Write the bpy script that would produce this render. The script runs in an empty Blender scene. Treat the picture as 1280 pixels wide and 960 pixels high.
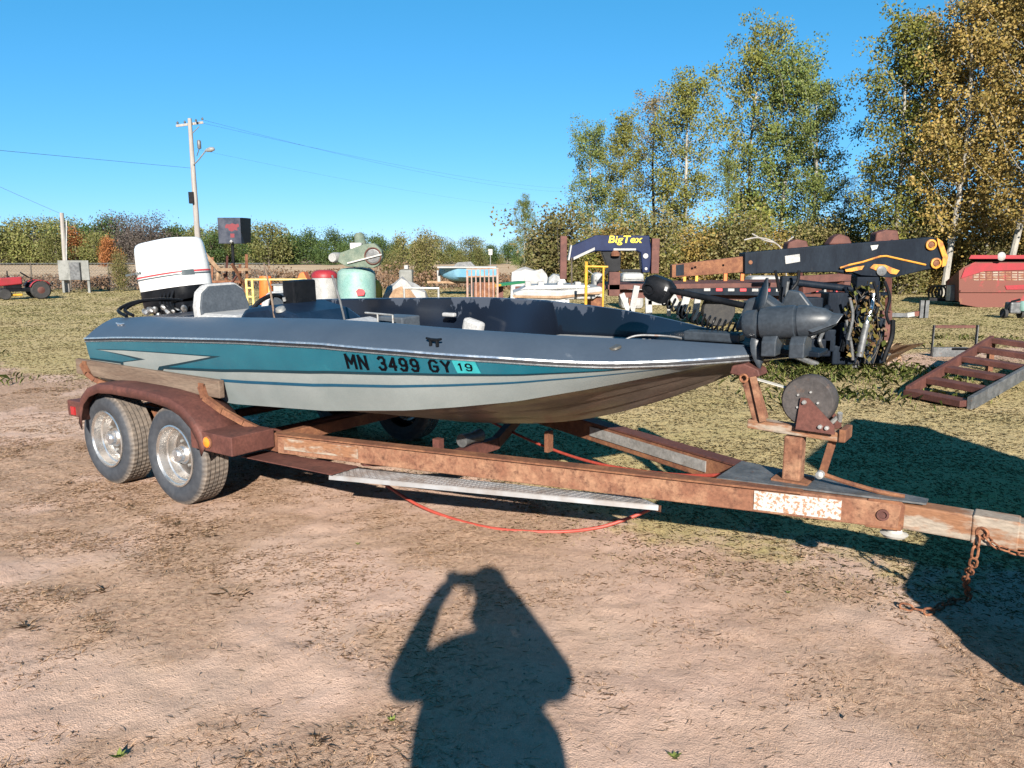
import bpy, bmesh, math, random
import numpy as np
from mathutils import Vector, Matrix

rad = math.radians
scene = bpy.context.scene
COL = scene.collection
rng = np.random.default_rng(7)
random.seed(7)

# ------------------------------------------------------------------ camera, sky, sun, exposure
FPX, CAM_H, CAM_PITCH = 963.0, 1.614, rad(9.383)
cam_data = bpy.data.cameras.new('camera')
cam_data.sensor_width = 36.0
cam_data.lens = 36.0 * FPX / 1280.0
cam_data.clip_start = 0.05
cam_data.clip_end = 3000.0
cam = bpy.data.objects.new('camera', cam_data)
COL.objects.link(cam)
cam.location = (0, 0, CAM_H)
cam.rotation_euler = (math.pi / 2 - CAM_PITCH, 0, 0)
scene.camera = cam

SUN_EL, SUN_AZ = rad(23.46), rad(3.14)          # the sun stands behind the camera, a touch to the right
SUN_DIR = Vector((math.sin(SUN_AZ) * math.cos(SUN_EL), -math.cos(SUN_AZ) * math.cos(SUN_EL), math.sin(SUN_EL)))
world = bpy.data.worlds.new('World')
scene.world = world
world.use_nodes = True
wn = world.node_tree
bg = wn.nodes['Background']
sky = wn.nodes.new('ShaderNodeTexSky')
sky.sky_type = 'NISHITA'
sky.sun_disc = False
sky.sun_elevation = SUN_EL
sky.sun_rotation = math.atan2(SUN_DIR.x, SUN_DIR.y)
sky.altitude = 1200
sky.air_density = 0.85
sky.dust_density = 0.0
sky.ozone_density = 1.5
bg.inputs['Strength'].default_value = 0.068
# the phone's rendering of a clear sky: softer contrast towards the horizon, cooler hue, alike in every direction
sep = wn.nodes.new('ShaderNodeSeparateColor'); cmb = wn.nodes.new('ShaderNodeCombineColor')
wn.links.new(sky.outputs[0], sep.inputs[0])
for ch_, (pw, ml_) in enumerate(((1.15, 0.19), (0.64, 0.97), (0.70, 1.27))):
    p_ = wn.nodes.new('ShaderNodeMath'); p_.operation = 'POWER'; p_.inputs[1].default_value = pw
    m_ = wn.nodes.new('ShaderNodeMath'); m_.operation = 'MULTIPLY'; m_.inputs[1].default_value = ml_
    wn.links.new(sep.outputs[ch_], p_.inputs[0]); wn.links.new(p_.outputs[0], m_.inputs[0]); wn.links.new(m_.outputs[0], cmb.inputs[ch_])
wn.links.new(cmb.outputs[0], bg.inputs[0])
sun_data = bpy.data.lights.new('sun', 'SUN')
sun_data.energy = 5.0
sun_data.angle = rad(0.53)
sun_data.color = (1.0, 0.925, 0.82)
sun = bpy.data.objects.new('sun', sun_data)
COL.objects.link(sun)
sun.location = (3, -20, 12)
sun.rotation_euler = SUN_DIR.to_track_quat('Z', 'Y').to_euler()
vs = scene.view_settings
vs.view_transform = 'Standard'
vs.look = 'None'
vs.gamma = 1.0
vs.use_curve_mapping = False
vs.exposure = 1.65
scene.cycles.max_bounces = 6
scene.cycles.transparent_max_bounces = 8

# ------------------------------------------------------------------ pixel -> place helpers (real distances)
CP, SP = math.cos(CAM_PITCH), math.sin(CAM_PITCH)
def _ray(x, y):
    a = (x - 640) / FPX; b = (480 - y) / FPX
    return np.array([a, CP + b * SP, -SP + b * CP])
def at(x, y, Y):
    """point seen at photo pixel (x, y), Y metres ahead"""
    r = _ray(x, y); t = Y / r[1]
    return Vector((r[0] * t, r[1] * t, CAM_H + r[2] * t))
def ground_at(x, y):
    r = _ray(x, y); t = -CAM_H / r[2]
    return Vector((r[0] * t, r[1] * t, 0))
def gnd(x, Y):
    p = at(x, 330, Y); return Vector((p.x, Y, 0))

# ------------------------------------------------------------------ mesh builder
def V(*a): return Vector(a)
class MB:
    def __init__(s): s.v = []; s.f = []
    def add(s, vs_, fs):
        n = len(s.v); s.v += [Vector(p) for p in vs_]; s.f += [tuple(i + n for i in f) for f in fs]; return s
    def box(s, c, size, R=None):
        c = Vector(c); h = Vector(size) / 2
        pts = [Vector((x * h.x, y * h.y, z * h.z)) for x in (-1, 1) for y in (-1, 1) for z in (-1, 1)]
        if R is not None: pts = [R @ p for p in pts]
        return s.add([c + p for p in pts], [(0, 1, 3, 2), (4, 6, 7, 5), (0, 4, 5, 1), (2, 3, 7, 6), (0, 2, 6, 4), (1, 5, 7, 3)])
    def box2(s, a, b):
        a = Vector(a); b = Vector(b); return s.box((a + b) / 2, b - a)
    def beam(s, p, q, w, h, up=(0, 0, 1), w2=None, h2=None):
        p = Vector(p); q = Vector(q); d = (q - p).normalized(); up = Vector(up)
        x = d.cross(up)
        if x.length < 1e-4: x = d.cross(Vector((1, 0, 0)))
        x.normalize(); z = x.cross(d)
        w2 = w if w2 is None else w2; h2 = h if h2 is None else h2
        a = [p + x * sx * w / 2 + z * sz * h / 2 for sx, sz in ((-1, -1), (1, -1), (1, 1), (-1, 1))]
        b = [q + x * sx * w2 / 2 + z * sz * h2 / 2 for sx, sz in ((-1, -1), (1, -1), (1, 1), (-1, 1))]
        return s.add(a + b, [(3, 2, 1, 0), (4, 5, 6, 7), (0, 1, 5, 4), (1, 2, 6, 5), (2, 3, 7, 6), (3, 0, 4, 7)])
    def tube(s, pts, r, n=8, cap=True):
        pts = [Vector(p) for p in pts]; m = len(pts)
        rs = r if isinstance(r, (list, tuple)) else [r] * m
        vs_ = []; ref = None
        for i, p in enumerate(pts):
            d = (pts[min(i + 1, m - 1)] - pts[max(i - 1, 0)])
            if d.length < 1e-9: d = Vector((0, 0, 1))
            d.normalize()
            if ref is None:
                ref = d.cross(Vector((0, 0, 1)))
                if ref.length < 0.1: ref = d.cross(Vector((1, 0, 0)))
            ref = (ref - d * ref.dot(d)).normalized(); o = d.cross(ref)
            for k in range(n):
                a = 2 * math.pi * k / n
                vs_.append(p + (ref * math.cos(a) + o * math.sin(a)) * rs[i])
        fs = [(i * n + k, i * n + (k + 1) % n, (i + 1) * n + (k + 1) % n, (i + 1) * n + k) for i in range(m - 1) for k in range(n)]
        if cap: fs += [tuple(reversed(range(n))), tuple((m - 1) * n + k for k in range(n))]
        return s.add(vs_, fs)
    def lathe(s, prof, c, axis=(0, 0, 1), n=24, closed=False, caps=True):
        """prof: (radius, distance along the axis)"""
        c = Vector(c); ax = Vector(axis).normalized()
        x = ax.cross(Vector((0, 0, 1)))
        if x.length < 0.1: x = ax.cross(Vector((1, 0, 0)))
        x.normalize(); y = ax.cross(x)
        m = len(prof); vs_ = []
        for r, h in prof:
            for k in range(n):
                a = 2 * math.pi * k / n
                vs_.append(c + ax * h + (x * math.cos(a) + y * math.sin(a)) * r)
        fs = []
        for i in range(m if closed else m - 1):
            j = (i + 1) % m
            fs += [(i * n + k, i * n + (k + 1) % n, j * n + (k + 1) % n, j * n + k) for k in range(n)]
        if not closed and caps:
            if prof[0][0] > 1e-6: fs.append(tuple(reversed(range(n))))
            if prof[-1][0] > 1e-6: fs.append(tuple((m - 1) * n + k for k in range(n)))
        return s.add(vs_, fs)
    def prism(s, poly, ext):
        ext = Vector(ext); a = [Vector(p) for p in poly]; n = len(a)
        return s.add(a + [p + ext for p in a], [tuple(range(n)), tuple(n + i for i in reversed(range(n)))] + [(i, i + n, (i + 1) % n + n, (i + 1) % n) for i in range(n)])
    def grid(s, rows):
        m = len(rows); n = len(rows[0])
        return s.add([p for r in rows for p in r], [(i * n + j, i * n + j + 1, (i + 1) * n + j + 1, (i + 1) * n + j) for i in range(m - 1) for j in range(n - 1)])
    def torus(s, c, axis, R, r, n=28, m=8, arc=(0, 2 * math.pi)):
        c = Vector(c); ax = Vector(axis).normalized()
        x = ax.cross(Vector((0, 0, 1)))
        if x.length < 0.1: x = ax.cross(Vector((1, 0, 0)))
        x.normalize(); y = ax.cross(x)
        full = abs(arc[1] - arc[0] - 2 * math.pi) < 1e-6
        pts = [c + (x * math.cos(a) + y * math.sin(a)) * R for a in np.linspace(arc[0], arc[1], n + 1)]
        if full: pts[-1] = pts[0].copy()
        return s.tube(pts, r, m, cap=not full)
    def build(s, name, material, parent=None, smooth=False, bevel=0.0, off=None):
        me = bpy.data.meshes.new(name)
        o_ = Vector(off) if off is not None else (OFF.get(parent.name, Vector((0, 0, 0))) if parent is not None else Vector((0, 0, 0)))
        me.from_pydata([tuple(p - o_) for p in s.v], [], s.f)
        bm = bmesh.new(); bm.from_mesh(me); bmesh.ops.recalc_face_normals(bm, faces=bm.faces); bm.to_mesh(me); bm.free()
        o = link(name, me, material, parent)
        if smooth: shade(me)
        if bevel:
            m = o.modifiers.new('bevel', 'BEVEL'); m.width = bevel; m.segments = 2; m.limit_method = 'ANGLE'; m.angle_limit = rad(35)
        return o
OFF = {}
def shade(me, angle=40):
    me.polygons.foreach_set('use_smooth', [True] * len(me.polygons))
    try: me.set_sharp_from_angle(angle=rad(angle))
    except Exception: pass
def link(name, me, material, parent=None):
    o = bpy.data.objects.new(name, me); COL.objects.link(o)
    if material is not None:
        me.materials.clear(); me.materials.append(material)
    if parent is not None:
        o.parent = parent
        if parent.name in OFF: OFF[o.name] = OFF[parent.name]
    return o
def tag(o, label=None, cat=None, group=None, kind=None):
    if label: o['label'] = label
    if cat: o['category'] = cat
    if group: o['group'] = group
    if kind: o['kind'] = kind
    return o
def thing(name, label, cat, loc=(0, 0, 0), rot=(0, 0, 0), group=None, local=False):
    """an Empty at the thing's base; with local=False its parts are given in world coordinates"""
    o = bpy.data.objects.new(name, None); COL.objects.link(o)
    o.empty_display_size = 0.2
    o.location = loc; o.rotation_euler = rot
    if not local: OFF[o.name] = Vector(loc)
    return tag(o, label, cat, group)
def copy_tree(o, parent=None):
    c = o.copy(); COL.objects.link(c); c.parent = parent
    for ch in list(o.children): copy_tree(ch, c)
    return c
def quads(name, P, material, parent=None, tri=False):
    """P: (n, 4 or 3, 3) array -> one mesh of loose faces"""
    n, k, _ = P.shape
    me = bpy.data.meshes.new(name)
    me.vertices.add(n * k); me.vertices.foreach_set('co', P.reshape(-1).astype(np.float32))
    me.loops.add(n * k); me.loops.foreach_set('vertex_index', np.arange(n * k, dtype=np.int32))
    me.polygons.add(n); me.polygons.foreach_set('loop_start', np.arange(0, n * k, k, dtype=np.int32))
    me.update(calc_edges=True)
    return link(name, me, material, parent)

# ------------------------------------------------------------------ noise
def _hash(i, j, s):
    h = (i.astype(np.int64) * 374761393 + j.astype(np.int64) * 668265263 + s * 974711) & 0x7fffffff
    h = ((h ^ (h >> 13)) * 1274126177) & 0x7fffffff
    return ((h ^ (h >> 16)) & 0xffff) / 65535.0
def vnoise(x, y, s=0):
    x = np.asarray(x, float); y = np.asarray(y, float)
    i = np.floor(x).astype(np.int64); j = np.floor(y).astype(np.int64)
    fx = x - i; fy = y - j; fx = fx * fx * (3 - 2 * fx); fy = fy * fy * (3 - 2 * fy)
    a = _hash(i, j, s); b = _hash(i + 1, j, s); c = _hash(i, j + 1, s); d = _hash(i + 1, j + 1, s)
    return (a * (1 - fx) + b * fx) * (1 - fy) + (c * (1 - fx) + d * fx) * fy
def fbm(x, y, oct=4, s=0):
    t = 0; a = 0.5; tot = 0
    for k in range(oct):
        t = t + a * vnoise(x, y, s + k * 17); tot += a; x = x * 2.03 + 5.1; y = y * 2.03 + 1.7; a *= 0.5
    return t / tot
def sstep(a, b, x):
    t = np.clip((np.asarray(x, float) - a) / (b - a), 0, 1); return t * t * (3 - 2 * t)

# ------------------------------------------------------------------ materials
def nodes_of(name):
    m = bpy.data.materials.new(name); m.use_nodes = True
    nt = m.node_tree; b = nt.nodes['Principled BSDF']
    return m, nt, b
def N(nt, t, **kw):
    n = nt.nodes.new(t)
    for k, v in kw.items():
        if k in n.inputs: n.inputs[k].default_value = v
        else: setattr(n, k, v)
    return n
def ramp(nt, fac, stops, interp='LINEAR'):
    r = nt.nodes.new('ShaderNodeValToRGB'); r.color_ramp.interpolation = interp
    e = r.color_ramp.elements
    while len(e) < len(stops): e.new(0.5)
    for i, (p, c) in enumerate(stops):
        e[i].position = p; e[i].color = (*c, 1) if len(c) == 3 else c
    nt.links.new(fac, r.inputs[0]); return r.outputs[0]
def mix(nt, fac, a, b):
    m = nt.nodes.new('ShaderNodeMix'); m.data_type = 'RGBA'
    for sock, val in ((m.inputs[0], fac), (m.inputs[6], a), (m.inputs[7], b)):
        if isinstance(val, (int, float)): sock.default_value = val
        elif isinstance(val, tuple): sock.default_value = (*val, 1)
        else: nt.links.new(val, sock)
    return m.outputs[2]
def bump(nt, b, h, strength, dist):
    n = nt.nodes.new('ShaderNodeBump'); n.inputs['Strength'].default_value = strength; n.inputs['Distance'].default_value = dist
    nt.links.new(h, n.inputs['Height']); nt.links.new(n.outputs[0], b.inputs['Normal'])
def worn(name, c1, c2, scale=6, lo=0.42, hi=0.62, rough=0.6, rough2=None, metal=0.0, fine=60, bmp=0.25, dirt=None, dlo=0.55, dhi=0.75, coat=0.0, stretch=(1, 1, 1), grain=0.25, spec=0.3):
    """two tones broken up by noise, fine grain, optional third tone in patches"""
    kf = 0.86 if metal > 0.5 else 0.65
    c1, c2 = tuple(x * kf for x in c1), tuple(x * kf for x in c2)
    if dirt: dirt = tuple(x * kf for x in dirt)
    m, nt, b = nodes_of(name)
    tc = N(nt, 'ShaderNodeTexCoord'); mp = N(nt, 'ShaderNodeMapping'); mp.inputs['Scale'].default_value = stretch
    nt.links.new(tc.outputs['Object'], mp.inputs[0])
    n1 = N(nt, 'ShaderNodeTexNoise', Scale=scale, Detail=7.0, Roughness=0.62); nt.links.new(mp.outputs[0], n1.inputs['Vector'])
    n2 = N(nt, 'ShaderNodeTexNoise', Scale=fine, Detail=4.0, Roughness=0.6); nt.links.new(mp.outputs[0], n2.inputs['Vector'])
    f = ramp(nt, n1.outputs[0], [(lo, (0, 0, 0)), (hi, (1, 1, 1))])
    col = mix(nt, f, c1, c2)
    if dirt:
        n3 = N(nt, 'ShaderNodeTexNoise', Scale=scale * 2.3, Detail=8.0, Roughness=0.7); nt.links.new(mp.outputs[0], n3.inputs['Vector'])
        col = mix(nt, ramp(nt, n3.outputs[0], [(dlo, (0, 0, 0)), (dhi, (1, 1, 1))]), col, dirt)
    g = ramp(nt, n2.outputs[0], [(0.3, (1 - grain,) * 3), (0.7, (1 + 0.8 * grain,) * 3)])
    mm = nt.nodes.new('ShaderNodeMix'); mm.data_type = 'RGBA'; mm.blend_type = 'MULTIPLY'; mm.inputs[0].default_value = 1.0
    nt.links.new(col, mm.inputs[6]); nt.links.new(g, mm.inputs[7])
    nt.links.new(mm.outputs[2], b.inputs['Base Color'])
    b.inputs['Metallic'].default_value = metal; b.inputs['Specular IOR Level'].default_value = spec
    b.inputs['Coat Weight'].default_value = coat; b.inputs['Coat Roughness'].default_value = 0.12
    r2 = rough if rough2 is None else rough2
    rr = nt.nodes.new('ShaderNodeMapRange'); nt.links.new(f, rr.inputs[0]); rr.inputs[3].default_value = rough; rr.inputs[4].default_value = r2
    nt.links.new(rr.outputs[0], b.inputs['Roughness'])
    if bmp: bump(nt, b, n2.outputs[0], bmp, 0.004)
    return m
def plain(name, c, rough=0.5, metal=0.0, var=0.12, scale=20, coat=0.0):
    return worn(name, tuple(x * (1 - var) for x in c), tuple(min(1, x * (1 + var)) for x in c), scale=scale, lo=0.3, hi=0.7, rough=rough, metal=metal, bmp=0.08, coat=coat, grain=0.1)
def leafmat(name, cols, rough=0.6, trans=0.25, gain=0.78):
    m, nt, b = nodes_of(name); cols = [tuple(x * gain for x in c) for c in cols]
    g = N(nt, 'ShaderNodeNewGeometry')
    k = len(cols)
    c = ramp(nt, g.outputs['Random Per Island'], [(i / max(1, k - 1), cols[i]) for i in range(k)])
    oi = N(nt, 'ShaderNodeObjectInfo')
    hs = N(nt, 'ShaderNodeHueSaturation'); nt.links.new(c, hs.inputs['Color'])
    mr = N(nt, 'ShaderNodeMapRange'); mr.inputs[3].default_value = 0.78; mr.inputs[4].default_value = 1.2
    nt.links.new(oi.outputs['Random'], mr.inputs[0]); nt.links.new(mr.outputs[0], hs.inputs['Value'])
    nt.links.new(hs.outputs[0], b.inputs['Base Color'])
    b.inputs['Roughness'].default_value = rough
    b.inputs['Specular IOR Level'].default_value = 0.25
    if trans:
        t = N(nt, 'ShaderNodeBsdfTranslucent'); nt.links.new(hs.outputs[0], t.inputs[0])
        ms = N(nt, 'ShaderNodeMixShader'); ms.inputs[0].default_value = trans
        nt.links.new(b.outputs[0], ms.inputs[1]); nt.links.new(t.outputs[0], ms.inputs[2])
        nt.links.new(ms.outputs[0], nt.nodes['Material Output'].inputs[0])
    return m

M = {}
M['rust'] = worn('rust', (0.14, 0.055, 0.030), (0.235, 0.105, 0.052), scale=7, rough=0.85, bmp=0.5, dirt=(0.085, 0.032, 0.022), dlo=0.56, dhi=0.7)
M['rust_red'] = worn('rust_red_primer', (0.082, 0.029, 0.023), (0.125, 0.047, 0.036), scale=5, rough=0.7, bmp=0.3, dirt=(0.05, 0.022, 0.019), dlo=0.55, dhi=0.72)
M['rust_orange'] = worn('rust_orange', (0.19, 0.083, 0.048), (0.29, 0.155, 0.092), scale=9, rough=0.85, bmp=0.5, dirt=(0.10, 0.04, 0.024), dlo=0.52, dhi=0.68)
M['rust_pale'] = worn('rust_over_silver_paint', (0.31, 0.26, 0.21), (0.24, 0.115, 0.06), scale=8, lo=0.45, hi=0.55, rough=0.7, bmp=0.4, dirt=(0.14, 0.055, 0.03), dlo=0.58, dhi=0.68, stretch=(0.5, 1, 1.6))
M['white_rust'] = worn('flaking_white_paint', (0.52, 0.49, 0.46), (0.27, 0.15, 0.09), scale=60, lo=0.5, hi=0.56, rough=0.6, bmp=0.4)
M['galv'] = worn('galvanised', (0.30, 0.30, 0.29), (0.42, 0.42, 0.41), scale=9, rough=0.5, metal=0.6, bmp=0.15, dirt=(0.24, 0.15, 0.09), dlo=0.62, dhi=0.74)
M['deck'] = worn('blue_grey_gelcoat', (0.046, 0.063, 0.090), (0.056, 0.075, 0.104), scale=4, lo=0.35, hi=0.7, rough=0.36, bmp=0.04, dirt=(0.12, 0.14, 0.17), dlo=0.66, dhi=0.76, coat=0.08, grain=0.05)
def coaming_material():
    m, nt, b = nodes_of('peeling_navy_coaming')
    tc = N(nt, 'ShaderNodeTexCoord'); mp = N(nt, 'ShaderNodeMapping'); mp.inputs['Scale'].default_value = (1, 1, 0.45); nt.links.new(tc.outputs['Object'], mp.inputs[0])
    n1 = N(nt, 'ShaderNodeTexNoise', Scale=7.0, Detail=7.0, Roughness=0.6); nt.links.new(mp.outputs[0], n1.inputs['Vector'])
    n2 = N(nt, 'ShaderNodeTexNoise', Scale=1.3, Detail=2.0); nt.links.new(tc.outputs['Object'], n2.inputs['Vector'])
    sx = N(nt, 'ShaderNodeSeparateXYZ'); nt.links.new(tc.outputs['Object'], sx.inputs[0])
    zz = N(nt, 'ShaderNodeMapRange'); zz.inputs[1].default_value = 0.55; zz.inputs[2].default_value = 0.74; zz.inputs[3].default_value = -0.22; zz.inputs[4].default_value = 0.10; nt.links.new(sx.outputs[2], zz.inputs[0])
    ad = N(nt, 'ShaderNodeMath', operation='ADD'); nt.links.new(n1.outputs[0], ad.inputs[0]); nt.links.new(zz.outputs[0], ad.inputs[1])
    peel = ramp(nt, ad.outputs[0], [(0.53, (0, 0, 0)), (0.55, (1, 1, 1))])
    base = ramp(nt, n2.outputs[0], [(0.35, (0.0045, 0.006, 0.010)), (0.65, (0.007, 0.013, 0.026))])
    nt.links.new(mix(nt, peel, base, (0.030, 0.037, 0.052)), b.inputs['Base Color'])
    rr = N(nt, 'ShaderNodeMapRange'); rr.inputs[3].default_value = 0.12; rr.inputs[4].default_value = 0.6; nt.links.new(peel, rr.inputs[0]); nt.links.new(rr.outputs[0], b.inputs['Roughness'])
    b.inputs['Specular IOR Level'].default_value = 0.4
    return m
M['navy'] = coaming_material()
M['teal'] = worn('teal_metalflake', (0.005, 0.095, 0.145), (0.010, 0.135, 0.190), scale=3.2, lo=0.3, hi=0.7, rough=0.3, metal=0.15, fine=130, spec=0.5, bmp=0.1, dirt=(0.03, 0.20, 0.25), dlo=0.62, dhi=0.8, coat=0.35, grain=0.08)
M['hullgrey'] = worn('silver_metalflake', (0.215, 0.25, 0.252), (0.28, 0.315, 0.315), scale=3.5, lo=0.3, hi=0.7, rough=0.3, metal=0.1, fine=120, bmp=0.08, dirt=(0.34, 0.35, 0.34), dlo=0.62, dhi=0.75, coat=0.35, grain=0.06)
M['hullbottom'] = worn('stained_hull_bottom', (0.13, 0.098, 0.078), (0.20, 0.155, 0.125), scale=3.5, rough=0.38, bmp=0.12, dirt=(0.27, 0.22, 0.18), dlo=0.6, dhi=0.8, coat=0.2)
M['pin'] = plain('dark_pinstripe', (0.006, 0.03, 0.045), 0.4)
M['bluestripe'] = plain('blue_stripe', (0.008, 0.07, 0.13), 0.4)
M['letter_and_shade'] = plain('black_letter_and_shade', (0.004, 0.004, 0.006), 0.9)
M['letter_and_shade'].node_tree.nodes['Principled BSDF'].inputs['Specular IOR Level'].default_value = 0.02
M['sticker'] = plain('cyan_sticker', (0.03, 0.30, 0.33), 0.45)
M['chrome'] = worn('bright_trim', (0.55, 0.56, 0.58), (0.68, 0.69, 0.70), scale=14, rough=0.2, rough2=0.35, metal=0.85, bmp=0.05)
M['trimdark'] = plain('dark_rubber_insert', (0.02, 0.02, 0.024), 0.5)
M['rubber'] = worn('tyre_rubber', (0.024, 0.024, 0.026), (0.036, 0.035, 0.034), scale=10, rough=0.75, bmp=0.2, dirt=(0.075, 0.064, 0.055), dlo=0.56, dhi=0.75)
M['tread'] = worn('dusty_tread', (0.05, 0.045, 0.04), (0.13, 0.105, 0.085), scale=14, rough=0.9, bmp=0.3)
M['rim'] = worn('polished_rim', (0.60, 0.575, 0.55), (0.74, 0.71, 0.68), scale=9, rough=0.22, rough2=0.32, metal=0.9, bmp=0.04, dirt=(0.30, 0.20, 0.14), dlo=0.70, dhi=0.80, grain=0.08)
M['bunk'] = worn('weathered_plank', (0.125, 0.085, 0.062), (0.185, 0.135, 0.10), scale=6, rough=0.85, bmp=0.4, dirt=(0.13, 0.085, 0.06), dlo=0.55, dhi=0.7, stretch=(0.25, 2, 2))
M['amber'] = plain('amber_lens', (0.80, 0.22, 0.02), 0.25, coat=0.5)
M['redlens'] = plain('red_lens', (0.35, 0.015, 0.02), 0.3, coat=0.5)
M['cowlwhite'] = plain('white_gelcoat', (0.78, 0.78, 0.77), 0.25, var=0.02, coat=0.4)
M['red_line'] = plain('red_tape', (0.62, 0.06, 0.07), 0.4)
M['grey_tape'] = plain('grey_tape', (0.09, 0.11, 0.12), 0.4)
M['black'] = worn('black_plastic', (0.006, 0.007, 0.009), (0.011, 0.012, 0.015), spec=0.12, scale=8, rough=0.42, bmp=0.1)
M['dkblue'] = worn('dark_blue_plastic', (0.006, 0.014, 0.032), (0.011, 0.021, 0.042), scale=5, rough=0.4, bmp=0.1)
M['motorgrey'] = worn('motor_grey_paint', (0.030, 0.038, 0.049), (0.042, 0.052, 0.065), scale=7, rough=0.42, bmp=0.08, dirt=(0.11, 0.12, 0.13), dlo=0.66, dhi=0.75)
M['vinylgrey'] = worn('grey_vinyl', (0.060, 0.072, 0.088), (0.075, 0.088, 0.105), scale=8, rough=0.5, bmp=0.1)
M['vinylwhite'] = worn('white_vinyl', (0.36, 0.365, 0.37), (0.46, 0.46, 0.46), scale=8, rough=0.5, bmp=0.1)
M['carpet'] = worn('grey_carpet', (0.24, 0.25, 0.26), (0.36, 0.36, 0.35), scale=16, rough=0.95, bmp=0.5)
M['metalbits'] = worn('bare_casting', (0.16, 0.16, 0.16), (0.46, 0.46, 0.46), scale=26, rough=0.4, metal=0.7, bmp=0.2)
M['tread_plate'] = None
M['hose'] = plain('red_hose', (0.36, 0.06, 0.042), 0.5)
M['chain'] = worn('rusty_chain', (0.16, 0.06, 0.03), (0.28, 0.12, 0.06), scale=30, rough=0.85, bmp=0.4)
M['strap'] = plain('pale_strap', (0.46, 0.45, 0.42), 0.8)
M['galvdark'] = worn('grey_steel', (0.10, 0.105, 0.11), (0.17, 0.175, 0.18), scale=9, rough=0.5, metal=0.3, bmp=0.2, dirt=(0.15, 0.07, 0.04), dlo=0.6, dhi=0.7)
M['boomblack'] = worn('boom_black_paint', (0.006, 0.010, 0.018), (0.012, 0.019, 0.030), scale=4, rough=0.5, bmp=0.15, spec=0.08, dirt=(0.035, 0.032, 0.032), dlo=0.62, dhi=0.72, stretch=(1, 1, 0.35))
M['boomorange'] = worn('orange_under_black', (0.60, 0.26, 0.03), (0.30, 0.11, 0.03), scale=9, lo=0.5, hi=0.62, rough=0.6, bmp=0.3)
M['blue'] = worn('trailer_blue', (0.005, 0.012, 0.05), (0.008, 0.018, 0.065), scale=5, rough=0.45, bmp=0.1, spec=0.12)
M['yellow'] = worn('yellow_paint', (0.62, 0.36, 0.035), (0.50, 0.26, 0.03), scale=8, rough=0.5, bmp=0.15)
M['paleyellow'] = worn('pale_yellow_paint', (0.72, 0.58, 0.22), (0.62, 0.46, 0.13), scale=8, rough=0.5, bmp=0.15)
M['orange'] = plain('orange_plastic', (0.68, 0.15, 0.03), 0.5)
M['white'] = worn('white_paint', (0.29, 0.29, 0.285), (0.38, 0.38, 0.375), scale=5, rough=0.5, bmp=0.1)
M['dullwhite'] = worn('dull_white_board', (0.17, 0.175, 0.165), (0.23, 0.235, 0.225), scale=3, rough=0.7, bmp=0.1, dirt=(0.13, 0.13, 0.11))
M['red'] = worn('faded_red_paint', (0.30, 0.022, 0.032), (0.24, 0.026, 0.03), scale=3, rough=0.5, bmp=0.15)
M['redrust'] = worn('red_paint_rusting', (0.15, 0.05, 0.036), (0.26, 0.04, 0.04), scale=1.3, lo=0.54, hi=0.6, rough=0.7, bmp=0.3, dirt=(0.22, 0.10, 0.05), dlo=0.6, dhi=0.7)
M['tankteal'] = worn('seafoam_tank_paint', (0.17, 0.31, 0.285), (0.235, 0.36, 0.325), scale=4, rough=0.55, bmp=0.1, dirt=(0.18, 0.21, 0.18), dlo=0.62, dhi=0.74)
M['beltgreen'] = worn('faded_green_guard', (0.085, 0.125, 0.095), (0.16, 0.19, 0.145), scale=7, rough=0.7, bmp=0.2, dirt=(0.22, 0.12, 0.07), dlo=0.6, dhi=0.7)
M['boatblue'] = worn('pale_blue_hull', (0.14, 0.33, 0.48), (0.20, 0.40, 0.54), scale=2.5, rough=0.5, bmp=0.05)
M['polewood'] = worn('grey_pole_wood', (0.27, 0.25, 0.235), (0.37, 0.35, 0.33), scale=4, rough=0.9, bmp=0.3, stretch=(3, 3, 0.2))
M['wood'] = worn('old_timber', (0.24, 0.15, 0.09), (0.36, 0.245, 0.155), scale=5, rough=0.9, bmp=0.3)
M['bark'] = worn('aspen_bark', (0.36, 0.34, 0.30), (0.22, 0.21, 0.18), scale=5, lo=0.45, hi=0.65, rough=0.9, bmp=0.4, dirt=(0.05, 0.045, 0.04), dlo=0.62, dhi=0.68, stretch=(1, 1, 0.4))
M['barkdark'] = worn('dark_bark', (0.07, 0.058, 0.048), (0.13, 0.11, 0.09), scale=5, rough=0.9, bmp=0.4)
M['wire'] = plain('wire', (0.06, 0.06, 0.065), 0.5)
M['skin'] = plain('skin', (0.5, 0.3, 0.22), 0.5)
M['cloth'] = worn('dark_cloth', (0.03, 0.04, 0.07), (0.05, 0.06, 0.09), scale=20, rough=0.9)
M['glass'] = plain('dark_glass', (0.02, 0.025, 0.03), 0.08)
M['tarp'] = worn('white_tarp', (0.29, 0.285, 0.28), (0.40, 0.395, 0.39), scale=4, rough=0.6, bmp=0.2)
M['blueplastic'] = plain('blue_barrel', (0.02, 0.08, 0.22), 0.4)
M['concrete'] = worn('concrete', (0.22, 0.21, 0.20), (0.30, 0.29, 0.27), scale=6, rough=0.9)

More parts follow.
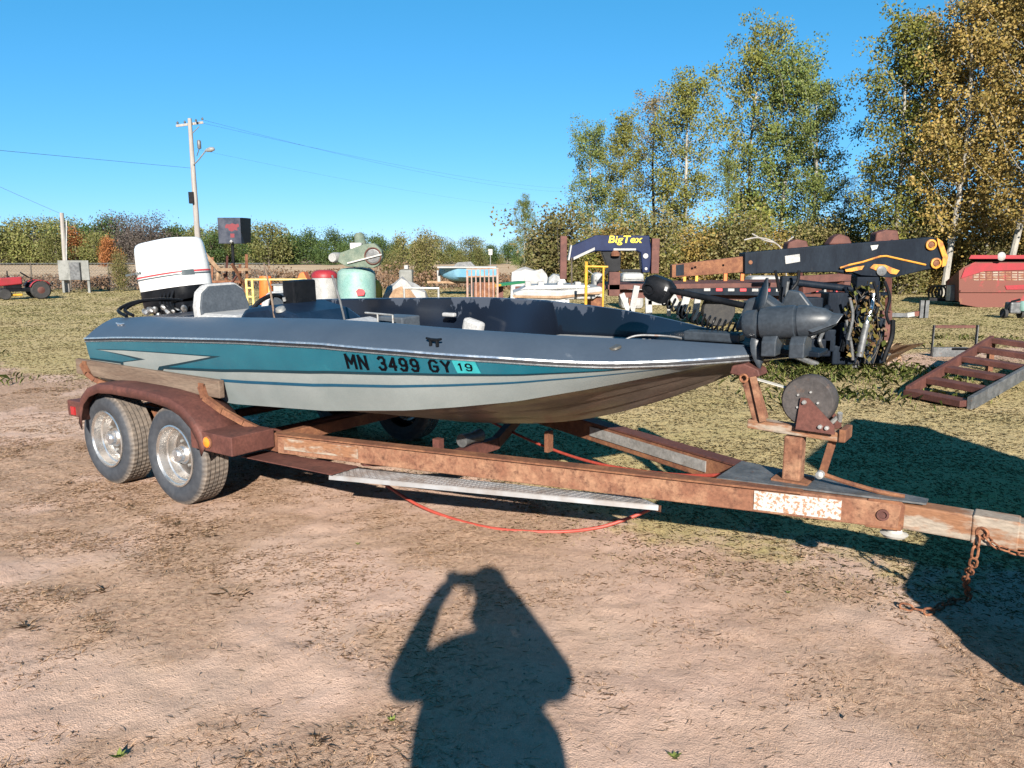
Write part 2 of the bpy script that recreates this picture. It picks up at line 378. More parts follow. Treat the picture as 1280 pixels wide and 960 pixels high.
def tread_material():
    m, nt, b = nodes_of('tread_plate')
    tc = N(nt, 'ShaderNodeTexCoord')
    w = N(nt, 'ShaderNodeTexChecker', Scale=70.0); nt.links.new(tc.outputs['Object'], w.inputs['Vector'])
    n = N(nt, 'ShaderNodeTexNoise', Scale=8.0, Detail=6.0); nt.links.new(tc.outputs['Object'], n.inputs['Vector'])
    c = mix(nt, ramp(nt, n.outputs[0], [(0.4, (0, 0, 0)), (0.66, (1, 1, 1))]), (0.30, 0.30, 0.305), (0.22, 0.195, 0.18))
    nt.links.new(c, b.inputs['Base Color']); b.inputs['Metallic'].default_value = 0.55; b.inputs['Roughness'].default_value = 0.45
    bump(nt, b, n.outputs[0], 0.2, 0.003)
    return m
M['tread_plate'] = tread_material()

# ------------------------------------------------------------------ the boat's and the trailer's own frames
YAW = rad(-34.7)
ORG = Vector((-2.532, 6.543, 0))
UD = Vector((math.cos(YAW), math.sin(YAW), 0)); VD = Vector((-math.sin(YAW), math.cos(YAW), 0))
def TW(u, v, z=0): return ORG + UD * u + VD * v + Vector((0, 0, z))

# ------------------------------------------------------------------ ground
def axis_coords(a, b, step, far_lo, far_hi, g=1.12):
    mid = list(np.arange(a, b + 1e-6, step)); lo = []; x = a; s = step
    while x > far_lo: s *= g; x -= s; lo.append(x)
    hi = []; x = b; s = step
    while x < far_hi: s *= g; x += s; hi.append(x)
    return np.array(lo[::-1] + mid + hi)
def vtrail(x, y): return (x - ORG.x) * VD.x + (y - ORG.y) * VD.y
def utrail(x, y): return (x - ORG.x) * UD.x + (y - ORG.y) * UD.y
def grass_mask(x, y):
    v = vtrail(x, y); u = utrail(x, y)
    edge = 0.15 + 0.9 * (fbm(x * 0.7, y * 0.7, 3, 5) - 0.5) + 0.5 * sstep(1.0, -3.0, u) + 0.25 * sstep(4.0, 6.5, u)
    g = sstep(-0.45, 0.65, v - edge + 0.9 * (fbm(x * 2.3, y * 2.3, 3, 9) - 0.5))
    # a bare wheel track across the right-hand side and beyond the stern
    tr = np.exp(-((y - 12.6 - 0.35 * (x - 8)) / 0.8) ** 2) * sstep(4, 6, x) * 0.75
    tr2 = np.exp(-((v - 0.25) / 0.55) ** 2) * sstep(-0.6, -1.6, u) * 0.9
    return np.clip(g * (1 - np.clip(tr + tr2, 0, 1)), 0, 1)
def dead_mask(x, y):
    """patches of trampled dead grass on the sand"""
    n = fbm(x * 1.15 + 3.0, y * 1.15, 4, 21)
    m = sstep(0.40, 0.60, n)
    path = np.exp(-((x - 0.1 - 0.15 * y) / 0.75) ** 2) * sstep(4.6, 3.6, y)
    return np.clip(m * (1 - 0.75 * path), 0, 1) * (1 - sstep(0.5, 1.0, grass_mask(x, y)))
def ground_z(x, y):
    x = np.asarray(x, float); y = np.asarray(y, float)
    near = sstep(16, 9, np.hypot(x, y))
    u = utrail(x, y); v = vtrail(x, y)
    z = 0.010 * (fbm(x * 1.6, y * 1.6, 3, 31) - 0.5) + 0.013 * (fbm(x * 6.0, y * 6.0, 3, 37) - 0.5) + 0.017 * (fbm(x * 17, y * 17, 2, 41) - 0.5) + 0.016 * np.clip(fbm(x * 9, y * 9, 2, 43) - 0.55, 0, 1)
    # old tyre prints and drag marks running roughly with the trailer
    for k, (v0, w) in enumerate(((-2.35, 0.11), (-2.62, 0.10), (-1.62, 0.12), (-3.3, 0.1))):
        dv = v - v0 - 0.18 * np.sin(u * 0.8 + k) - 0.12 * (vnoise(u * 1.3, v * 0 + k, 50) - 0.5)
        z = z - 0.007 * np.exp(-(dv / w) ** 2) * (0.55 + 0.45 * np.sin(u * 48 + dv * 20)) + 0.004 * np.exp(-((np.abs(dv) - w * 1.7) / (w * 0.5)) ** 2)
    # pressed flat where the wheels stand
    for (uu, vv) in ((1.2, -1.07), (0.36, -1.07), (1.2, 1.03), (0.36, 1.03)):
        z = z * (1 - 0.9 * np.exp(-(((u - uu) / 0.3) ** 2 + ((v - vv) / 0.25) ** 2)))
    return z * near
xs = axis_coords(-5.2, 4.6, 0.035, -900, 900, 1.045)
ys = axis_coords(1.7, 8.6, 0.035, -900, 1600, 1.04)
GX, GY = np.meshgrid(xs, ys)
GZ = ground_z(GX, GY)
ny, nx = GX.shape
co = np.stack([GX, GY, GZ], -1).reshape(-1, 3).astype(np.float32)
idx = np.arange(ny * nx, dtype=np.int32).reshape(ny, nx)
fq = np.stack([idx[:-1, :-1], idx[:-1, 1:], idx[1:, 1:], idx[1:, :-1]], -1).reshape(-1, 4)
me = bpy.data.meshes.new('ground')
me.vertices.add(len(co)); me.vertices.foreach_set('co', co.reshape(-1))
me.loops.add(fq.size); me.loops.foreach_set('vertex_index', fq.reshape(-1))
me.polygons.add(len(fq)); me.polygons.foreach_set('loop_start', np.arange(0, fq.size, 4, dtype=np.int32))
me.update(calc_edges=True)
me.polygons.foreach_set('use_smooth', np.ones(len(fq), bool))
for nm, fn in (('grass', grass_mask), ('dead', dead_mask)):
    a = me.attributes.new(nm, 'FLOAT', 'POINT'); a.data.foreach_set('value', np.asarray(fn(GX, GY), np.float32).reshape(-1))
def ground_material():
    m, nt, b = nodes_of('ground')
    tc = N(nt, 'ShaderNodeTexCoord'); P_ = tc.outputs['Object']
    def noise(s, d=6.0, r=0.6):
        n = N(nt, 'ShaderNodeTexNoise', Scale=s, Detail=d, Roughness=r); nt.links.new(P_, n.inputs['Vector']); return n.outputs[0]
    ag = N(nt, 'ShaderNodeAttribute', attribute_name='grass').outputs['Fac']
    ad = N(nt, 'ShaderNodeAttribute', attribute_name='dead').outputs['Fac']
    big, mid_, fine, grit = noise(0.9), noise(5.0), noise(34.0), noise(160.0, 3.0, 0.7)
    sand = ramp(nt, mid_, [(0.3, (0.44, 0.31, 0.24)), (0.55, (0.525, 0.38, 0.30)), (0.75, (0.585, 0.435, 0.35))])
    sand = mix(nt, ramp(nt, big, [(0.42, (0, 0, 0)), (0.7, (1, 1, 1))]), sand, (0.50, 0.375, 0.285))
    sand = mix(nt, ramp(nt, grit, [(0.56, (0, 0, 0)), (0.70, (0.75, 0.75, 0.75))]), sand, (0.28, 0.19, 0.14))
    speck = noise(70.0, 8.0, 0.75)
    sand = mix(nt, ramp(nt, speck, [(0.58, (0, 0, 0)), (0.70, (0.6, 0.6, 0.6))]), sand, (0.33, 0.22, 0.16))
    litter = ramp(nt, fine, [(0.35, (0.25, 0.16, 0.105)), (0.6, (0.44, 0.31, 0.215))])
    sand = mix(nt, ramp(nt, ad, [(0.15, (0, 0, 0)), (0.9, (0.85, 0.85, 0.85))]), sand, litter)
    turf = ramp(nt, noise(0.35), [(0.35, (0.36, 0.32, 0.135)), (0.55, (0.47, 0.385, 0.20)), (0.72, (0.53, 0.41, 0.255))])
    turf = mix(nt, ramp(nt, noise(7.0), [(0.35, (0, 0, 0)), (0.65, (0.8, 0.8, 0.8))]), turf, (0.40, 0.325, 0.16))
    turf = mix(nt, ramp(nt, noise(45.0, 4.0, 0.7), [(0.5, (0, 0, 0)), (0.66, (0.7, 0.7, 0.7))]), turf, (0.27, 0.215, 0.105))
    agn = N(nt, 'ShaderNodeMath', operation='ADD'); nt.links.new(ag, agn.inputs[0]); nz = N(nt, 'ShaderNodeMapRange'); nz.inputs[3].default_value = -0.35; nz.inputs[4].default_value = 0.35; nt.links.new(noise(11.0), nz.inputs[0]); nt.links.new(nz.outputs[0], agn.inputs[1])
    col = mix(nt, ramp(nt, agn.outputs[0], [(0.55, (0, 0, 0)), (0.85, (1, 1, 1))]), sand, turf)
    # the stubble field beyond the fence
    sx = N(nt, 'ShaderNodeSeparateXYZ'); nt.links.new(P_, sx.inputs[0])
    mr = N(nt, 'ShaderNodeMapRange'); mr.inputs[1].default_value = 41.0; mr.inputs[2].default_value = 44.0; nt.links.new(sx.outputs[1], mr.inputs[0])
    col = mix(nt, mr.outputs[0], col, ramp(nt, noise(0.12, 5.0), [(0.4, (0.36, 0.27, 0.165)), (0.6, (0.47, 0.36, 0.235))]))
    mg = nt.nodes.new('ShaderNodeMix'); mg.data_type = 'RGBA'; mg.blend_type = 'MULTIPLY'; mg.inputs[0].default_value = 1.0; mg.inputs[7].default_value = (0.78, 0.745, 0.745, 1); nt.links.new(col, mg.inputs[6])
    nt.links.new(mg.outputs[2], b.inputs['Base Color'])
    b.inputs['Roughness'].default_value = 0.95; b.inputs['Specular IOR Level'].default_value = 0.15
    ad1 = N(nt, 'ShaderNodeMath', operation='ADD'); nt.links.new(fine, ad1.inputs[0]); nt.links.new(grit, ad1.inputs[1])
    bump(nt, b, ad1.outputs[0], 0.6, 0.020)
    return m
M['ground'] = ground_material()
tag(link('ground', me, M['ground']), kind='structure')

# ------------------------------------------------------------------ grass (uncountable)
M['straw'] = leafmat('straw', [(0.34, 0.21, 0.135), (0.55, 0.39, 0.25), (0.80, 0.64, 0.45), (0.42, 0.27, 0.17), (0.68, 0.50, 0.33)], trans=0.35, gain=0.95)
def turf_material():
    m = leafmat('turf_blades', [(0.44, 0.34, 0.18), (0.54, 0.43, 0.235), (0.60, 0.48, 0.28), (0.40, 0.31, 0.155), (0.50, 0.39, 0.20)], trans=0.2, gain=0.64)
    nt = m.node_tree; hs = [n for n in nt.nodes if n.type == 'HUE_SAT'][0]; tan = hs.inputs['Color'].links[0].from_socket
    g = N(nt, 'ShaderNodeNewGeometry'); n1 = N(nt, 'ShaderNodeTexNoise', Scale=0.45, Detail=5.0); nt.links.new(g.outputs['Position'], n1.inputs['Vector'])
    green = ramp(nt, g.outputs['Random Per Island'], [(0, (0.15, 0.16, 0.055)), (0.5, (0.215, 0.205, 0.078)), (1, (0.26, 0.228, 0.098))])
    sx = N(nt, 'ShaderNodeSeparateXYZ'); nt.links.new(g.outputs['Position'], sx.inputs[0])
    mr = N(nt, 'ShaderNodeMapRange'); mr.inputs[1].default_value = 7.0; mr.inputs[2].default_value = 20.0; mr.inputs[3].default_value = -0.22; mr.inputs[4].default_value = 0.14; nt.links.new(sx.outputs[1], mr.inputs[0])
    ad = N(nt, 'ShaderNodeMath', operation='ADD'); nt.links.new(n1.outputs[0], ad.inputs[0]); nt.links.new(mr.outputs[0], ad.inputs[1])
    f = ramp(nt, ad.outputs[0], [(0.38, (0, 0, 0)), (0.62, (1, 1, 1))])
    nt.links.new(mix(nt, f, tan, green), hs.inputs['Color'])
    return m
M['turfblade'] = turf_material()
M['greenblade'] = leafmat('green_blades', [(0.10, 0.14, 0.03), (0.17, 0.21, 0.05), (0.26, 0.27, 0.08)], trans=0.25)
def blades(name, x, y, hgt, wid, lean, material, z0=None, bend=0.5):
    n = len(x)
    a = rng.uniform(0, 2 * math.pi, n); d = np.stack([np.cos(a), np.sin(a), np.zeros(n)], -1)
    s = np.stack([-np.sin(a), np.cos(a), np.zeros(n)], -1)
    z = ground_z(x, y) if z0 is None else z0
    base = np.stack([x, y, z - 0.004], -1)
    h = hgt * rng.uniform(0.5, 1.3, n); ln = lean * rng.uniform(0.3, 1.3, n)
    mid_ = base + d * (h * ln * 0.45)[:, None] + np.array([0, 0, 1.0]) * (h * 0.6)[:, None]
    tip = base + d * (h * ln * (1 + bend))[:, None] + np.array([0, 0, 1.0]) * (h * rng.uniform(0.6, 1.0, n))[:, None]
    w = (wid * rng.uniform(0.6, 1.3, n))[:, None]
    P_ = np.stack([base - s * w, base + s * w, mid_ + s * w * 0.7, tip, mid_ - s * w * 0.7], 1)
    return quads(name, P_, material)
def scatter(n, x0, x1, y0, y1, dens):
    x = rng.uniform(x0, x1, n); y = rng.uniform(y0, y1, n)
    keep = (rng.uniform(0, 1, n) < dens(x, y)) & (np.abs(x) < 0.95 * y + 1.5)
    return x[keep], y[keep]
# trampled straw on the sand, in clumps
cx_, cy_ = scatter(52000, -6, 5.5, 1.6, 9.5, lambda x, y: 0.13 + 0.87 * dead_mask(x, y) ** 1.2)
k = 7
bx_ = np.repeat(cx_, k) + rng.normal(0, 0.035, len(cx_) * k); by_ = np.repeat(cy_, k) + rng.normal(0, 0.035, len(cy_) * k)
tag(blades('dead_grass', bx_, by_, np.full(len(bx_), 0.0065), 0.0010, 4.6, M['straw']), 'brown trampled dead grass scattered over the sand', 'dead grass', kind='stuff')
cx_, cy_ = scatter(1100, -6, 5.5, 1.8, 9.5, lambda x, y: dead_mask(x, y) ** 2.2 * (vnoise(x * 3.1, y * 3.1, 88) > 0.7))
k = 16
bx_ = np.repeat(cx_, k) + rng.normal(0, 0.018, len(cx_) * k); by_ = np.repeat(cy_, k) + rng.normal(0, 0.018, len(cy_) * k)
tag(blades('grass_tufts', bx_, by_, np.full(len(bx_), 0.020), 0.0009, 2.0, M['straw']), 'small brown grass tufts standing up from the sand', 'dead grass', kind='stuff')
# dense little mats of brown dead grass
M['brownmat'] = leafmat('brown_mat', [(0.34, 0.205, 0.13), (0.52, 0.345, 0.215), (0.78, 0.60, 0.41), (0.42, 0.26, 0.165), (0.64, 0.46, 0.29)], trans=0.35, gain=0.95)
def mats(x, y): return sstep(0.47, 0.62, fbm(x * 2.6 + 9, y * 2.6, 4, 66)) * (0.35 + 0.65 * sstep(0.42, 0.6, fbm(x * 0.8, y * 0.8 + 4, 3, 68))) * (1 - sstep(0.5, 1.0, grass_mask(x, y)))
cx_, cy_ = scatter(130000, -6, 5.5, 1.6, 9.5, mats)
k = 6
bx_ = np.repeat(cx_, k) + rng.normal(0, 0.02, len(cx_) * k); by_ = np.repeat(cy_, k) + rng.normal(0, 0.02, len(cy_) * k)
tag(blades('grass_mats', bx_, by_, np.full(len(bx_), 0.009), 0.0008, 2.6, M['brownmat']), 'matted patches of short brown dead grass on the sand', 'dead grass', kind='stuff')
# little clods and crumbs of soil
cx_, cy_ = scatter(9000, -5.5, 5.0, 1.6, 8.5, lambda x, y: 0.25 + 0.75 * (fbm(x * 2.2, y * 2.2, 3, 19) > 0.55))
cr_ = rng.uniform(0.0015, 0.006, len(cx_)) ** 1.0 * (1 + 0.8 * (rng.uniform(0, 1, len(cx_)) > 0.96))
cc_ = np.stack([cx_, cy_, ground_z(cx_, cy_) + cr_ * 0.25], -1)
oct_ = np.array([(1, 0, 0), (0, 1, 0), (-1, 0, 0), (0, -1, 0), (0, 0, 1.0)])
jit = oct_[None] + rng.normal(0, 0.28, (len(cx_), 5, 3)); vv_ = cc_[:, None] + jit * cr_[:, None, None]
tag(quads('soil_clods', vv_[:, [[0, 1, 4], [1, 2, 4], [2, 3, 4], [3, 0, 4]]].reshape(-1, 3, 3), plain('soil_crumb', (0.22, 0.155, 0.115), 0.95)), 'crumbs and small clods of sandy soil', 'soil', kind='stuff')
# turf behind the trailer: short and dense near, coarser farther off
n_ = 600000
ty = 2.8 * (42 / 2.8) ** rng.uniform(0, 1, n_); tx = rng.uniform(-1.05, 1.05, n_) * (ty * 0.9 + 1.5)
kp = rng.uniform(0, 1, n_) < np.clip(grass_mask(tx, ty), 0, 1) ** 0.7 * (0.45 + 0.55 * sstep(0.35, 0.6, fbm(tx * 1.7, ty * 1.7, 3, 61)))
tx, ty = tx[kp], ty[kp]
tag(blades('turf_grass', tx, ty, 0.011 + 0.0007 * ty, 0.0008 + 0.00018 * ty, 1.8, M['turfblade']), 'short yellowing grass covering the yard behind the trailer', 'grass', kind='stuff')
# rank green grass round the machinery
def rank(x, y):
    return np.exp(-((y - 10.6) / 0.75) ** 2) * sstep(2.6, 3.6, x) * sstep(6.6, 5.4, x) + 0.8 * np.exp(-((y - 8.9) / 0.5) ** 2) * sstep(2.4, 3.2, x) * sstep(5.0, 4.0, x) * 0.5 + 0.25 * sstep(0.62, 0.72, fbm(x * 0.8, y * 0.8, 3, 77)) * sstep(7.5, 9.5, y)
tx, ty = scatter(60000, -9, 11, 6.5, 17, rank)
tag(blades('rank_grass', tx, ty, np.full(len(tx), 0.10), 0.005, 0.7, M['greenblade']), 'tall green grass growing round the parked machinery', 'tall grass', kind='stuff')

# ------------------------------------------------------------------ boat trailer
trailer = thing('boat_trailer', 'rusty tandem axle boat trailer carrying the teal bass boat', 'trailer', ORG, (0, 0, YAW), local=True)
def part(mb, name, mat, parent=None, **kw): return mb.build(name, M[mat] if isinstance(mat, str) else mat, parent, **kw)
# frame rails (near side is -v)
part(MB().beam((-0.12, -0.90, 0.47), (1.99, -0.90, 0.47), 0.06, 0.12), 'side_rail', 'rust', trailer, bevel=0.006)
part(MB().beam((1.96, -0.915, 0.47), (5.36, -0.223, 0.472), 0.06, 0.12), 'side_rail', 'rust_orange', trailer, bevel=0.006)
part(MB().beam((1.97, -0.925, 0.534), (4.95, -0.318, 0.536), 0.085, 0.009), 'rail_flange', 'rust', trailer)
part(MB().beam((-0.12, 0.90, 0.47), (2.42, 0.90, 0.47), 0.06, 0.12), 'side_rail', 'rust', trailer, bevel=0.006)
fr = part(MB().beam((2.40, 0.915, 0.47), (4.92, -0.18, 0.47), 0.06, 0.12), 'side_rail', 'rust', trailer, bevel=0.006)
part(MB().beam((2.40, 0.93, 0.534), (4.85, -0.135, 0.534), 0.10, 0.009), 'rail_flange', 'rust_red', trailer)
part(MB().beam((3.40, 0.442, 0.478), (4.35, 0.030, 0.478), 0.006, 0.062), 'rail_face_plate', 'galv', trailer)
part(MB().beam((2.02, -0.936, 0.475), (2.55, -0.829, 0.475), 0.006, 0.07), 'rail_face_plate', 'rust_pale', trailer)
# tongue with its plate, sticker and coupler
part(MB().beam((4.90, -0.185, 0.468), (6.28, -0.185, 0.468), 0.10, 0.115), 'tongue', 'rust_pale', trailer, bevel=0.008)
part(MB().prism([(4.55, -0.36, 0.5365), (5.45, -0.225, 0.5365), (5.45, -0.145, 0.5365), (4.55, 0.02, 0.5365)], (0, 0, 0.008)), 'gusset_plate', 'galvdark', trailer)
jp = part(MB().prism([(5.22, -0.268, 0.405), (5.36, -0.240, 0.405), (5.37, -0.240, 0.42), (5.37, -0.240, 0.525), (5.355, -0.242, 0.54), (5.225, -0.268, 0.54), (5.21, -0.27, 0.52), (5.21, -0.27, 0.42)], (0.002, -0.012, 0)), 'pivot_plate', 'rust', trailer, bevel=0.003)
jm = MB().lathe([(0.026, 0), (0.026, 0.012), (0.016, 0.012), (0.016, 0.004), (0.0, 0.004)], (5.287, -0.266, 0.473), (0.2, -0.98, 0), 20)
part(jm, 'bushing', 'rust_red', jp)
part(MB().beam((4.745, -0.382, 0.472), (5.12, -0.306, 0.472), 0.005, 0.092), 'paint_panel', 'white_rust', trailer)
part(MB().beam((5.63, -0.185, 0.468), (5.80, -0.185, 0.468), 0.112, 0.125), 'sleeve', 'rust_pale', trailer, bevel=0.006)
cp_ = MB(); cp_.lathe([(0.055, -0.16), (0.065, -0.05), (0.075, 0.0), (0.07, 0.07), (0.03, 0.11)], (6.42, -0.185, 0.49), (1, 0, 0), 16)
part(cp_, 'coupler', 'rust', trailer, smooth=True)
part(MB().tube([(5.00, -0.2, 0.60), (5.10, -0.205, 0.58), (5.25, -0.2, 0.556), (5.36, -0.19, 0.548)], 0.011, 8), 'brace_rod', 'rust', trailer, smooth=True)
# jack foot tucked under the tongue
part(MB().lathe([(0.0, 0), (0.05, 0.0), (0.06, 0.012), (0.035, 0.02), (0.03, 0.045)], (5.33, -0.20, 0.362), (0, 0, 1), 18), 'jack_foot', 'strap', trailer, smooth=True)
# winch stand
part(MB().box((4.868, -0.185, 0.645), (0.085, 0.085, 0.24)), 'winch_post', 'rust_orange', trailer, bevel=0.008)
part(MB().box((4.868, -0.185, 0.548), (0.17, 0.14, 0.012)), 'post_foot', 'rust', trailer)
wa = part(MB().beam((4.645, -0.185, 0.802), (5.095, -0.185, 0.788), 0.085, 0.045), 'winch_arm', 'rust_pale', trailer, bevel=0.006)
part(MB().box((5.088, -0.165, 0.80), (0.03, 0.15, 0.06)), 'arm_cap', 'rust', trailer, bevel=0.005)
us = MB().beam((4.70, -0.185, 0.82), (4.622, -0.185, 1.05), 0.075, 0.06, (1, 0, 0))
part(us, 'bow_upright', 'rust_orange', trailer, bevel=0.006)
part(MB().beam((4.725, -0.235, 0.825), (4.665, -0.235, 1.04), 0.016, 0.03, (1, 0, 0)), 'upright_strap', 'rust_orange', trailer)
bs = MB().prism([(4.55, -0.24, 1.045), (4.56, -0.24, 1.085), (4.62, -0.24, 1.10), (4.69, -0.24, 1.075), (4.70, -0.24, 1.045), (4.65, -0.24, 1.03)], (0, 0.13, 0))
part(bs, 'bow_stop', 'rust_red', trailer, bevel=0.006)
part(MB().torus((4.625, -0.25, 1.03), (0, 1, 0), 0.018, 0.006, 14, 6), 'bow_hook', 'chain', trailer)
part(MB().beam((5.042, -0.185, 0.78), (5.000, -0.185, 0.585), 0.012, 0.035, (1, 0, 0)), 'winch_handle', 'rust', trailer)
part(MB().lathe([(0, -0.02), (0.018, -0.014), (0.02, 0.014), (0, 0.02)], (5.0, -0.225, 0.60), (0, 1, 0), 12), 'handle_grip', 'galv', trailer, smooth=True)
wd = MB().lathe([(0.0, 0.0), (0.112, 0.0), (0.12, 0.01), (0.12, 0.10), (0.112, 0.11), (0.0, 0.11)], (4.925, -0.245, 0.945), (0, 1, 0), 40)
drum = part(wd, 'winch_drum', worn('drum_grey', (0.05, 0.045, 0.045), (0.075, 0.066, 0.064), scale=9, rough=0.7, dirt=(0.12, 0.075, 0.055), dlo=0.58, dhi=0.7), trailer, smooth=True)
for a in range(5):
    part(MB().lathe([(0.006, 0), (0.005, 0.008), (0, 0.008)], (4.925 + 0.05 * math.cos(a * 1.257), -0.246, 0.945 + 0.05 * math.sin(a * 1.257)), (0, -1, 0), 8), 'bolt', 'galv', drum)
wb = MB().prism([(4.885, -0.262, 0.812), (5.06, -0.262, 0.808), (5.055, -0.262, 0.85), (4.935, -0.262, 0.965), (4.90, -0.262, 0.965)], (0, 0.008, 0))
wb.prism([(4.885, -0.12, 0.812), (5.06, -0.12, 0.808), (5.055, -0.12, 0.85), (4.935, -0.12, 0.965), (4.90, -0.12, 0.965)], (0, 0.008, 0))
wbr = part(wb, 'winch_bracket', 'rust_red', trailer)
for (u_, z_) in ((4.995, 0.838), (5.025, 0.836), (4.918, 0.945)):
    part(MB().lathe([(0.011, 0), (0.009, 0.012), (0, 0.013)], (u_, -0.262, z_), (0, -1, 0), 8), 'bolt', 'galv', wbr)
part(MB().tube([(5.03, -0.19, 0.85), (5.05, -0.19, 0.875), (5.06, -0.18, 0.86), (5.065, -0.2, 0.90)], 0.012, 8), 'ratchet_pawl', 'galv', trailer, smooth=True)
part(MB().beam((4.83, -0.185, 0.99), (4.645, -0.2, 1.03), 0.045, 0.004), 'winch_strap', 'strap', trailer)
# cross members, keel supports, axles
for u0_, zz in ((0.05, 0.44), (1.75, 0.44)):
    part(MB().beam((u0_, -0.87, zz), (u0_, 0.87, zz), 0.06, 0.08), 'cross_member', 'rust', trailer, bevel=0.004)
cm = MB(); cm.beam((2.55, -0.79, 0.43), (2.75, -0.28, 0.34), 0.05, 0.08); cm.beam((2.75, -0.28, 0.34), (2.75, 0.28, 0.34), 0.05, 0.08); cm.beam((2.75, 0.28, 0.34), (2.6, 0.80, 0.43), 0.05, 0.08)
part(cm, 'cross_member', 'rust_red', trailer)
part(MB().box((2.72, -0.30, 0.40), (0.05, 0.05, 0.16)), 'keel_support', 'rust_red', trailer)
part(MB().lathe([(0.0, -0.1), (0.045, -0.1), (0.035, 0), (0.045, 0.1), (0, 0.1)], (2.75, 0.0, 0.43), (0, 1, 0), 16), 'keel_roller', 'galvdark', trailer, smooth=True)
part(MB().box((3.2, 0.25, 0.42), (0.03, 0.06, 0.14)), 'hanger', 'rust', trailer)
for u0_ in (1.2, 0.36):
    part(MB().tube([(u0_, -1.0, 0.33), (u0_, 1.0, 0.33)], 0.038, 12), 'axle', 'rust_red', trailer, smooth=True)
for s in (-1, 1):
    for k_ in range(3):
        part(MB().beam((0.15, s * 0.90, 0.385 - 0.012 * k_), (1.4, s * 0.90, 0.385 - 0.012 * k_), 0.05, 0.010), 'leaf_spring', 'rust_red', trailer)
# wheels: tyre with grooved tread, dished rim with a hub
def make_wheel(u, v, side):
    ax = (0, side, 0)
    prof = [(0.195, 0.025), (0.215, 0.006), (0.255, -0.008), (0.29, -0.004), (0.308, 0.008), (0.322, 0.022)]
    tread = []
    for g in range(5):
        a = 0.026 + g * 0.032; tread += [(0.329, a), (0.3305, a + 0.024), (0.319, a + 0.026), (0.319, a + 0.031)]
    prof2 = prof + tread[:-2] + [(0.322, 0.186), (0.308, 0.198), (0.255, 0.208), (0.2, 0.18)]
    ty_ = part(MB().lathe(prof2, (0, 0, 0), (0, 1, 0), 56, caps=False), 'tyre', tyre_mat, None, smooth=False)
    shade(ty_.data, 30)
    rimp = [(0.205, 0.014), (0.207, 0.004), (0.198, 0.0), (0.192, 0.012), (0.186, 0.014), (0.178, 0.060), (0.168, 0.066), (0.162, 0.105), (0.150, 0.118), (0.128, 0.110), (0.105, 0.085), (0.072, 0.080), (0.062, 0.060), (0.045, 0.045), (0.0, 0.04)]
    rm = part(MB().lathe(rimp, (0, 0, 0), (0, 1, 0), 48, caps=False), 'rim', 'rim', None, smooth=True)
    rc = part(MB().lathe([(0.150, 0.112), (0.128, 0.104), (0.105, 0.082), (0.072, 0.077), (0.06, 0.06)], (0, 0, 0), (0, 1, 0), 40, caps=False), 'rim_centre', worn('rim_dish_shade', (0.10, 0.085, 0.075), (0.22, 0.19, 0.165), scale=12, rough=0.4, metal=0.6), None, smooth=True)  # darker disc puts the shading inside the dish into its colour
    hc = part(MB().lathe([(0.054, 0.075), (0.052, 0.03), (0.038, 0.012), (0, 0.006)], (0, 0, 0), (0, 1, 0), 24, caps=False), 'hub_cap', 'chrome', None, smooth=True)
    nuts = []
    for a in range(5):
        nuts.append(part(MB().lathe([(0.011, 0.09), (0.010, 0.066), (0, 0.064)], (0.088 * math.cos(a * 1.2566), 0, 0.088 * math.sin(a * 1.2566)), (0, 1, 0), 6), 'wheel_nut', 'galv', None))
    return [ty_, rm, rc, hc] + nuts
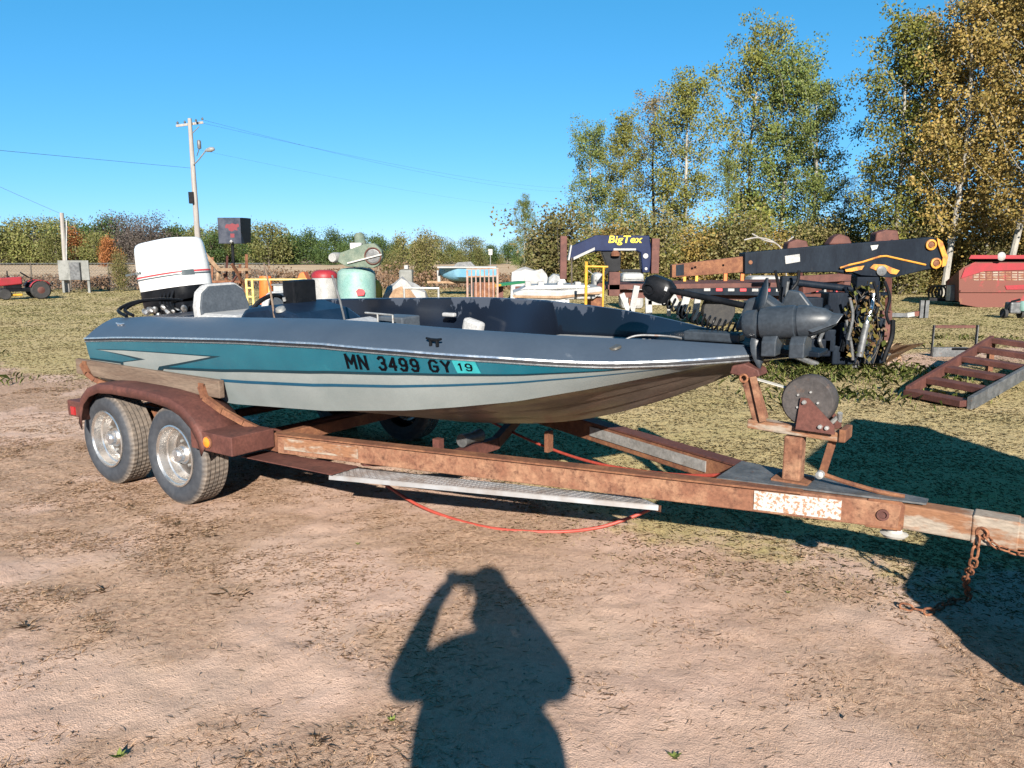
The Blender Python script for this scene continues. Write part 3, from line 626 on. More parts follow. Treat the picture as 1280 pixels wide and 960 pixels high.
def tyre_material():
    m, nt, b = nodes_of('tyre_with_dusty_tread')
    tc = N(nt, 'ShaderNodeTexCoord'); sx = N(nt, 'ShaderNodeSeparateXYZ'); nt.links.new(tc.outputs['Object'], sx.inputs[0])
    ln = N(nt, 'ShaderNodeMath', operation='MULTIPLY'); x2 = N(nt, 'ShaderNodeMath', operation='MULTIPLY'); nt.links.new(sx.outputs[0], x2.inputs[0]); nt.links.new(sx.outputs[0], x2.inputs[1])
    nt.links.new(sx.outputs[2], ln.inputs[0]); nt.links.new(sx.outputs[2], ln.inputs[1])
    ad_ = N(nt, 'ShaderNodeMath', operation='ADD'); nt.links.new(x2.outputs[0], ad_.inputs[0]); nt.links.new(ln.outputs[0], ad_.inputs[1])
    sq = N(nt, 'ShaderNodeMath', operation='SQRT'); nt.links.new(ad_.outputs[0], sq.inputs[0])
    n1 = N(nt, 'ShaderNodeTexNoise', Scale=24.0, Detail=7.0, Roughness=0.7); nt.links.new(tc.outputs['Object'], n1.inputs['Vector'])
    mr = N(nt, 'ShaderNodeMapRange'); mr.inputs[1].default_value = 0.300; mr.inputs[2].default_value = 0.324; nt.links.new(sq.outputs[0], mr.inputs[0])
    side_ = ramp(nt, n1.outputs[0], [(0.35, (0.014, 0.017, 0.023)), (0.7, (0.032, 0.035, 0.042))])
    trd = ramp(nt, n1.outputs[0], [(0.35, (0.05, 0.043, 0.038)), (0.65, (0.135, 0.108, 0.086))])
    nt.links.new(mix(nt, mr.outputs[0], side_, trd), b.inputs['Base Color']); b.inputs['Roughness'].default_value = 0.75
    # sipes across the ribs
    at2 = N(nt, 'ShaderNodeMath', operation='ARCTAN2'); nt.links.new(sx.outputs[0], at2.inputs[0]); nt.links.new(sx.outputs[2], at2.inputs[1])
    ml = N(nt, 'ShaderNodeMath', operation='MULTIPLY'); ml.inputs[1].default_value = 58.0; nt.links.new(at2.outputs[0], ml.inputs[0])
    yy = N(nt, 'ShaderNodeMath', operation='MULTIPLY'); yy.inputs[1].default_value = 26.0; nt.links.new(sx.outputs[1], yy.inputs[0])
    sm = N(nt, 'ShaderNodeMath', operation='ADD'); nt.links.new(ml.outputs[0], sm.inputs[0]); nt.links.new(yy.outputs[0], sm.inputs[1])
    sn = N(nt, 'ShaderNodeMath', operation='SINE'); nt.links.new(sm.outputs[0], sn.inputs[0])
    mu = N(nt, 'ShaderNodeMath', operation='MULTIPLY'); nt.links.new(sn.outputs[0], mu.inputs[0]); nt.links.new(mr.outputs[0], mu.inputs[1])
    bump(nt, b, mu.outputs[0], 0.45, 0.004)
    return m
tyre_mat = tyre_material()
wheel_src = make_wheel(0, 0, -1)
first = True
for (u_, v_, rz) in ((1.2, -1.175, 0), (0.36, -1.175, 0), (1.2, 1.175, math.pi), (0.36, 1.175, math.pi)):
    w = bpy.data.objects.new('wheel', None); COL.objects.link(w); w.parent = trailer
    w.location = (u_, v_, 0.326); w.rotation_euler = (0, 0.7 * u_, rz)
    for o in wheel_src:
        c = o if first else o.copy()
        if not first: COL.objects.link(c)
        c.parent = w
    first = False
# tandem fenders
fprof = [(0.165, 0.45), (0.175, 0.55), (0.22, 0.64), (0.31, 0.705), (0.44, 0.745), (0.62, 0.757), (0.95, 0.757), (1.14, 0.752), (1.32, 0.738), (1.46, 0.70), (1.57, 0.635), (1.64, 0.555), (1.67, 0.47)]
for s in (-1, 1):
    fm = MB()
    vo, vi = s * 1.255, s * 0.955
    def ring(v, dz=0, sc=1.0): return [Vector((0.92 + (u - 0.92) * sc, v, z + dz)) for u, z in fprof]
    fm.grid([ring(vi), ring(vo * 0.5 + vi * 0.5), ring(vo - s * 0.03), ring(vo - s * 0.008, -0.006), ring(vo, -0.018, 0.995), ring(vo, -0.062, 0.955)])
    f_ = part(fm, 'fender', 'rust_red', trailer, smooth=True)
    m_ = f_.modifiers.new('solid', 'SOLIDIFY'); m_.thickness = 0.006; m_.offset = 0
    lb = MB().box2((1.52, min(s * 1.245, s * 0.935), 0.445), (1.93, max(s * 1.245, s * 0.935), 0.562))
    lb_ = part(lb, 'light_bracket', 'rust_red', trailer, bevel=0.006)
    if s < 0:
        part(MB().lathe([(0.032, 0), (0.032, 0.012), (0.02, 0.02), (0, 0.022)], (1.70, -1.247, 0.505), (0, -1, 0), 24), 'amber_marker', 'amber', lb_, smooth=True)
        part(MB().lathe([(0.040, 0), (0.040, 0.006), (0.032, 0.010), (0.032, 0.0)], (1.70, -1.246, 0.505), (0, -1, 0), 24), 'marker_bezel', 'rust', lb_)
    tb = part(MB().box2((-0.06, min(s * 1.22, s * 0.935), 0.46), (0.155, max(s * 1.22, s * 0.935), 0.575)), 'tail_bracket', 'rust_red', trailer, bevel=0.006)
    part(MB().box((0.03, s * 1.224, 0.505), (0.055, 0.012, 0.06)), 'tail_lamp', 'redlens', tb)
# rub boards along the hull and their bent brackets
for s in (-1, 1):
    bk = MB().beam((-0.17, s * 1.062, 0.80), (1.58, s * 1.045, 0.79), 0.04, 0.115)
    part(bk, 'bunk_board', 'bunk', trailer, bevel=0.006)
    for pts in ([(-0.03, s * 1.10, 0.83), (0.03, s * 1.10, 0.765), (0.07, s * 1.07, 0.72), (0.13, s * 1.0, 0.67), (0.14, s * 0.92, 0.52)], [(1.42, s * 1.085, 0.80), (1.45, s * 1.085, 0.73), (1.60, s * 1.06, 0.655), (1.72, s * 1.0, 0.585), (1.80, s * 0.94, 0.535)]):
        br = MB(); 
        for a, b_ in zip(pts[:-1], pts[1:]): br.beam(a, b_, 0.035, 0.035)
        part(br, 'bunk_bracket', 'rust', trailer)
        part(MB().box((pts[0][0], s * 1.086, pts[0][2] - 0.005), (0.05, 0.008, 0.05)), 'bracket_plate', 'rust', trailer)
# running boards
tb_ = MB().prism([(2.52, -1.03, 0.378), (4.30, -0.475, 0.382), (4.16, -0.41, 0.382), (2.52, -0.85, 0.378)], (0, 0, 0.006))
tb_.prism([(2.52, -1.03, 0.378), (4.30, -0.475, 0.382), (4.30, -0.478, 0.36), (2.52, -1.033, 0.356)], (0.0, 0.003, 0))
rb_ = part(tb_, 'running_board', 'tread_plate', trailer)
lug = MB()
for i_ in range(78):
    t = (i_ + 0.5) / 78
    for j_ in range(6):
        f = (j_ + 0.5) / 6; o_ = Vector((2.52, -1.02, 0.3845)).lerp(Vector((4.28, -0.475, 0.3885)), t); n_i = Vector((2.52, -0.86, 0.3845)).lerp(Vector((4.16, -0.415, 0.3885)), t)
        c = o_.lerp(n_i, f); a = 0.78 if (i_ + j_) % 2 else -0.78
        lug.box(c, (0.020, 0.005, 0.003), Matrix.Rotation(a + 0.3, 3, 'Z'))
part(lug, 'tread_lugs', 'tread_plate', rb_)
part(MB().prism([(1.80, -1.09, 0.392), (2.56, -1.05, 0.392), (2.56, -0.84, 0.392), (1.80, -0.92, 0.392)], (0, 0, 0.006)), 'step_plate', 'rust_red', trailer)
for u_, v1, v0 in ((2.62, -0.98, -0.78), (3.36, -0.75, -0.63), (4.27, -0.475, -0.44)):
    part(MB().prism([(u_, v1, 0.376), (u_, v0, 0.376), (u_, v0, 0.34)], (0.03, 0, 0)), 'board_bracket', 'rust', trailer)
# safety chain down to the sand and back up
def chain(pts, n, parent):
    pts = [Vector(p) for p in pts]
    L = [0]
    for a, b_ in zip(pts[:-1], pts[1:]): L.append(L[-1] + (b_ - a).length)
    def pos(t):
        t = t * L[-1]
        for i in range(len(pts) - 1):
            if t <= L[i + 1] + 1e-9: return pts[i].lerp(pts[i + 1], (t - L[i]) / max(1e-9, L[i + 1] - L[i]))
        return pts[-1]
    pitch = L[-1] / n
    ml_ = MB(); h_ = pitch * 0.5; r_ = pitch * 0.28
    loop = [(-h_ + r_ * (1 - math.cos(a)) - 0.0, r_ * math.sin(a)) for a in ()]
    loop = [Vector((h_ * 0.55 + r_ * math.sin(a), r_ * math.cos(a), 0)) for a in np.linspace(0, math.pi, 6)] + [Vector((-h_ * 0.55 - r_ * math.sin(a), -r_ * math.cos(a), 0)) for a in np.linspace(0, math.pi, 6)]
    loop.append(loop[0].copy())
    ml_.tube(loop, pitch * 0.11, 6, cap=False)
    root = bpy.data.objects.new('safety_chain', None); COL.objects.link(root); root.parent = parent
    first_ = None
    for i in range(n):
        p = pos((i + 0.5) / n); d = (pos(min(1, (i + 1) / n)) - pos(i / n)).normalized()
        if first_ is None: o = part(ml_, 'chain_link', 'chain', root, smooth=True); first_ = o
        else: o = first_.copy(); COL.objects.link(o); o.parent = root
        q_ = d.to_track_quat('X', 'Z') @ Matrix.Rotation(math.pi / 2 * (i % 2) + 0.4, 3, 'X').to_quaternion()
        o.rotation_mode = 'QUATERNION'; o.rotation_quaternion = q_; o.location = p
    return root
def TL(p): return Vector(((p - ORG).dot(UD), (p - ORG).dot(VD), p.z))
g1 = TL(ground_at(1195, 752)); g2 = TL(ground_at(1160, 768)); g3 = TL(ground_at(1125, 760))
chain([(5.655, -0.245, 0.445), (5.65, -0.255, 0.33), (5.62, g1.y * 0.5 - 0.14, 0.18), (g1.x + 0.05, g1.y, 0.03), (g1.x, g1.y, 0.012), (g2.x, g2.y, 0.012), (g3.x, g3.y, 0.012)], 20, trailer)
chain([(5.68, -0.245, 0.455), (5.72, -0.26, 0.42), (5.80, -0.262, 0.405), (5.90, -0.255, 0.41), (6.05, -0.24, 0.42)], 11, trailer)
part(MB().torus((5.67, -0.245, 0.46), (0.3, 1, 0), 0.022, 0.007, 14, 6), 'chain_shackle', 'chain', trailer)

# ------------------------------------------------------------------ red air hose hanging under the running board
hz = thing('air_hose', 'red rubber hose looping over the sand below the running board', 'hose', (0, 4.4, 0))
def smooth_path(pts, n=8):
    pts = [Vector(p) for p in pts]; out = []
    for i in range(len(pts) - 1):
        p0 = pts[max(i - 1, 0)]; p1 = pts[i]; p2 = pts[i + 1]; p3 = pts[min(i + 2, len(pts) - 1)]
        for k_ in range(n):
            t = k_ / n
            out.append(0.5 * ((2 * p1) + (p2 - p0) * t + (2 * p0 - 5 * p1 + 4 * p2 - p3) * t * t + (3 * p1 - p0 - 3 * p2 + p3) * t ** 3))
    out.append(pts[-1]); return out
hp = [at(x, y, Y) for x, y, Y in ((478, 603, 5.05), (520, 630, 4.78), (565, 648, 4.60), (620, 661, 4.43), (690, 665, 4.365), (745, 660, 4.40), (785, 648, 4.42), (812, 637, 4.42))]
part(MB().tube(smooth_path(hp), 0.0105, 10), 'hose', 'hose', hz, smooth=True)
part(MB().tube(smooth_path([TW(2.3, 0.70, 0.40), TW(3.0, 0.45, 0.33), TW(3.6, 0.20, 0.34), TW(4.2, -0.02, 0.42), TW(4.6, -0.15, 0.52)]), 0.0095, 8), 'hose', 'hose', hz, smooth=True)

# ------------------------------------------------------------------ bass boat
BZ = 0.55
boat = thing('bass_boat', 'faded teal and silver bass boat with white outboard sitting on the rusty trailer', 'boat', (ORG.x, ORG.y, BZ), (rad(1.9), 0, YAW), local=True)
LB, U0, KP, BMAX, CI = 4.764, 1.9, 3.16, 1.06, 0.228
def pbeam(u):
    t = max(0.0, (min(u, LB) - U0) / (LB - U0)); return max(0.0, 1 - t ** KP)
def tabl(u, xs_, ys_): return float(np.interp(u, xs_, ys_))
def rubz(u): return tabl(u, [0, .5, .98, 1.84, 2.54, 3.1, 3.6, 3.9, 4.1, 4.36, 4.66, 4.77], [.508, .545, .570, .611, .630, .621, .605, .588, .579, .582, .592, .60])
def crestz(u): return tabl(u, [0, .5, 1.1, 1.8, 2.3, 2.8, 3.2, 3.55, 4.0, 4.3, 4.6, 4.77], [.635, .665, .690, .716, .734, .731, .715, .70, .672, .655, .632, .615])
def rubv(u): return BMAX * pbeam(u)
def crestv(u):
    b = pbeam(u); return b * BMAX - CI * min(1, 2 * b)
CHU = [0, 1.6, 2.4, 3.0, 3.3, 3.6, 3.95, 4.2, 4.45, 4.62, 4.72, 4.764]
CHV = [.975, .955, .93, .875, .81, .70, .56, .41, .24, .11, .03, 0]
CHZ = [.165, .165, .208, .268, .308, .350, .425, .482, .535, .568, .585, .595]
def chv(u): return min(tabl(u, CHU, CHV), rubv(u) * 0.985)
def chz(u): return min(tabl(u, CHU, CHZ), rubz(u) - 0.012)
KZU, KZZ = [-1, 0, 1.5, 2.45, 3.08, 3.44, 3.76, 4.11, 4.34, 4.5, 4.63, 4.72, 4.764], [-.02, -.02, -.03, -.04, .01, .065, .149, .281, .384, .465, .522, .562, .588]
def keelz(u):
    w = 0.35 * min(1.0, max(0.0, (4.3 - u) / 1.2)); z = sum(tabl(u + k_ * w, KZU, KZZ) for k_ in (-1, -.5, 0, .5, 1)) / 5
    return min(z, chz(u) - 0.006)
US = list(np.linspace(0, 2.4, 13)) + list(np.linspace(2.5, 4.6, 36)) + [4.64, 4.68, 4.71, 4.735, 4.752, 4.762]
def hullpt(u, t, s, off=0.0):
    """a point on the topside: t = 0 under the rub rail, 1 at the chine"""
    a = Vector((u, s * rubv(u), rubz(u) - 0.018)); b = Vector((u, s * chv(u), chz(u)))
    p = a.lerp(b, t); p.y += s * 0.018 * math.sin(math.pi * t) * pbeam(u)      # slight fullness
    if off:
        n = Vector((0.0, s * (a.z - b.z), -s * s * (abs(a.y) - abs(b.y)) * 1.0)); 
        du = 0.02; sl = (rubv(u + du) - rubv(u - du)) / (2 * du)
        n = Vector((-sl * 0.9, s, -0.15)).normalized(); p = p + n * off
    return p
for s in (-1, 1):
    part(MB().grid([[hullpt(u, t, s) for t in np.linspace(0, 1, 9)] for u in US]), 'topside', 'hullgrey', boat, smooth=True)
    rows = []
    for u in US:
        c = Vector((u, s * chv(u), chz(u))); k_ = Vector((u, 0, keelz(u)))
        fl = c + Vector((0, -s * min(0.07, chv(u) * 0.3), -0.006))
        r_ = [c, fl]
        for t in (0.2, 0.38, 0.40, 0.6, 0.75, 0.77, 0.9, 1.0):
            p = fl.lerp(k_, t)
            if t in (0.40, 0.77): p.z += 0.012 * pbeam(u)
            p.z -= 0.02 * math.sin(math.pi * t) * (1 - pbeam(u)) * 0
            r_.append(p)
        rows.append(r_)
    part(MB().grid(rows), 'hull_bottom', 'hullbottom', boat, smooth=True)
# transom
tp = []
for s, rng_ in ((-1, 1), (1, 1)):
    pass
tr_ = [hullpt(0, t, -1) for t in np.linspace(0, 1, 5)] + [Vector((0, 0, keelz(0)))] + [hullpt(0, t, 1) for t in np.linspace(1, 0, 5)]
part(MB().prism([p + Vector((0.002, 0, 0)) for p in tr_], (0.04, 0, 0)), 'transom', 'hullgrey', boat)
# painted bands on the topsides, laid on as thin sheets that follow the hull
def tealt(u): return tabl(u, [0, .45, .9, 1.3, 1.8, 3.1, 3.7, 4.05, 4.25, 4.36], [.42, .47, .50, .47, .43, .34, .33, .25, .14, .03])
def low1(u): return tabl(u, [1.55, 1.8, 3.1, 3.7, 4.2, 4.6], [.585, .59, .535, .50, .42, .36])
for s in (-1, 1):
    ul = [u for u in US if u <= 4.36] + [4.36]
    part(MB().grid([[hullpt(u, tealt(u) * k_ + 0.0, s, 0.003) for k_ in np.linspace(0, 1, 5)] for u in ul]), 'teal_band', 'teal', boat, smooth=True)
    part(MB().grid([[hullpt(u, tealt(u) + d, s, 0.0045) for d in (-0.02, 0.02)] for u in ul]), 'pinstripe', 'pin', boat, smooth=True)
    ul = [1.55] + [u for u in US if 1.55 < u <= 4.6]
    part(MB().grid([[hullpt(u, low1(u) + d, s, 0.003) for d in (0.0, 0.022, 0.045)] for u in ul]), 'lower_stripe', 'bluestripe', boat, smooth=True)
    # lightning flash at the stern quarter
    poly = [(0.16, .205), (1.52, .235), (0.90, .475), (0.86, .56), (0.44, .56), (0.46, .455), (0.76, .36)]
    def flash(pl, off, name, mat):
        bm = bmesh.new(); vs_ = [bm.verts.new((u, t, 0)) for u, t in pl]; f_ = bm.faces.new(vs_)
        bmesh.ops.triangulate(bm, faces=[f_])
        for _ in range(3): bmesh.ops.subdivide_edges(bm, edges=bm.edges[:], cuts=1, use_grid_fill=True)
        mb = MB(); mb.v = [hullpt(v.co.x, v.co.y, s, off) for v in bm.verts]; bm.verts.index_update(); mb.f = [tuple(v.index for v in f.verts) for f in bm.faces]; bm.free()
        return part(mb, name, mat, boat, smooth=True)
    flash([(0.115, .19), (1.62, .222), (0.95, .49), (0.92, .548), (0.40, .548), (0.42, .452), (0.66, .375)], 0.0055, 'flash_outline', 'pin')
    flash(poly, 0.0075, 'flash_decal', 'hullgrey')
# registration on the near side
def text_mesh(body, size=1.0, offset=0.0, shear=0.0):
    c = bpy.data.curves.new('txt', 'FONT'); c.body = body; c.size = size; c.offset = offset; c.shear = shear; c.resolution_u = 3
    o = bpy.data.objects.new('txt', c); COL.objects.link(o)
    bpy.context.view_layer.update()
    dg = bpy.context.evaluated_depsgraph_get(); m = o.evaluated_get(dg).to_mesh()
    v = [Vector(p.co) for p in m.vertices]; f = [tuple(p.vertices) for p in m.polygons]
    o.evaluated_get(dg).to_mesh_clear(); bpy.data.objects.remove(o); bpy.data.curves.remove(c)
    return v, f
def hull_text(body, u0, u1, t0, t1, off, name, mat, parent, bold=0.012, slant=0.0):
    v, f = text_mesh(body, 1.0, bold)
    x0 = min(p.x for p in v); x1 = max(p.x for p in v); y0 = min(p.y for p in v); y1 = max(p.y for p in v)
    mb = MB()
    for p in v:
        fx = (p.x - x0) / (x1 - x0); fy = (p.y - y0) / (y1 - y0)
        u = u0 + (u1 - u0) * fx; t = t1 + (t0 - t1) * fy - 0.0
        mb.v.append(hullpt(u + slant * fy, t, -1, off))
    mb.f = f
    return part(mb, name, mat, parent)
GLYPH = {'M': [[(0, 0), (0, 1), (0.5, 0.35), (1, 1), (1, 0)]], 'N': [[(0, 0), (0, 1), (1, 0), (1, 1)]], '3': [[(0.02, 0.85), (0.25, 1), (0.75, 1), (0.98, 0.82), (0.9, 0.6), (0.5, 0.52)], [(0.5, 0.52), (0.95, 0.42), (1, 0.2), (0.75, 0), (0.25, 0), (0, 0.18)]],
 '4': [[(0.75, 0), (0.75, 1), (0, 0.3), (1, 0.3)]], '9': [[(0.95, 0.55), (0.7, 0.42), (0.25, 0.42), (0.02, 0.62), (0.1, 0.9), (0.35, 1), (0.7, 1), (0.97, 0.8), (0.95, 0.3), (0.75, 0.02), (0.3, 0), (0.05, 0.15)]],
 'G': [[(0.98, 0.82), (0.75, 1), (0.28, 1), (0.02, 0.78), (0.02, 0.22), (0.28, 0), (0.75, 0), (0.98, 0.2), (0.98, 0.48), (0.55, 0.48)]], 'Y': [[(0, 1), (0.5, 0.48), (1, 1)], [(0.5, 0.48), (0.5, 0)]], '1': [[(0.2, 0.8), (0.6, 1), (0.6, 0)]]}
def glyph(ch, u0, u1, t0, t1, off, w, mat, parent, name):
    """a painted character: strokes of even width laid on the hull (t0 top, t1 bottom)"""
    mb = MB(); sx_ = u1 - u0; sy_ = (t1 - t0) * 0.43; k_ = 0
    for pl in GLYPH[ch]:
        for (xa, ya), (xb, yb) in zip(pl[:-1], pl[1:]):
            A = np.array([xa * sx_, ya * sy_]); Bq = np.array([xb * sx_, yb * sy_]); d = (Bq - A) / np.linalg.norm(Bq - A); n2 = np.array([-d[1], d[0]]) * w / 2
            A = A - d * w * 0.35; Bq = Bq + d * w * 0.35; k_ += 1; o_ = off + 0.0002 * k_
            mb.add([hullpt(u0 + p[0], t1 - (t1 - t0) * p[1] / sy_, -1, o_) for p in (A - n2, Bq - n2, Bq + n2, A + n2)], [(0, 1, 2, 3)])
    return part(mb, name, mat, parent)
def write(txt, u0, t0, t1, cw, gap, off, w, mat, parent, name):
    u = u0
    for ch in txt:
        c_ = cw * (1.25 if ch == 'M' else 1.0) * (0.6 if ch == '1' else 1)
        glyph(ch, u, u + c_, t0, t1, off, w, mat, parent, name); u += c_ + gap
write('MN', 2.715, .085, .285, 0.047, 0.030, 0.006, 0.019, 'letter_and_shade', boat, 'registration_letter')
write('3499', 2.935, .080, .278, 0.040, 0.026, 0.006, 0.017, 'letter_and_shade', boat, 'registration_number')
write('GY', 3.240, .075, .272, 0.042, 0.026, 0.006, 0.016, 'letter_and_shade', boat, 'registration_letter')
st = part(MB().grid([[hullpt(u + (0.012 * (t / 0.25)), t, -1, 0.0065) for t in (0.045, 0.17, 0.295)] for u in np.linspace(3.365, 3.485, 5)]), 'registration_sticker', 'sticker', boat)
write('19', 3.395, .10, .235, 0.030, 0.020, 0.008, 0.010, 'letter_and_shade', st, 'sticker_number')
# rub rail: bright trim with a dark insert
for s in (-1, 1):
    def rail_pts(dv, dz): return [Vector((u + (0.012 if u > 4.7 else 0), s * (rubv(u) + dv), rubz(u) + dz)) for u in US]
    r1 = MB().grid([[a, b, c, d] for a, b, c, d in zip(rail_pts(-0.02, 0.006), rail_pts(0.012, 0.003), rail_pts(0.014, -0.006), rail_pts(0.004, -0.008))])
    part(r1, 'rub_rail', 'chrome', boat, smooth=True)
    part(MB().grid([[a, b, c] for a, b, c in zip(rail_pts(0.003, -0.007), rail_pts(0.009, -0.015), rail_pts(0.004, -0.022))]), 'rail_insert', 'trimdark', boat, smooth=True)
    part(MB().grid([[a, b, c] for a, b, c in zip(rail_pts(0.004, -0.022), rail_pts(0.012, -0.027), rail_pts(-0.004, -0.034))]), 'rail_lip', 'chrome', boat, smooth=True)
# deck cap: sloped side decks to the crest, then the coaming inside
FLOOR, FORE = 0.28, 0.56
def inner_z(u):
    if u < 0.32: return 0.60
    if u < 0.36: return 0.60 + (FLOOR - 0.60) * (u - 0.32) / 0.04
    if u < 2.92: return FLOOR
    if u < 3.0: return FLOOR + (0.50 - FLOOR) * (u - 2.92) / 0.08
    return tabl(u, [3.0, 3.6, 4.3, 4.62, 4.764], [.50, .53, .575, .595, .60])
UD2 = sorted(set(US + [0.32, 0.36, 2.92, 3.0]))
for s in (-1, 1):
    rows = []
    for u in UD2:
        a = Vector((u, s * rubv(u), rubz(u) + 0.004)); c = Vector((u, s * crestv(u), crestz(u)))
        r_ = [a]
        for t in (0.06, 0.3, 0.6, 0.86, 0.96, 1.0):
            p = a.lerp(c, t); p.z += 0.016 * math.sin(math.pi * t) * pbeam(u); r_.append(p)
        r_.append(c + Vector((0, -s * 0.02 * pbeam(u), -0.002)))
        rows.append(r_)
    part(MB().grid(rows), 'side_deck', 'deck', boat, smooth=True)
    part(MB().grid([[Vector((u, s * (crestv(u) - 0.02 * pbeam(u)), crestz(u) - 0.002)), Vector((u, s * (crestv(u) - 0.03 * pbeam(u)), crestz(u) - 0.012)), Vector((u, s * (crestv(u) * 0.985 - 0.045 * pbeam(u)), min(inner_z(u), crestz(u) - 0.014)))] for u in UD2]), 'coaming', 'navy', boat, smooth=True)
part(MB().grid([[Vector((u, (crestv(u) * 0.985 - 0.045 * pbeam(u)) * k_, min(inner_z(u), crestz(u) - 0.014))) for k_ in np.linspace(-1, 1, 7)] for u in UD2 if u <= 2.92]), 'cockpit_floor', 'carpet', boat)
part(MB().grid([[Vector((u, (crestv(u) * 0.985 - 0.045 * pbeam(u)) * k_, min(inner_z(u), crestz(u) - 0.014))) for k_ in np.linspace(-1, 1, 7)] for u in UD2 if 2.92 <= u <= 4.05]), 'fore_deck', 'carpet', boat)
part(MB().grid([[Vector((u, (crestv(u) * 0.985 - 0.045 * pbeam(u)) * k_, min(inner_z(u), crestz(u) - 0.014) + 0.001)) for k_ in np.linspace(-1, 1, 7)] for u in UD2 if u >= 4.0]), 'bow_deck', 'deck', boat)
part(MB().box((0.16, 0, 0.615), (0.30, 1.55, 0.02)), 'stern_deck', 'dkblue', boat, bevel=0.004)
# small fittings
def cleat(u, v, z, name, mat, length=0.14):
    c = MB(); c.tube([(u - length / 2, v, z + 0.035), (u - length * 0.2, v, z + 0.028), (u + length * 0.2, v, z + 0.028), (u + length / 2, v, z + 0.035)], [0.006, 0.009, 0.009, 0.006], 8)
    for d in (-0.22, 0.22): c.tube([(u + d * length, v, z - 0.004), (u + d * length, v, z + 0.028)], 0.009, 8)
    return part(c, name, mat, boat, smooth=True)
cleat(3.25, -0.925, 0.648, 'cleat', 'black', 0.10)
cleat(4.32, 0.08, inner_z(4.32) + 0.015, 'bow_cleat', 'chrome', 0.12)
cleat(0.30, -0.95, 0.585, 'stern_cleat', 'chrome', 0.10)
bl = part(MB().lathe([(0.0, 0.01), (0.03, 0.009), (0.036, 0.0)], (4.06, -0.50, 0.634), (-0.1, -0.25, 1), 20), 'bow_light_lens', worn('dull_lens', (0.05, 0.05, 0.05), (0.10, 0.09, 0.07), rough=0.3), boat, smooth=True); bl.scale = (1, 1, 1)
part(MB().tube(smooth_path([(3.94, -0.30, 0.60), (4.02, -0.22, 0.655), (4.12, -0.16, 0.66), (4.22, -0.08, 0.645), (4.28, 0.0, 0.61)]), 0.006, 8), 'bow_cable', 'galvdark', boat, smooth=True)
# outboard motor
ob = bpy.data.objects.new('outboard_motor', None); COL.objects.link(ob); ob.parent = boat
ob.location = (-0.53, 0.02, 0.94); ob.rotation_euler = (0, rad(-7), rad(8))
def cowl_ring(hw, hl, z, n=40, p=3.2, cx0=0.0, tilt=0.0):
    out = []
    for k_ in range(n):
        a = 2 * math.pi * k_ / n; c, s_ = math.cos(a), math.sin(a)
        x = cx0 + hl * math.copysign(abs(c) ** (2 / p), c); y = hw * math.copysign(abs(s_) ** (2 / p), s_)
        out.append(Vector((x, y, z + tilt * x)))
    return out
def ring_mesh(rings, cap0=True, cap1=True):
    n = len(rings[0]); m_ = MB(); fs = []
    for i in range(len(rings) - 1):
        fs += [(i * n + k_, i * n + (k_ + 1) % n, (i + 1) * n + (k_ + 1) % n, (i + 1) * n + k_) for k_ in range(n)]
    if cap0: fs.append(tuple(reversed(range(n))))
    if cap1: fs.append(tuple((len(rings) - 1) * n + k_ for k_ in range(n)))
    return m_.add([p for r in rings for p in r], fs)
CW, CL = 0.215, 0.315
cow = part(ring_mesh([cowl_ring(CW, CL, -0.15), cowl_ring(CW * 1.01, CL * 1.01, -0.06), cowl_ring(CW, CL, 0.06), cowl_ring(CW * 0.97, CL * 0.965, 0.18), cowl_ring(CW * 0.945, CL * 0.935, 0.225), cowl_ring(CW * 0.90, CL * 0.89, 0.250), cowl_ring(CW * 0.80, CL * 0.80, 0.263), cowl_ring(CW * 0.5, CL * 0.5, 0.274)], True, True), 'cowl', 'cowlwhite', ob, smooth=True)
def cowl_band(z0, z1, off, name, mat, a0=0.0, a1=2 * math.pi, n=40):
    rows = []
    for z in (z0, z1):
        k1 = 1.0 + off; row = []
        for a in np.linspace(a0, a1, n + 1):
            c, s_ = math.cos(a), math.sin(a)
            row.append(Vector(((CL * k1 + 0.002) * math.copysign(abs(c) ** (2 / 3.2), c), (CW * k1 + 0.002) * math.copysign(abs(s_) ** (2 / 3.2), s_), z)))
        rows.append(row)
    return part(MB().grid(rows), name, mat, cow, smooth=True)
cowl_band(-0.036, -0.022, 0.012, 'red_stripe', 'red_line')
cowl_band(-0.056, -0.044, 0.013, 'dark_stripe', 'grey_tape')
cowl_band(-0.062, -0.018, 0.018, 'grey_badge', 'grey_tape', -0.62, -0.12, 8)
# apron under the cowl, power head and mid section
part(ring_mesh([cowl_ring(CW * 0.90, CL * 0.92, -0.30, tilt=0.16), cowl_ring(CW * 0.97, CL * 0.98, -0.27, tilt=0.14), cowl_ring(CW * 1.0, CL * 1.005, -0.20), cowl_ring(CW * 1.0, CL * 1.0, -0.152)]), 'lower_cowl', 'black', ob, smooth=True)
ph = MB()
for (x, y, z, a, b_, c) in ((0.12, -0.08, -0.33, 0.30, 0.22, 0.10), (0.22, -0.10, -0.42, 0.20, 0.16, 0.12), (-0.05, -0.12, -0.38, 0.16, 0.14, 0.14)): ph.box((x, y, z), (a, b_, c))
part(ph, 'steering_bracket', 'black', ob, bevel=0.02)
pb_ = MB()
for k_ in range(9):
    x = -0.12 + 0.06 * k_ + random.uniform(-0.02, 0.02); z = -0.31 - random.uniform(0.0, 0.12); pb_.lathe([(0.018, -0.03), (0.026, -0.01), (0.026, 0.02), (0.012, 0.04)], (x, -0.22 - random.uniform(0, 0.05), z), (random.uniform(-1, 1), random.uniform(-1, 1), 0.6), 8)
part(pb_, 'bracket_castings', 'metalbits', ob, smooth=True)
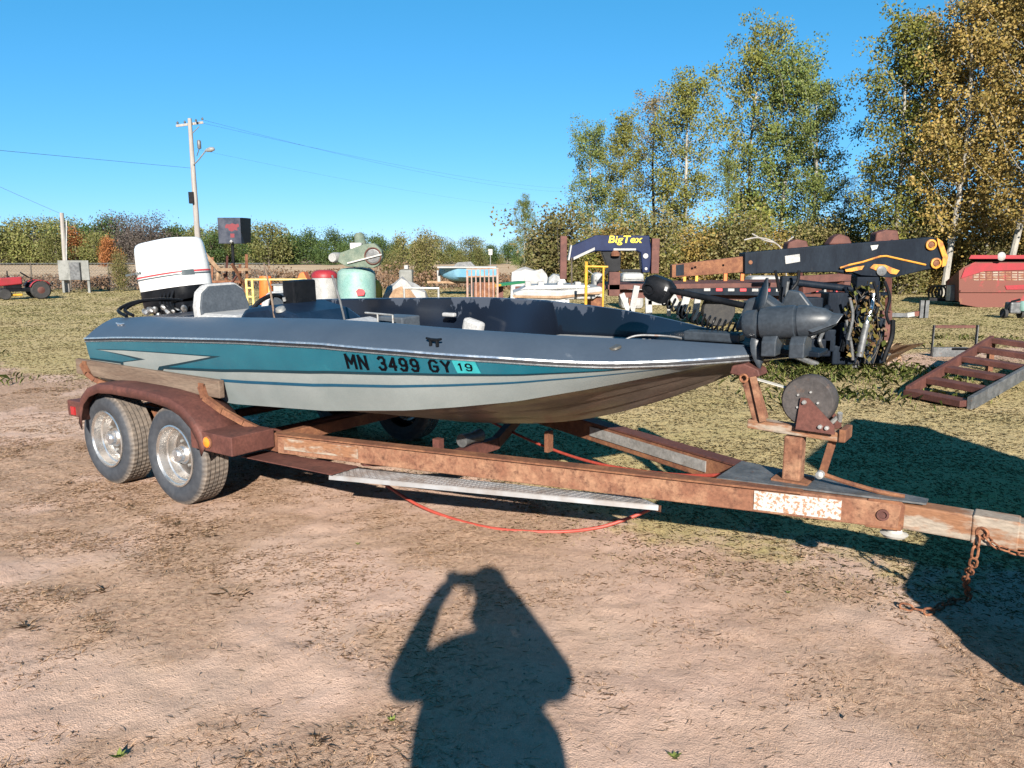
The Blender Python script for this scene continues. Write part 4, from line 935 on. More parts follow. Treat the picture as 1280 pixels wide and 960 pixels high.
for k_ in range(4):
    part(MB().tube(smooth_path([(0.05 + 0.05 * k_, -0.2, -0.18), (0.10 + 0.04 * k_, -0.27, -0.28), (0.22 + 0.02 * k_, -0.26, -0.36), (0.36, -0.22 + 0.03 * k_, -0.40)]), 0.009, 7), 'cable', 'black', ob, smooth=True)
part(ring_mesh([cowl_ring(0.10, 0.15, -1.0, 20, 2.2, -0.12), cowl_ring(0.11, 0.17, -0.7, 20, 2.2, -0.08), cowl_ring(0.15, 0.22, -0.28, 20, 2.4)]), 'midsection', 'black', ob, smooth=True)
gc = MB().lathe([(0.0, -0.28), (0.05, -0.2), (0.06, 0.0), (0.055, 0.2), (0.02, 0.3)], (-0.16, 0, -1.05), (1, 0, 0), 16)
part(gc, 'gearcase', 'black', ob, smooth=True)
for a in range(3):
    ang = a * 2.094 + 0.4
    part(MB().prism([(-0.42, 0.03 * math.cos(ang), -1.05 + 0.03 * math.sin(ang)), (-0.46, 0.13 * math.cos(ang - 0.5), -1.05 + 0.13 * math.sin(ang - 0.5)), (-0.42, 0.17 * math.cos(ang), -1.05 + 0.17 * math.sin(ang)), (-0.39, 0.13 * math.cos(ang + 0.5), -1.05 + 0.13 * math.sin(ang + 0.5))], (0.008, 0, 0)), 'propeller_blade', 'galvdark', ob)
part(MB().lathe([(0.05, 0.0), (0.045, 0.06), (0.02, 0.1)], (-0.42, 0, -1.05), (-1, 0, 0), 14), 'propeller_hub', 'galvdark', ob, smooth=True)
part(MB().box((0.34, 0.0, -0.52), (0.10, 0.34, 0.42)), 'clamp_bracket', 'black', ob, bevel=0.015)
# lettering on the cowl is a weathered ghost: a few grey strokes
for k_ in range(8):
    part(MB().box((-0.345 + 0.028 * k_, -CW * 1.012 - 0.003 + 0.006 * max(0, 2 - k_), 0.012), (0.016, 0.003, 0.018)), 'worn_letter', 'grey_tape', cow)
# control cables looping over the stern corner
for d in (0, 0.05):
    part(MB().tube(smooth_path([(0.18, -0.83 + d, 0.655), (0.02, -0.80 + d, 0.69), (-0.02, -0.66 + d, 0.735), (0.0, -0.5 + d, 0.745), (-0.05, -0.28 + d, 0.72)]), 0.013, 8), 'control_cable', 'black', boat, smooth=True)
# seats, console, wheel
def seat(u, v, zb, name='seat', hgt=0.36, wid=0.46):
    e = bpy.data.objects.new(name, None); COL.objects.link(e); e.parent = boat; e.location = (u, v, zb)
    part(MB().box((0.12, 0, 0.08), (0.46, wid, 0.14)), 'cushion', 'vinylwhite', e, bevel=0.04)
    out = [(-wid / 2, 0.06), (-wid / 2 * 1.0, hgt * 0.55), (-wid / 2 * 0.86, hgt * 0.86), (-wid / 2 * 0.55, hgt), (wid / 2 * 0.55, hgt), (wid / 2 * 0.86, hgt * 0.86), (wid / 2, hgt * 0.55), (wid / 2, 0.06)]
    part(MB().prism([(-0.14 - 0.10 * z, y, z) for y, z in out], (0.09, 0, 0.01)), 'backrest_rim', 'vinylwhite', e, bevel=0.025, smooth=False)
    part(MB().prism([(-0.055 - 0.10 * z, y * 0.955, z * 0.972) for y, z in out], (0.02, 0, 0.002)), 'backrest_panel', 'vinylgrey', e, bevel=0.012)
    inn = [(y * 0.5 + 0.09, z * 0.40) for y, z in out]
    part(MB().prism([(-0.035 - 0.10 * z, y, z) for y, z in inn], (0.02, 0, 0.002)), 'lumbar_pad', 'vinylwhite', e, bevel=0.015)
    part(MB().box((0.1, 0, -0.15), (0.3, 0.3, 0.32)), 'pedestal', 'carpet', e)
    return e
seat(0.55, -0.20, 0.50)
seat(0.55, 0.42, 0.40)
cn = MB().prism([(1.18, -0.62, 0.15), (1.18, -0.62, 0.62), (1.30, -0.62, 0.735), (1.55, -0.62, 0.765), (1.78, -0.62, 0.72), (2.02, -0.62, 0.60), (2.06, -0.62, 0.15)], (0, 0.52, 0))
part(cn, 'console', 'dkblue', boat, bevel=0.03)
cb = part(MB().box((1.50, -0.30, 0.825), (0.12, 0.20, 0.18)), 'depth_finder', 'black', boat, bevel=0.012)
part(MB().box((1.437, -0.30, 0.83), (0.006, 0.17, 0.13)), 'screen', 'glass', cb)
part(MB().tube([(1.47, -0.41, 0.775), (1.47, -0.415, 0.80)], 0.012, 8), 'knob', 'galv', cb)
sw = part(MB().torus((1.20, -0.36, 0.665), (-0.85, -0.05, 0.52), 0.165, 0.016, 32, 8), 'steering_wheel', 'black', boat, smooth=True)
for a in range(3):
    ax_ = Vector((-0.85, -0.05, 0.52)).normalized(); e1 = ax_.cross(Vector((0, 0, 1))).normalized(); e2 = ax_.cross(e1)
    d = e1 * math.cos(a * 2.094 + 0.5) + e2 * math.sin(a * 2.094 + 0.5)
    part(MB().beam(Vector((1.205, -0.36, 0.66)), Vector((1.20, -0.36, 0.665)) + d * 0.16, 0.02, 0.008), 'wheel_spoke', 'black', sw)
part(MB().tube([(1.62, -0.62, 0.66), (1.57, -0.60, 0.86), (1.50, -0.58, 1.035)], [0.008, 0.007, 0.006], 8), 'rod', 'bunk', boat, smooth=True)
part(MB().tube([(2.17, -0.50, 0.60), (2.12, -0.5, 0.80), (2.06, -0.5, 0.965)], 0.007, 8), 'rod', 'galvdark', boat, smooth=True)
part(MB().lathe([(0.035, 0), (0.03, 0.02), (0, 0.026)], (1.66, -0.60, 0.735), (0.1, -0.4, 1), 16), 'gauge', 'galv', boat, smooth=True)
# pulled-up carpet boards, box frame and a pale glare block down in the cockpit
part(MB().box((2.35, -0.42, 0.64), (0.42, 0.30, 0.018), Matrix.Rotation(rad(10), 3, 'Y')), 'loose_panel', 'vinylwhite', boat)
part(MB().box((2.05, -0.34, 0.60), (0.36, 0.36, 0.018), Matrix.Rotation(rad(-6), 3, 'Y')), 'loose_panel', 'carpet', boat)
bxm = MB().box((2.60, -0.48, 0.62), (0.20, 0.16, 0.22)); part(bxm, 'storage_box', 'vinylgrey', boat, bevel=0.01)
fm_ = MB()
for a, b_ in (((2.72, -0.66, 0.55), (2.72, -0.66, 0.755)), ((2.72, -0.66, 0.755), (2.50, -0.66, 0.76)), ((2.60, -0.66, 0.56), (2.60, -0.66, 0.757))): fm_.tube([a, b_], 0.006, 6)
part(fm_, 'wire_rail', 'galv', boat)
ncm = MB().box((2.28, 0.66, 0.505), (0.17, 0.08, 0.15), Matrix.Rotation(rad(14), 3, 'Y')); part(ncm, 'glare_block', 'vinylwhite', boat, bevel=0.025)  # pale block stands in for sun glare on the far coaming
part(MB().box((2.02, 0.70, 0.60), (0.12, 0.04, 0.03)), 'grab_handle', 'vinylwhite', boat, bevel=0.01)
# trolling motor stowed on the bow
tm = bpy.data.objects.new('trolling_motor', None); COL.objects.link(tm); tm.parent = boat
tmx = Vector((1.0, 0.05, 0.10)).normalized()
p0 = Vector((4.60, -0.16, 0.742))
part(MB().lathe([(0.022, 0.012), (0.022, -0.002), (0.058, -0.004), (0.068, 0.01), (0.070, 0.055), (0.060, 0.06), (0.060, 0.075), (0.076, 0.08), (0.080, 0.10), (0.080, 0.235), (0.074, 0.24), (0.074, 0.25), (0.078, 0.255), (0.074, 0.30), (0.055, 0.37), (0.025, 0.415), (0.0, 0.425)], p0, tmx, 32), 'motor_pod', 'motorgrey', tm, smooth=True)
for a, ln in ((1.75, 0.17), (-1.45, 0.17)):
    b0 = p0 + tmx * 0.06; e2 = Vector((0, 0, 1)); e1 = Vector((0, -1, 0))
    d = e2 * math.sin(a) + e1 * math.cos(a); t_ = tmx * 0.8 + (e1 * math.sin(a) - e2 * math.cos(a)) * 0.6
    bl_ = MB(); ws = [0.024, 0.038, 0.036, 0.024, 0.006]; rows = []
    for i, w_ in enumerate(ws):
        r_ = 0.05 + ln * i / 4; c = b0 + d * r_ + tmx * (0.012 * i * 0.5)
        rows.append([c - t_ * w_ , c + tmx * 0.006, c + t_ * w_])
    o = part(bl_.grid(rows), 'propeller_blade', 'motorgrey', tm, smooth=True)
    m_ = o.modifiers.new('solid', 'SOLIDIFY'); m_.thickness = 0.007
sk = MB().prism([p0 + tmx * 0.26 + Vector((0, 0, 0.05)), p0 + tmx * 0.45 + Vector((0, -0.03, 0.02)), p0 + tmx * 0.43 + Vector((0, -0.05, -0.015)), p0 + tmx * 0.33 + Vector((0, -0.07, -0.05)), p0 + tmx * 0.27 + Vector((0, -0.06, -0.02))], (0, 0.02, 0.006)); part(sk, 'skeg', 'motorgrey', tm, bevel=0.004)
part(MB().tube([(4.10, -0.02, 0.895), (4.70, -0.06, 0.80)], 0.017, 12), 'shaft', 'black', tm, smooth=True)
hd = ring_mesh([cowl_ring(0.045, 0.05, -0.10, 20), cowl_ring(0.066, 0.08, -0.08, 20), cowl_ring(0.075, 0.10, 0.0, 20), cowl_ring(0.07, 0.10, 0.05, 20), cowl_ring(0.045, 0.06, 0.085, 20)])
ho = part(hd, 'control_head', 'black', tm, smooth=True); ho.location = (4.07, 0.0, 0.895); ho.rotation_euler = (0, rad(20), 0.1); ho.scale = (0.85, 0.8, 0.72)
part(MB().box((0.062, -0.072, 0.03), (0.018, 0.006, 0.03)), 'head_label', 'vinylwhite', ho)
part(MB().torus((-0.045, -0.07, -0.02), (0, 1, 0.2), 0.038, 0.009, 18, 6), 'head_ring', 'black', ho, smooth=True)
cc = []
for k_ in range(0, 170):
    t = k_ / 169; a = t * 2 * math.pi * 15
    ax0 = Vector((4.08, 0.02, 0.845)).lerp(Vector((4.50, 0.03, 0.695)), t) + Vector((0, 0, -0.03 * math.sin(math.pi * t)))
    cc.append(ax0 + Vector((0.012 * math.sin(a), 0.026 * math.cos(a), 0.030 * math.sin(a))))
part(MB().tube(cc, 0.0055, 6), 'coil_cord', 'black', tm, smooth=True)
part(MB().prism([(4.52, -0.10, 0.70), (4.58, -0.10, 0.86), (4.66, -0.10, 0.88), (4.78, -0.10, 0.80), (4.80, -0.10, 0.72)], (0, 0.12, 0)), 'mount_knuckle', 'motorgrey', tm, bevel=0.015)
part(MB().prism([(4.70, 0.04, 0.80), (4.74, 0.04, 0.90), (4.80, 0.04, 0.89), (4.92, 0.04, 0.74), (4.84, 0.04, 0.72)], (0, 0.05, 0)), 'mount_arm', 'motorgrey', tm, bevel=0.008)
for u_ in (4.70, 4.83):
    ch = MB(); pr_ = [(-0.10, 0.0), (-0.10, 0.07), (-0.075, 0.10), (-0.03, 0.106), (0.02, 0.10), (0.04, 0.07), (0.04, 0.0)]
    ch.prism([(u_, -0.13 + y * 1.0, 0.60 + z) for y, z in pr_], (0.07, 0, 0.004)); part(ch, 'pod_cradle', 'motorgrey', tm, bevel=0.006)
part(MB().beam((4.10, -0.04, 0.625), (4.95, -0.06, 0.612), 0.16, 0.025), 'mount_plate', 'boomblack', tm, bevel=0.006)
part(MB().box((4.40, -0.05, 0.66), (0.30, 0.09, 0.05)), 'mount_channel', 'motorgrey', tm, bevel=0.01)

# ------------------------------------------------------------------ trees
def leaf_faces(C, size, flat=0.0):
    n = len(C)
    a = rng.normal(size=(n, 3)); a /= np.linalg.norm(a, axis=1)[:, None]
    b = np.cross(a, rng.normal(size=(n, 3))); b /= np.linalg.norm(b, axis=1)[:, None]
    s = (size * rng.uniform(0.6, 1.35, n))[:, None]
    return np.stack([C - a * s, C - b * s * 0.62, C + a * s, C + b * s * 0.62], 1)
def mesh_quads(P_):
    o = quads('tmp_leaves', P_, None); me_ = o.data; bpy.data.objects.remove(o); return me_
def aspen_meshes(seed, H=12.0, rmax=1.7, base=0.26, nb=34, leaf=0.066, dens=1.0):
    r_ = np.random.default_rng(seed); mb = MB(); C = []
    ph1, ph2 = r_.uniform(0, 6, 2)
    def spine(z): return np.array([0.22 * math.sin(z * 0.45 + ph1) + 0.02 * z * math.cos(ph2), 0.18 * math.sin(z * 0.38 + ph2), z])
    zs = np.linspace(-0.2, H * 0.97, 14)
    mb.tube([tuple(spine(z)) for z in zs], [0.012 + 0.13 * (1 - z / H) ** 0.8 if z > 0 else 0.17 for z in zs], 8)
    for i in range(nb):
        t = base + (0.97 - base) * ((i + r_.uniform(0, 0.9)) / nb); z0 = t * H
        w = math.sin(math.pi * min(1, (t - base * 0.6) / (1 - base * 0.6)) ** 0.75) ** 0.8
        ln = rmax * (0.35 + 0.75 * w) * r_.uniform(0.55, 1.2); az = i * 2.4 + r_.uniform(-0.6, 0.6); up = r_.uniform(0.45, 1.0)
        p = spine(z0); d = np.array([math.cos(az), math.sin(az), up]); pts = []
        for k in range(5):
            f = k / 4; pts.append(p + d * ln * f * np.array([1, 1, 0.7 + 0.5 * f]) + r_.normal(0, 0.05, 3) * f)
        mb.tube([tuple(q) for q in pts], [0.035 * (1 - t) + 0.012, 0.02, 0.014, 0.009, 0.005], 5)
        for _ in range(int((3 + 4 * r_.uniform()) * dens)):
            f = r_.uniform(0.25, 1.08); c = p + d * ln * f * np.array([1, 1, 0.7 + 0.5 * f]) + r_.normal(0, 0.22, 3)
            m_ = int(r_.uniform(26, 92)); C.append(c + np.clip(r_.normal(0, 1, (m_, 3)), -1.5, 1.5) * np.array([0.27, 0.27, 0.22]) * r_.uniform(0.6, 1.35))
    top = spine(H * 0.97); C.append(top + r_.normal(0, 1, (40, 3)) * np.array([0.2, 0.2, 0.35]))
    # suckers and twigs low on the stem
    return mb, leaf_faces(np.concatenate(C), leaf)
def tree_proto(seed, barkm, **kw):
    mb, P_ = aspen_meshes(seed, **kw)
    o = mb.build('trunk', M[barkm], None, smooth=True); tm_ = o.data; bpy.data.objects.remove(o)
    return tm_, mesh_quads(P_)
LEAF = {
 'yellowgreen': leafmat('leaf_yellow_green', [(0.12, 0.145, 0.03), (0.19, 0.20, 0.04), (0.26, 0.235, 0.05), (0.15, 0.17, 0.035), (0.21, 0.20, 0.05)]),
 'green': leafmat('leaf_green', [(0.075, 0.115, 0.03), (0.12, 0.155, 0.04), (0.17, 0.185, 0.05), (0.095, 0.13, 0.035)]),
 'gold': leafmat('leaf_gold', [(0.22, 0.155, 0.042), (0.33, 0.225, 0.06), (0.22, 0.18, 0.05), (0.30, 0.205, 0.075), (0.16, 0.145, 0.042)]),
 'sparse': leafmat('leaf_dry', [(0.15, 0.125, 0.075), (0.22, 0.18, 0.10), (0.12, 0.12, 0.05)]),
 'fargreen': leafmat('leaf_far_green', [(0.022, 0.048, 0.015), (0.05, 0.09, 0.024), (0.10, 0.14, 0.036), (0.035, 0.068, 0.02)]),
 'farolive': leafmat('leaf_far_olive', [(0.09, 0.115, 0.03), (0.16, 0.165, 0.045), (0.13, 0.13, 0.05), (0.20, 0.18, 0.06)]),
 'farrust': leafmat('leaf_far_rust', [(0.24, 0.085, 0.03), (0.32, 0.13, 0.04), (0.18, 0.07, 0.03)]),
 'farbare': leafmat('twig_grey', [(0.085, 0.07, 0.062), (0.12, 0.095, 0.085), (0.07, 0.065, 0.05)]),
 'brown': leafmat('weed_brown', [(0.17, 0.10, 0.06), (0.25, 0.155, 0.09), (0.20, 0.13, 0.085), (0.14, 0.085, 0.055)]),
 'scrub': leafmat('scrub_mixed', [(0.095, 0.10, 0.03), (0.165, 0.15, 0.048), (0.19, 0.15, 0.07), (0.12, 0.125, 0.035)]),
}
protos = [tree_proto(11, 'bark', nb=44, rmax=2.0, dens=1.55, base=0.18), tree_proto(12, 'bark', nb=42, rmax=1.8, base=0.14, dens=1.55), tree_proto(13, 'bark', nb=46, rmax=2.2, base=0.2, dens=1.55), tree_proto(14, 'bark', nb=44, rmax=1.9, base=0.12, dens=1.7), tree_proto(15, 'barkdark', nb=36, rmax=1.6, base=0.14, dens=0.8)]
def place_tree(name, proto, leafmat_, label, cat, px, Y, top, rz, group, wscale=1.0, Hn=12.0, base=None):
    p = gnd(px, Y) if base is None else base
    h = at(px, top, Y).z; sc = h / Hn
    r = thing(name, label, cat, p, (0, 0, rz), group, local=True); r.scale = (sc * wscale, sc * wscale, sc)
    t = bpy.data.objects.new('trunk', proto[0]); COL.objects.link(t); t.parent = r
    cm_ = proto[1].copy() if leafmat_ is not None and len(proto[1].materials) and proto[1].materials[0] is not leafmat_ else proto[1]
    if not len(cm_.materials): cm_.materials.append(leafmat_)
    c = bpy.data.objects.new('crown', cm_); COL.objects.link(c); c.parent = r
    if cm_.materials[0] is not leafmat_:
        c.material_slots[0].link = 'OBJECT'; c.material_slots[0].material = leafmat_
    return r
aspens = [
 (742, 44, 158, 0, 'green', 'leftmost tall aspen of the grove, above the blue gooseneck', 1.0),
 (778, 43, 143, 1, 'yellowgreen', 'second aspen from the left of the grove, rising over the gooseneck lettering', 0.9),
 (815, 46, 122, 4, 'sparse', 'thin half bare aspen between two leafy ones left of grove centre', 1.0),
 (855, 41, 98, 3, 'yellowgreen', 'bright yellow green aspen standing alone in the middle of the grove', 1.0),
 (906, 40, 198, 4, 'green', 'low dark sparse aspen in the gap before the tallest middle pair', 0.8),
 (938, 42, 44, 2, 'yellowgreen', 'tallest aspen of the middle clump, pointed brownish top', 0.85),
 (978, 40, 62, 0, 'green', 'green aspen just right of the tallest middle one', 1.0),
 (1012, 39, 100, 3, 'green', 'right-hand aspen of the middle clump, white trunk showing near the boom', 0.9),
 (1052, 47, 225, 4, 'sparse', 'small thin aspen in the sky gap between the two clumps', 1.1),
 (1084, 45, 205, 4, 'sparse', 'bare twiggy tree left of the tall right-hand clump', 1.0),
 (1112, 34, 22, 1, 'yellowgreen', 'leftmost tall aspen of the right-hand clump', 1.0),
 (1150, 35, 30, 2, 'gold', 'golden aspen second from left in the right-hand clump', 0.9),
 (1186, 32, -8, 0, 'gold', 'aspen with twin pale stems in the middle of the right-hand clump', 1.0),
 (1226, 33, -14, 3, 'gold', 'golden aspen above the left end of the red wagon', 1.0),
 (1268, 30, -30, 2, 'gold', 'golden aspen at the right edge of the photo above the red wagon', 1.0),
 (1310, 31, -25, 1, 'gold', 'aspen half cut off by the right edge of the photo', 1.1),
 (655, 46, 250, 3, 'green', 'young slender tree alone left of the gooseneck trailer', 0.85),
 (690, 50, 272, 4, 'green', 'wispy sapling just left of the rusty gooseneck upright', 1.2),
]
for i, (px, Y, top, pr_, lf, lab, wsc) in enumerate(aspens):
    place_tree('aspen_tree', protos[pr_], LEAF[lf], lab, 'tree', px, Y, top, i * 1.7, 'aspens along the yard edge', wsc)
# shrubs under and between the aspens
def shrub_proto(seed, H=2.6, R_=1.4, n=130, leaf=0.05):
    r_ = np.random.default_rng(seed); mb = MB(); C = []
    for i in range(14):
        a = r_.uniform(0, 6.28); l_ = r_.uniform(0.6, 1.0); d = np.array([math.cos(a) * 0.5 * r_.uniform(0.1, 1), math.sin(a) * 0.5 * r_.uniform(0.1, 1), 1.0])
        pts = [np.array([0, 0, -0.05]) + d * H * l_ * f + np.array([math.cos(a), math.sin(a), 0]) * 0.25 * f * f for f in (0, 0.35, 0.7, 1.0)]
        mb.tube([tuple(q) for q in pts], [0.025, 0.018, 0.011, 0.005], 5)
        for _ in range(6):
            f = r_.uniform(0.2, 1.05); c = d * H * l_ * f + r_.normal(0, 0.22, 3); m_ = int(n * r_.uniform(0.3, 1.0)); C.append(c + r_.normal(0, 0.22, (m_, 3)))
    A = np.concatenate(C); A = A[A[:, 2] > 0.03]
    o = mb.build('stem', M['barkdark'], None, smooth=True); tm_ = o.data; bpy.data.objects.remove(o)
    return tm_, mesh_quads(leaf_faces(A, leaf))
shrubs = [shrub_proto(21), shrub_proto(22), shrub_proto(23, n=100)]
def place_shrub(k, mat, label, px, Y, top, rz, w, group):
    p = gnd(px, Y); h = max(0.5, at(px, top, Y).z); sc = h / 2.6
    r = thing('shrub', label, 'shrub', p, (0, 0, rz), group, local=True); r.scale = (sc * w, sc * w, sc)
    t = bpy.data.objects.new('stem', shrubs[k][0]); COL.objects.link(t); t.parent = r
    if not len(shrubs[k][1].materials): shrubs[k][1].materials.append(mat)
    c = bpy.data.objects.new('foliage', shrubs[k][1]); COL.objects.link(c); c.parent = r
    c.material_slots[0].link = 'OBJECT'; c.material_slots[0].material = mat
i = 0
for px in range(700, 1330, 21):
    Y = 37 + (i * 7) % 5 - (3.5 if px > 1080 else 0); top = 262 + ((i * 37) % 45)
    mt = ('scrub', 'yellowgreen', 'scrub', 'gold', 'green')[i % 5]
    tone = {'scrub': 'olive', 'yellowgreen': 'yellow green', 'gold': 'golden', 'green': 'green'}[mt]; spot = 'behind the blue gooseneck' if px < 830 else 'behind the rusty inner boom' if px < 935 else 'behind the black crane boom' if px < 1185 else 'behind the red feed wagon'
    place_shrub(i % 3, LEAF[mt], tone + ' undergrowth shrub ' + spot, px + (i * 13) % 11, Y, top, i * 1.1, 1.15, 'undergrowth shrubs below the aspens'); i += 1
place_shrub(0, LEAF['scrub'], 'pale olive bush rising behind the white tarp heap', 532, 41, 291, 0.3, 0.75, 'single bushes along the fence')
place_shrub(1, LEAF['scrub'], 'low tan bush left of the pale olive one', 492, 43, 318, 1.3, 0.9, 'single bushes along the fence')
place_shrub(2, LEAF['farolive'], 'yellow green bush by the small white road sign', 600, 46, 308, 2.3, 0.7, 'single bushes along the fence')
place_shrub(1, LEAF['scrub'], 'yellowing bush on the fence just left of the outboard cowl', 150, 37, 318, 2.0, 0.6, 'single bushes along the fence')
place_shrub(0, LEAF['scrub'], 'green bush at the foot of the rusty gooseneck upright', 672, 44, 305, 4.0, 0.8, 'single bushes along the fence')
# far tree line across the field
def far_proto(seed, H=11.0, R_=4.6, n=5200, leaf=0.23, trunk_=True):
    r_ = np.random.default_rng(seed); mb = MB(); C = []
    mb.tube([(0, 0, -0.3), (0.1, 0, H * 0.3), (0.2, 0.1, H * 0.75)], [0.28, 0.2, 0.06], 7)
    for i in range(26):
        a = r_.uniform(0, 6.28); rr = R_ * math.sqrt(r_.uniform(0, 1)) * 0.72; z = H * (0.05 + r_.uniform(0, 1) * (0.90 - 0.55 * (rr / R_) ** 2))
        c = np.array([math.cos(a) * rr, math.sin(a) * rr, z]); mb.tube([(0.1, 0, z * 0.6), tuple(c)], [0.09, 0.03], 5)
        C.append(c + r_.normal(0, 1, (n // 26, 3)) * np.array([R_ * 0.26, R_ * 0.26, H * 0.075]))
    A = np.concatenate(C); A[:, 2] = np.clip(A[:, 2], 0.4, H * 1.15)
    o = mb.build('trunk', M['barkdark'], None, smooth=True); tm_ = o.data; bpy.data.objects.remove(o)
    return tm_, mesh_quads(leaf_faces(A, leaf))
fars = [far_proto(31), far_proto(32, R_=4.0), far_proto(33, R_=5.2, n=5600), far_proto(34, n=5000, leaf=0.17)]
def skyline(px): return float(np.interp(px, [0, 40, 100, 130, 180, 230, 300, 345, 380, 420, 470, 540, 600, 650, 720, 1300], [272, 266, 270, 266, 268, 272, 278, 275, 283, 285, 286, 292, 296, 299, 300, 298]))
i = 0
for px in np.arange(-336, 745, 12):
    row = i % 2; Y = 150 + (i * 31) % 17 + row * 14
    top = skyline(px) + (-2, 12, 3, 18, 0, 9, 14)[i % 7]
    mt, word = ('fargreen', 'dark green'), None
    kind = (i * 5 + i // 3) % 7
    nm = 'fargreen' if kind in (0, 1, 3, 5) else 'farolive'
    if 86 <= px <= 104: nm = 'farrust'
    if 143 <= px <= 195: nm = 'farbare'; top = 263 + (i % 2) * 5
    if 325 <= px <= 335: nm = 'farbare'
    spot = 'left of the short service pole' if px < 75 else 'between the service pole and the outboard' if px < 165 else 'above the outboard cowl' if px < 250 else 'between the utility pole and the compressor' if px < 425 else 'above the tarp heap and the blue boat' if px < 625 else 'left of the gooseneck trailer'
    lab = {'fargreen': 'dark green tree in the far tree line ' + spot, 'farolive': 'olive tree in the far tree line ' + spot, 'farrust': 'rust orange tree in the far tree line ' + spot, 'farbare': 'grey brown bare-topped tree in the far tree line ' + spot}[nm]
    place_tree('field_tree', fars[3 if nm == 'farbare' else i % 3], LEAF[nm], lab, 'tree', float(px), float(Y), top, i * 0.9, 'far tree line beyond the field', 1.0, 11.0); i += 1
place_tree('field_tree', fars[1], LEAF['farrust'], 'small orange red tree standing before the far tree line', 'tree', 140, 120, 288, 0.4, 'far tree line beyond the field', 0.8, 11.0)
# brown weeds along the fence
n_ = 26000
wx = rng.uniform(-34, 14, n_); wy = 40.5 + rng.normal(0, 1.6, n_); wh = 0.35 + 1.15 * fbm(wx * 0.35, wy * 0.35, 3, 90) * (0.4 + 0.6 * sstep(-24, -14, wx))
wz = wh * rng.uniform(0.02, 1, n_) ** 0.8
P_ = leaf_faces(np.stack([wx, wy, wz], -1), 0.075)
tag(quads('dry_weeds', P_, LEAF['brown']), 'brown dry weeds standing along the far fence', 'weeds', kind='stuff')

# ------------------------------------------------------------------ chain link fence on the left
fence = thing('chain_link_fence', 'sagging chain link fence along the back of the yard', 'fence', gnd(40, 37.0))
fx0, fx1 = gnd(-60, 37).x, gnd(330, 37).x
posts = np.linspace(fx0, fx1, 9)
for x in posts: part(MB().tube([(x, 37, 0), (x + random.uniform(-.03, .03), 37, 1.35)], 0.035, 8), 'post', 'barkdark', fence)
part(MB().tube([(fx0, 37, 1.3), (fx1, 37, 1.3)], 0.018, 6), 'top_rail', 'galvdark', fence)
wm = MB(); x = fx0
while x < fx1:
    wm.beam((x, 36.97, 0.05), (x + 1.2, 36.97, 1.28), 0.007, 0.007); wm.beam((x + 1.2, 37.0, 0.05), (x, 37.0, 1.28), 0.007, 0.007); x += 0.16
tag(part(wm, 'wire_mesh', 'galvdark', fence), kind='stuff')

# ------------------------------------------------------------------ utility pole, short service pole, wires
YP = 46.0
pb0 = at(251, 355, YP); pb0.z = 0; pt0 = at(237, 148, YP)
up = thing('utility_pole', 'tall grey wooden utility pole with a crossarm and street lamp', 'pole', pb0)
def pole_at(y): 
    t = (at(240, y, YP).z) / pt0.z; return pb0.lerp(Vector((pt0.x, pt0.y, pt0.z)), t)
part(MB().tube([pb0 - Vector((0, 0, .2)), pole_at(250), pt0], [0.17, 0.15, 0.11], 12), 'pole_shaft', 'polewood', up, smooth=True)
ca = part(MB().beam(at(220, 157.5, YP - 0.2), at(254, 153, YP + 0.4), 0.11, 0.13), 'crossarm', 'polewood', up)
for x, y in ((222, 155), (231, 154), (245, 152), (253, 150)):
    part(MB().lathe([(0.05, 0), (0.07, 0.06), (0.04, 0.12), (0, 0.16)], at(x, y, YP), (0, 0, 1), 10), 'insulator', 'galvdark', ca, smooth=True)
part(MB().beam(at(239, 168, YP), at(249, 158, YP), 0.04, 0.04), 'arm_brace', 'galvdark', up)
part(MB().beam(at(239, 240, YP - 0.2) , at(240, 254.5, YP - 0.2), 0.26, 0.24, (0, 1, 0)), 'pole_guard', 'black', up)
la = part(MB().tube(smooth_path([pole_at(207), at(248, 200, YP - 0.6), at(256, 190, YP - 1.0), at(259, 188, YP - 1.1)]), 0.035, 8), 'lamp_arm', 'galv', up, smooth=True)
part(MB().lathe([(0.03, -0.1), (0.1, 0.05), (0.14, 0.3), (0.10, 0.5), (0, 0.55)], at(258, 188, YP - 1.1), (0.92, -0.3, 0.12), 14), 'lamp_head', 'galv', la, smooth=True)
part(MB().lathe([(0.09, -0.22), (0.11, -0.18), (0.11, 0.2), (0.07, 0.26)], at(249, 181, YP - 0.3), (0, 0, 1), 12), 'fuse_cutout', 'galvdark', up, smooth=True)
part(MB().tube([at(246, 195, YP - 0.2), at(249, 186, YP - 0.3)], 0.025, 6), 'cutout_bracket', 'galvdark', up)
def wire(pts, label, r=0.011, sag=0.0):
    a, b_ = Vector(pts[0]), Vector(pts[-1]); P2 = []
    for k_ in range(25):
        t = k_ / 24; p = a.lerp(b_, t); p.z -= sag * 4 * t * (1 - t); P2.append(p)
    o = MB().tube(P2, r, 5).build('overhead_wire', M['wire'], None); tag(o, label, 'wire', 'overhead wires')
wire([at(0, 188, 30) + (at(0, 188, 30) - at(238, 210, YP)) * 1.2, at(238, 210, YP)], 'single overhead wire running from the pole to the left edge', 0.008)
wire([at(254, 150, YP), at(712, 240, 120)], 'upper overhead wire running right from the crossarm to the aspens', 0.006, 0.9)
wire([at(245, 152, YP), at(712, 236, 121)], 'second overhead wire running right from the crossarm to the aspens', 0.006, 0.7)
wire([at(243, 186, YP), at(712, 262, 120)], 'low overhead wire running right from the pole below the lamp', 0.004, 0.7)
wire([at(-20, 222, 34) + (at(-20, 222, 34) - at(78, 268, 35.5)) * 2.0, at(78, 268, 35.5)], 'slanting service wire from the left edge to the short pole', 0.007, 0.1)
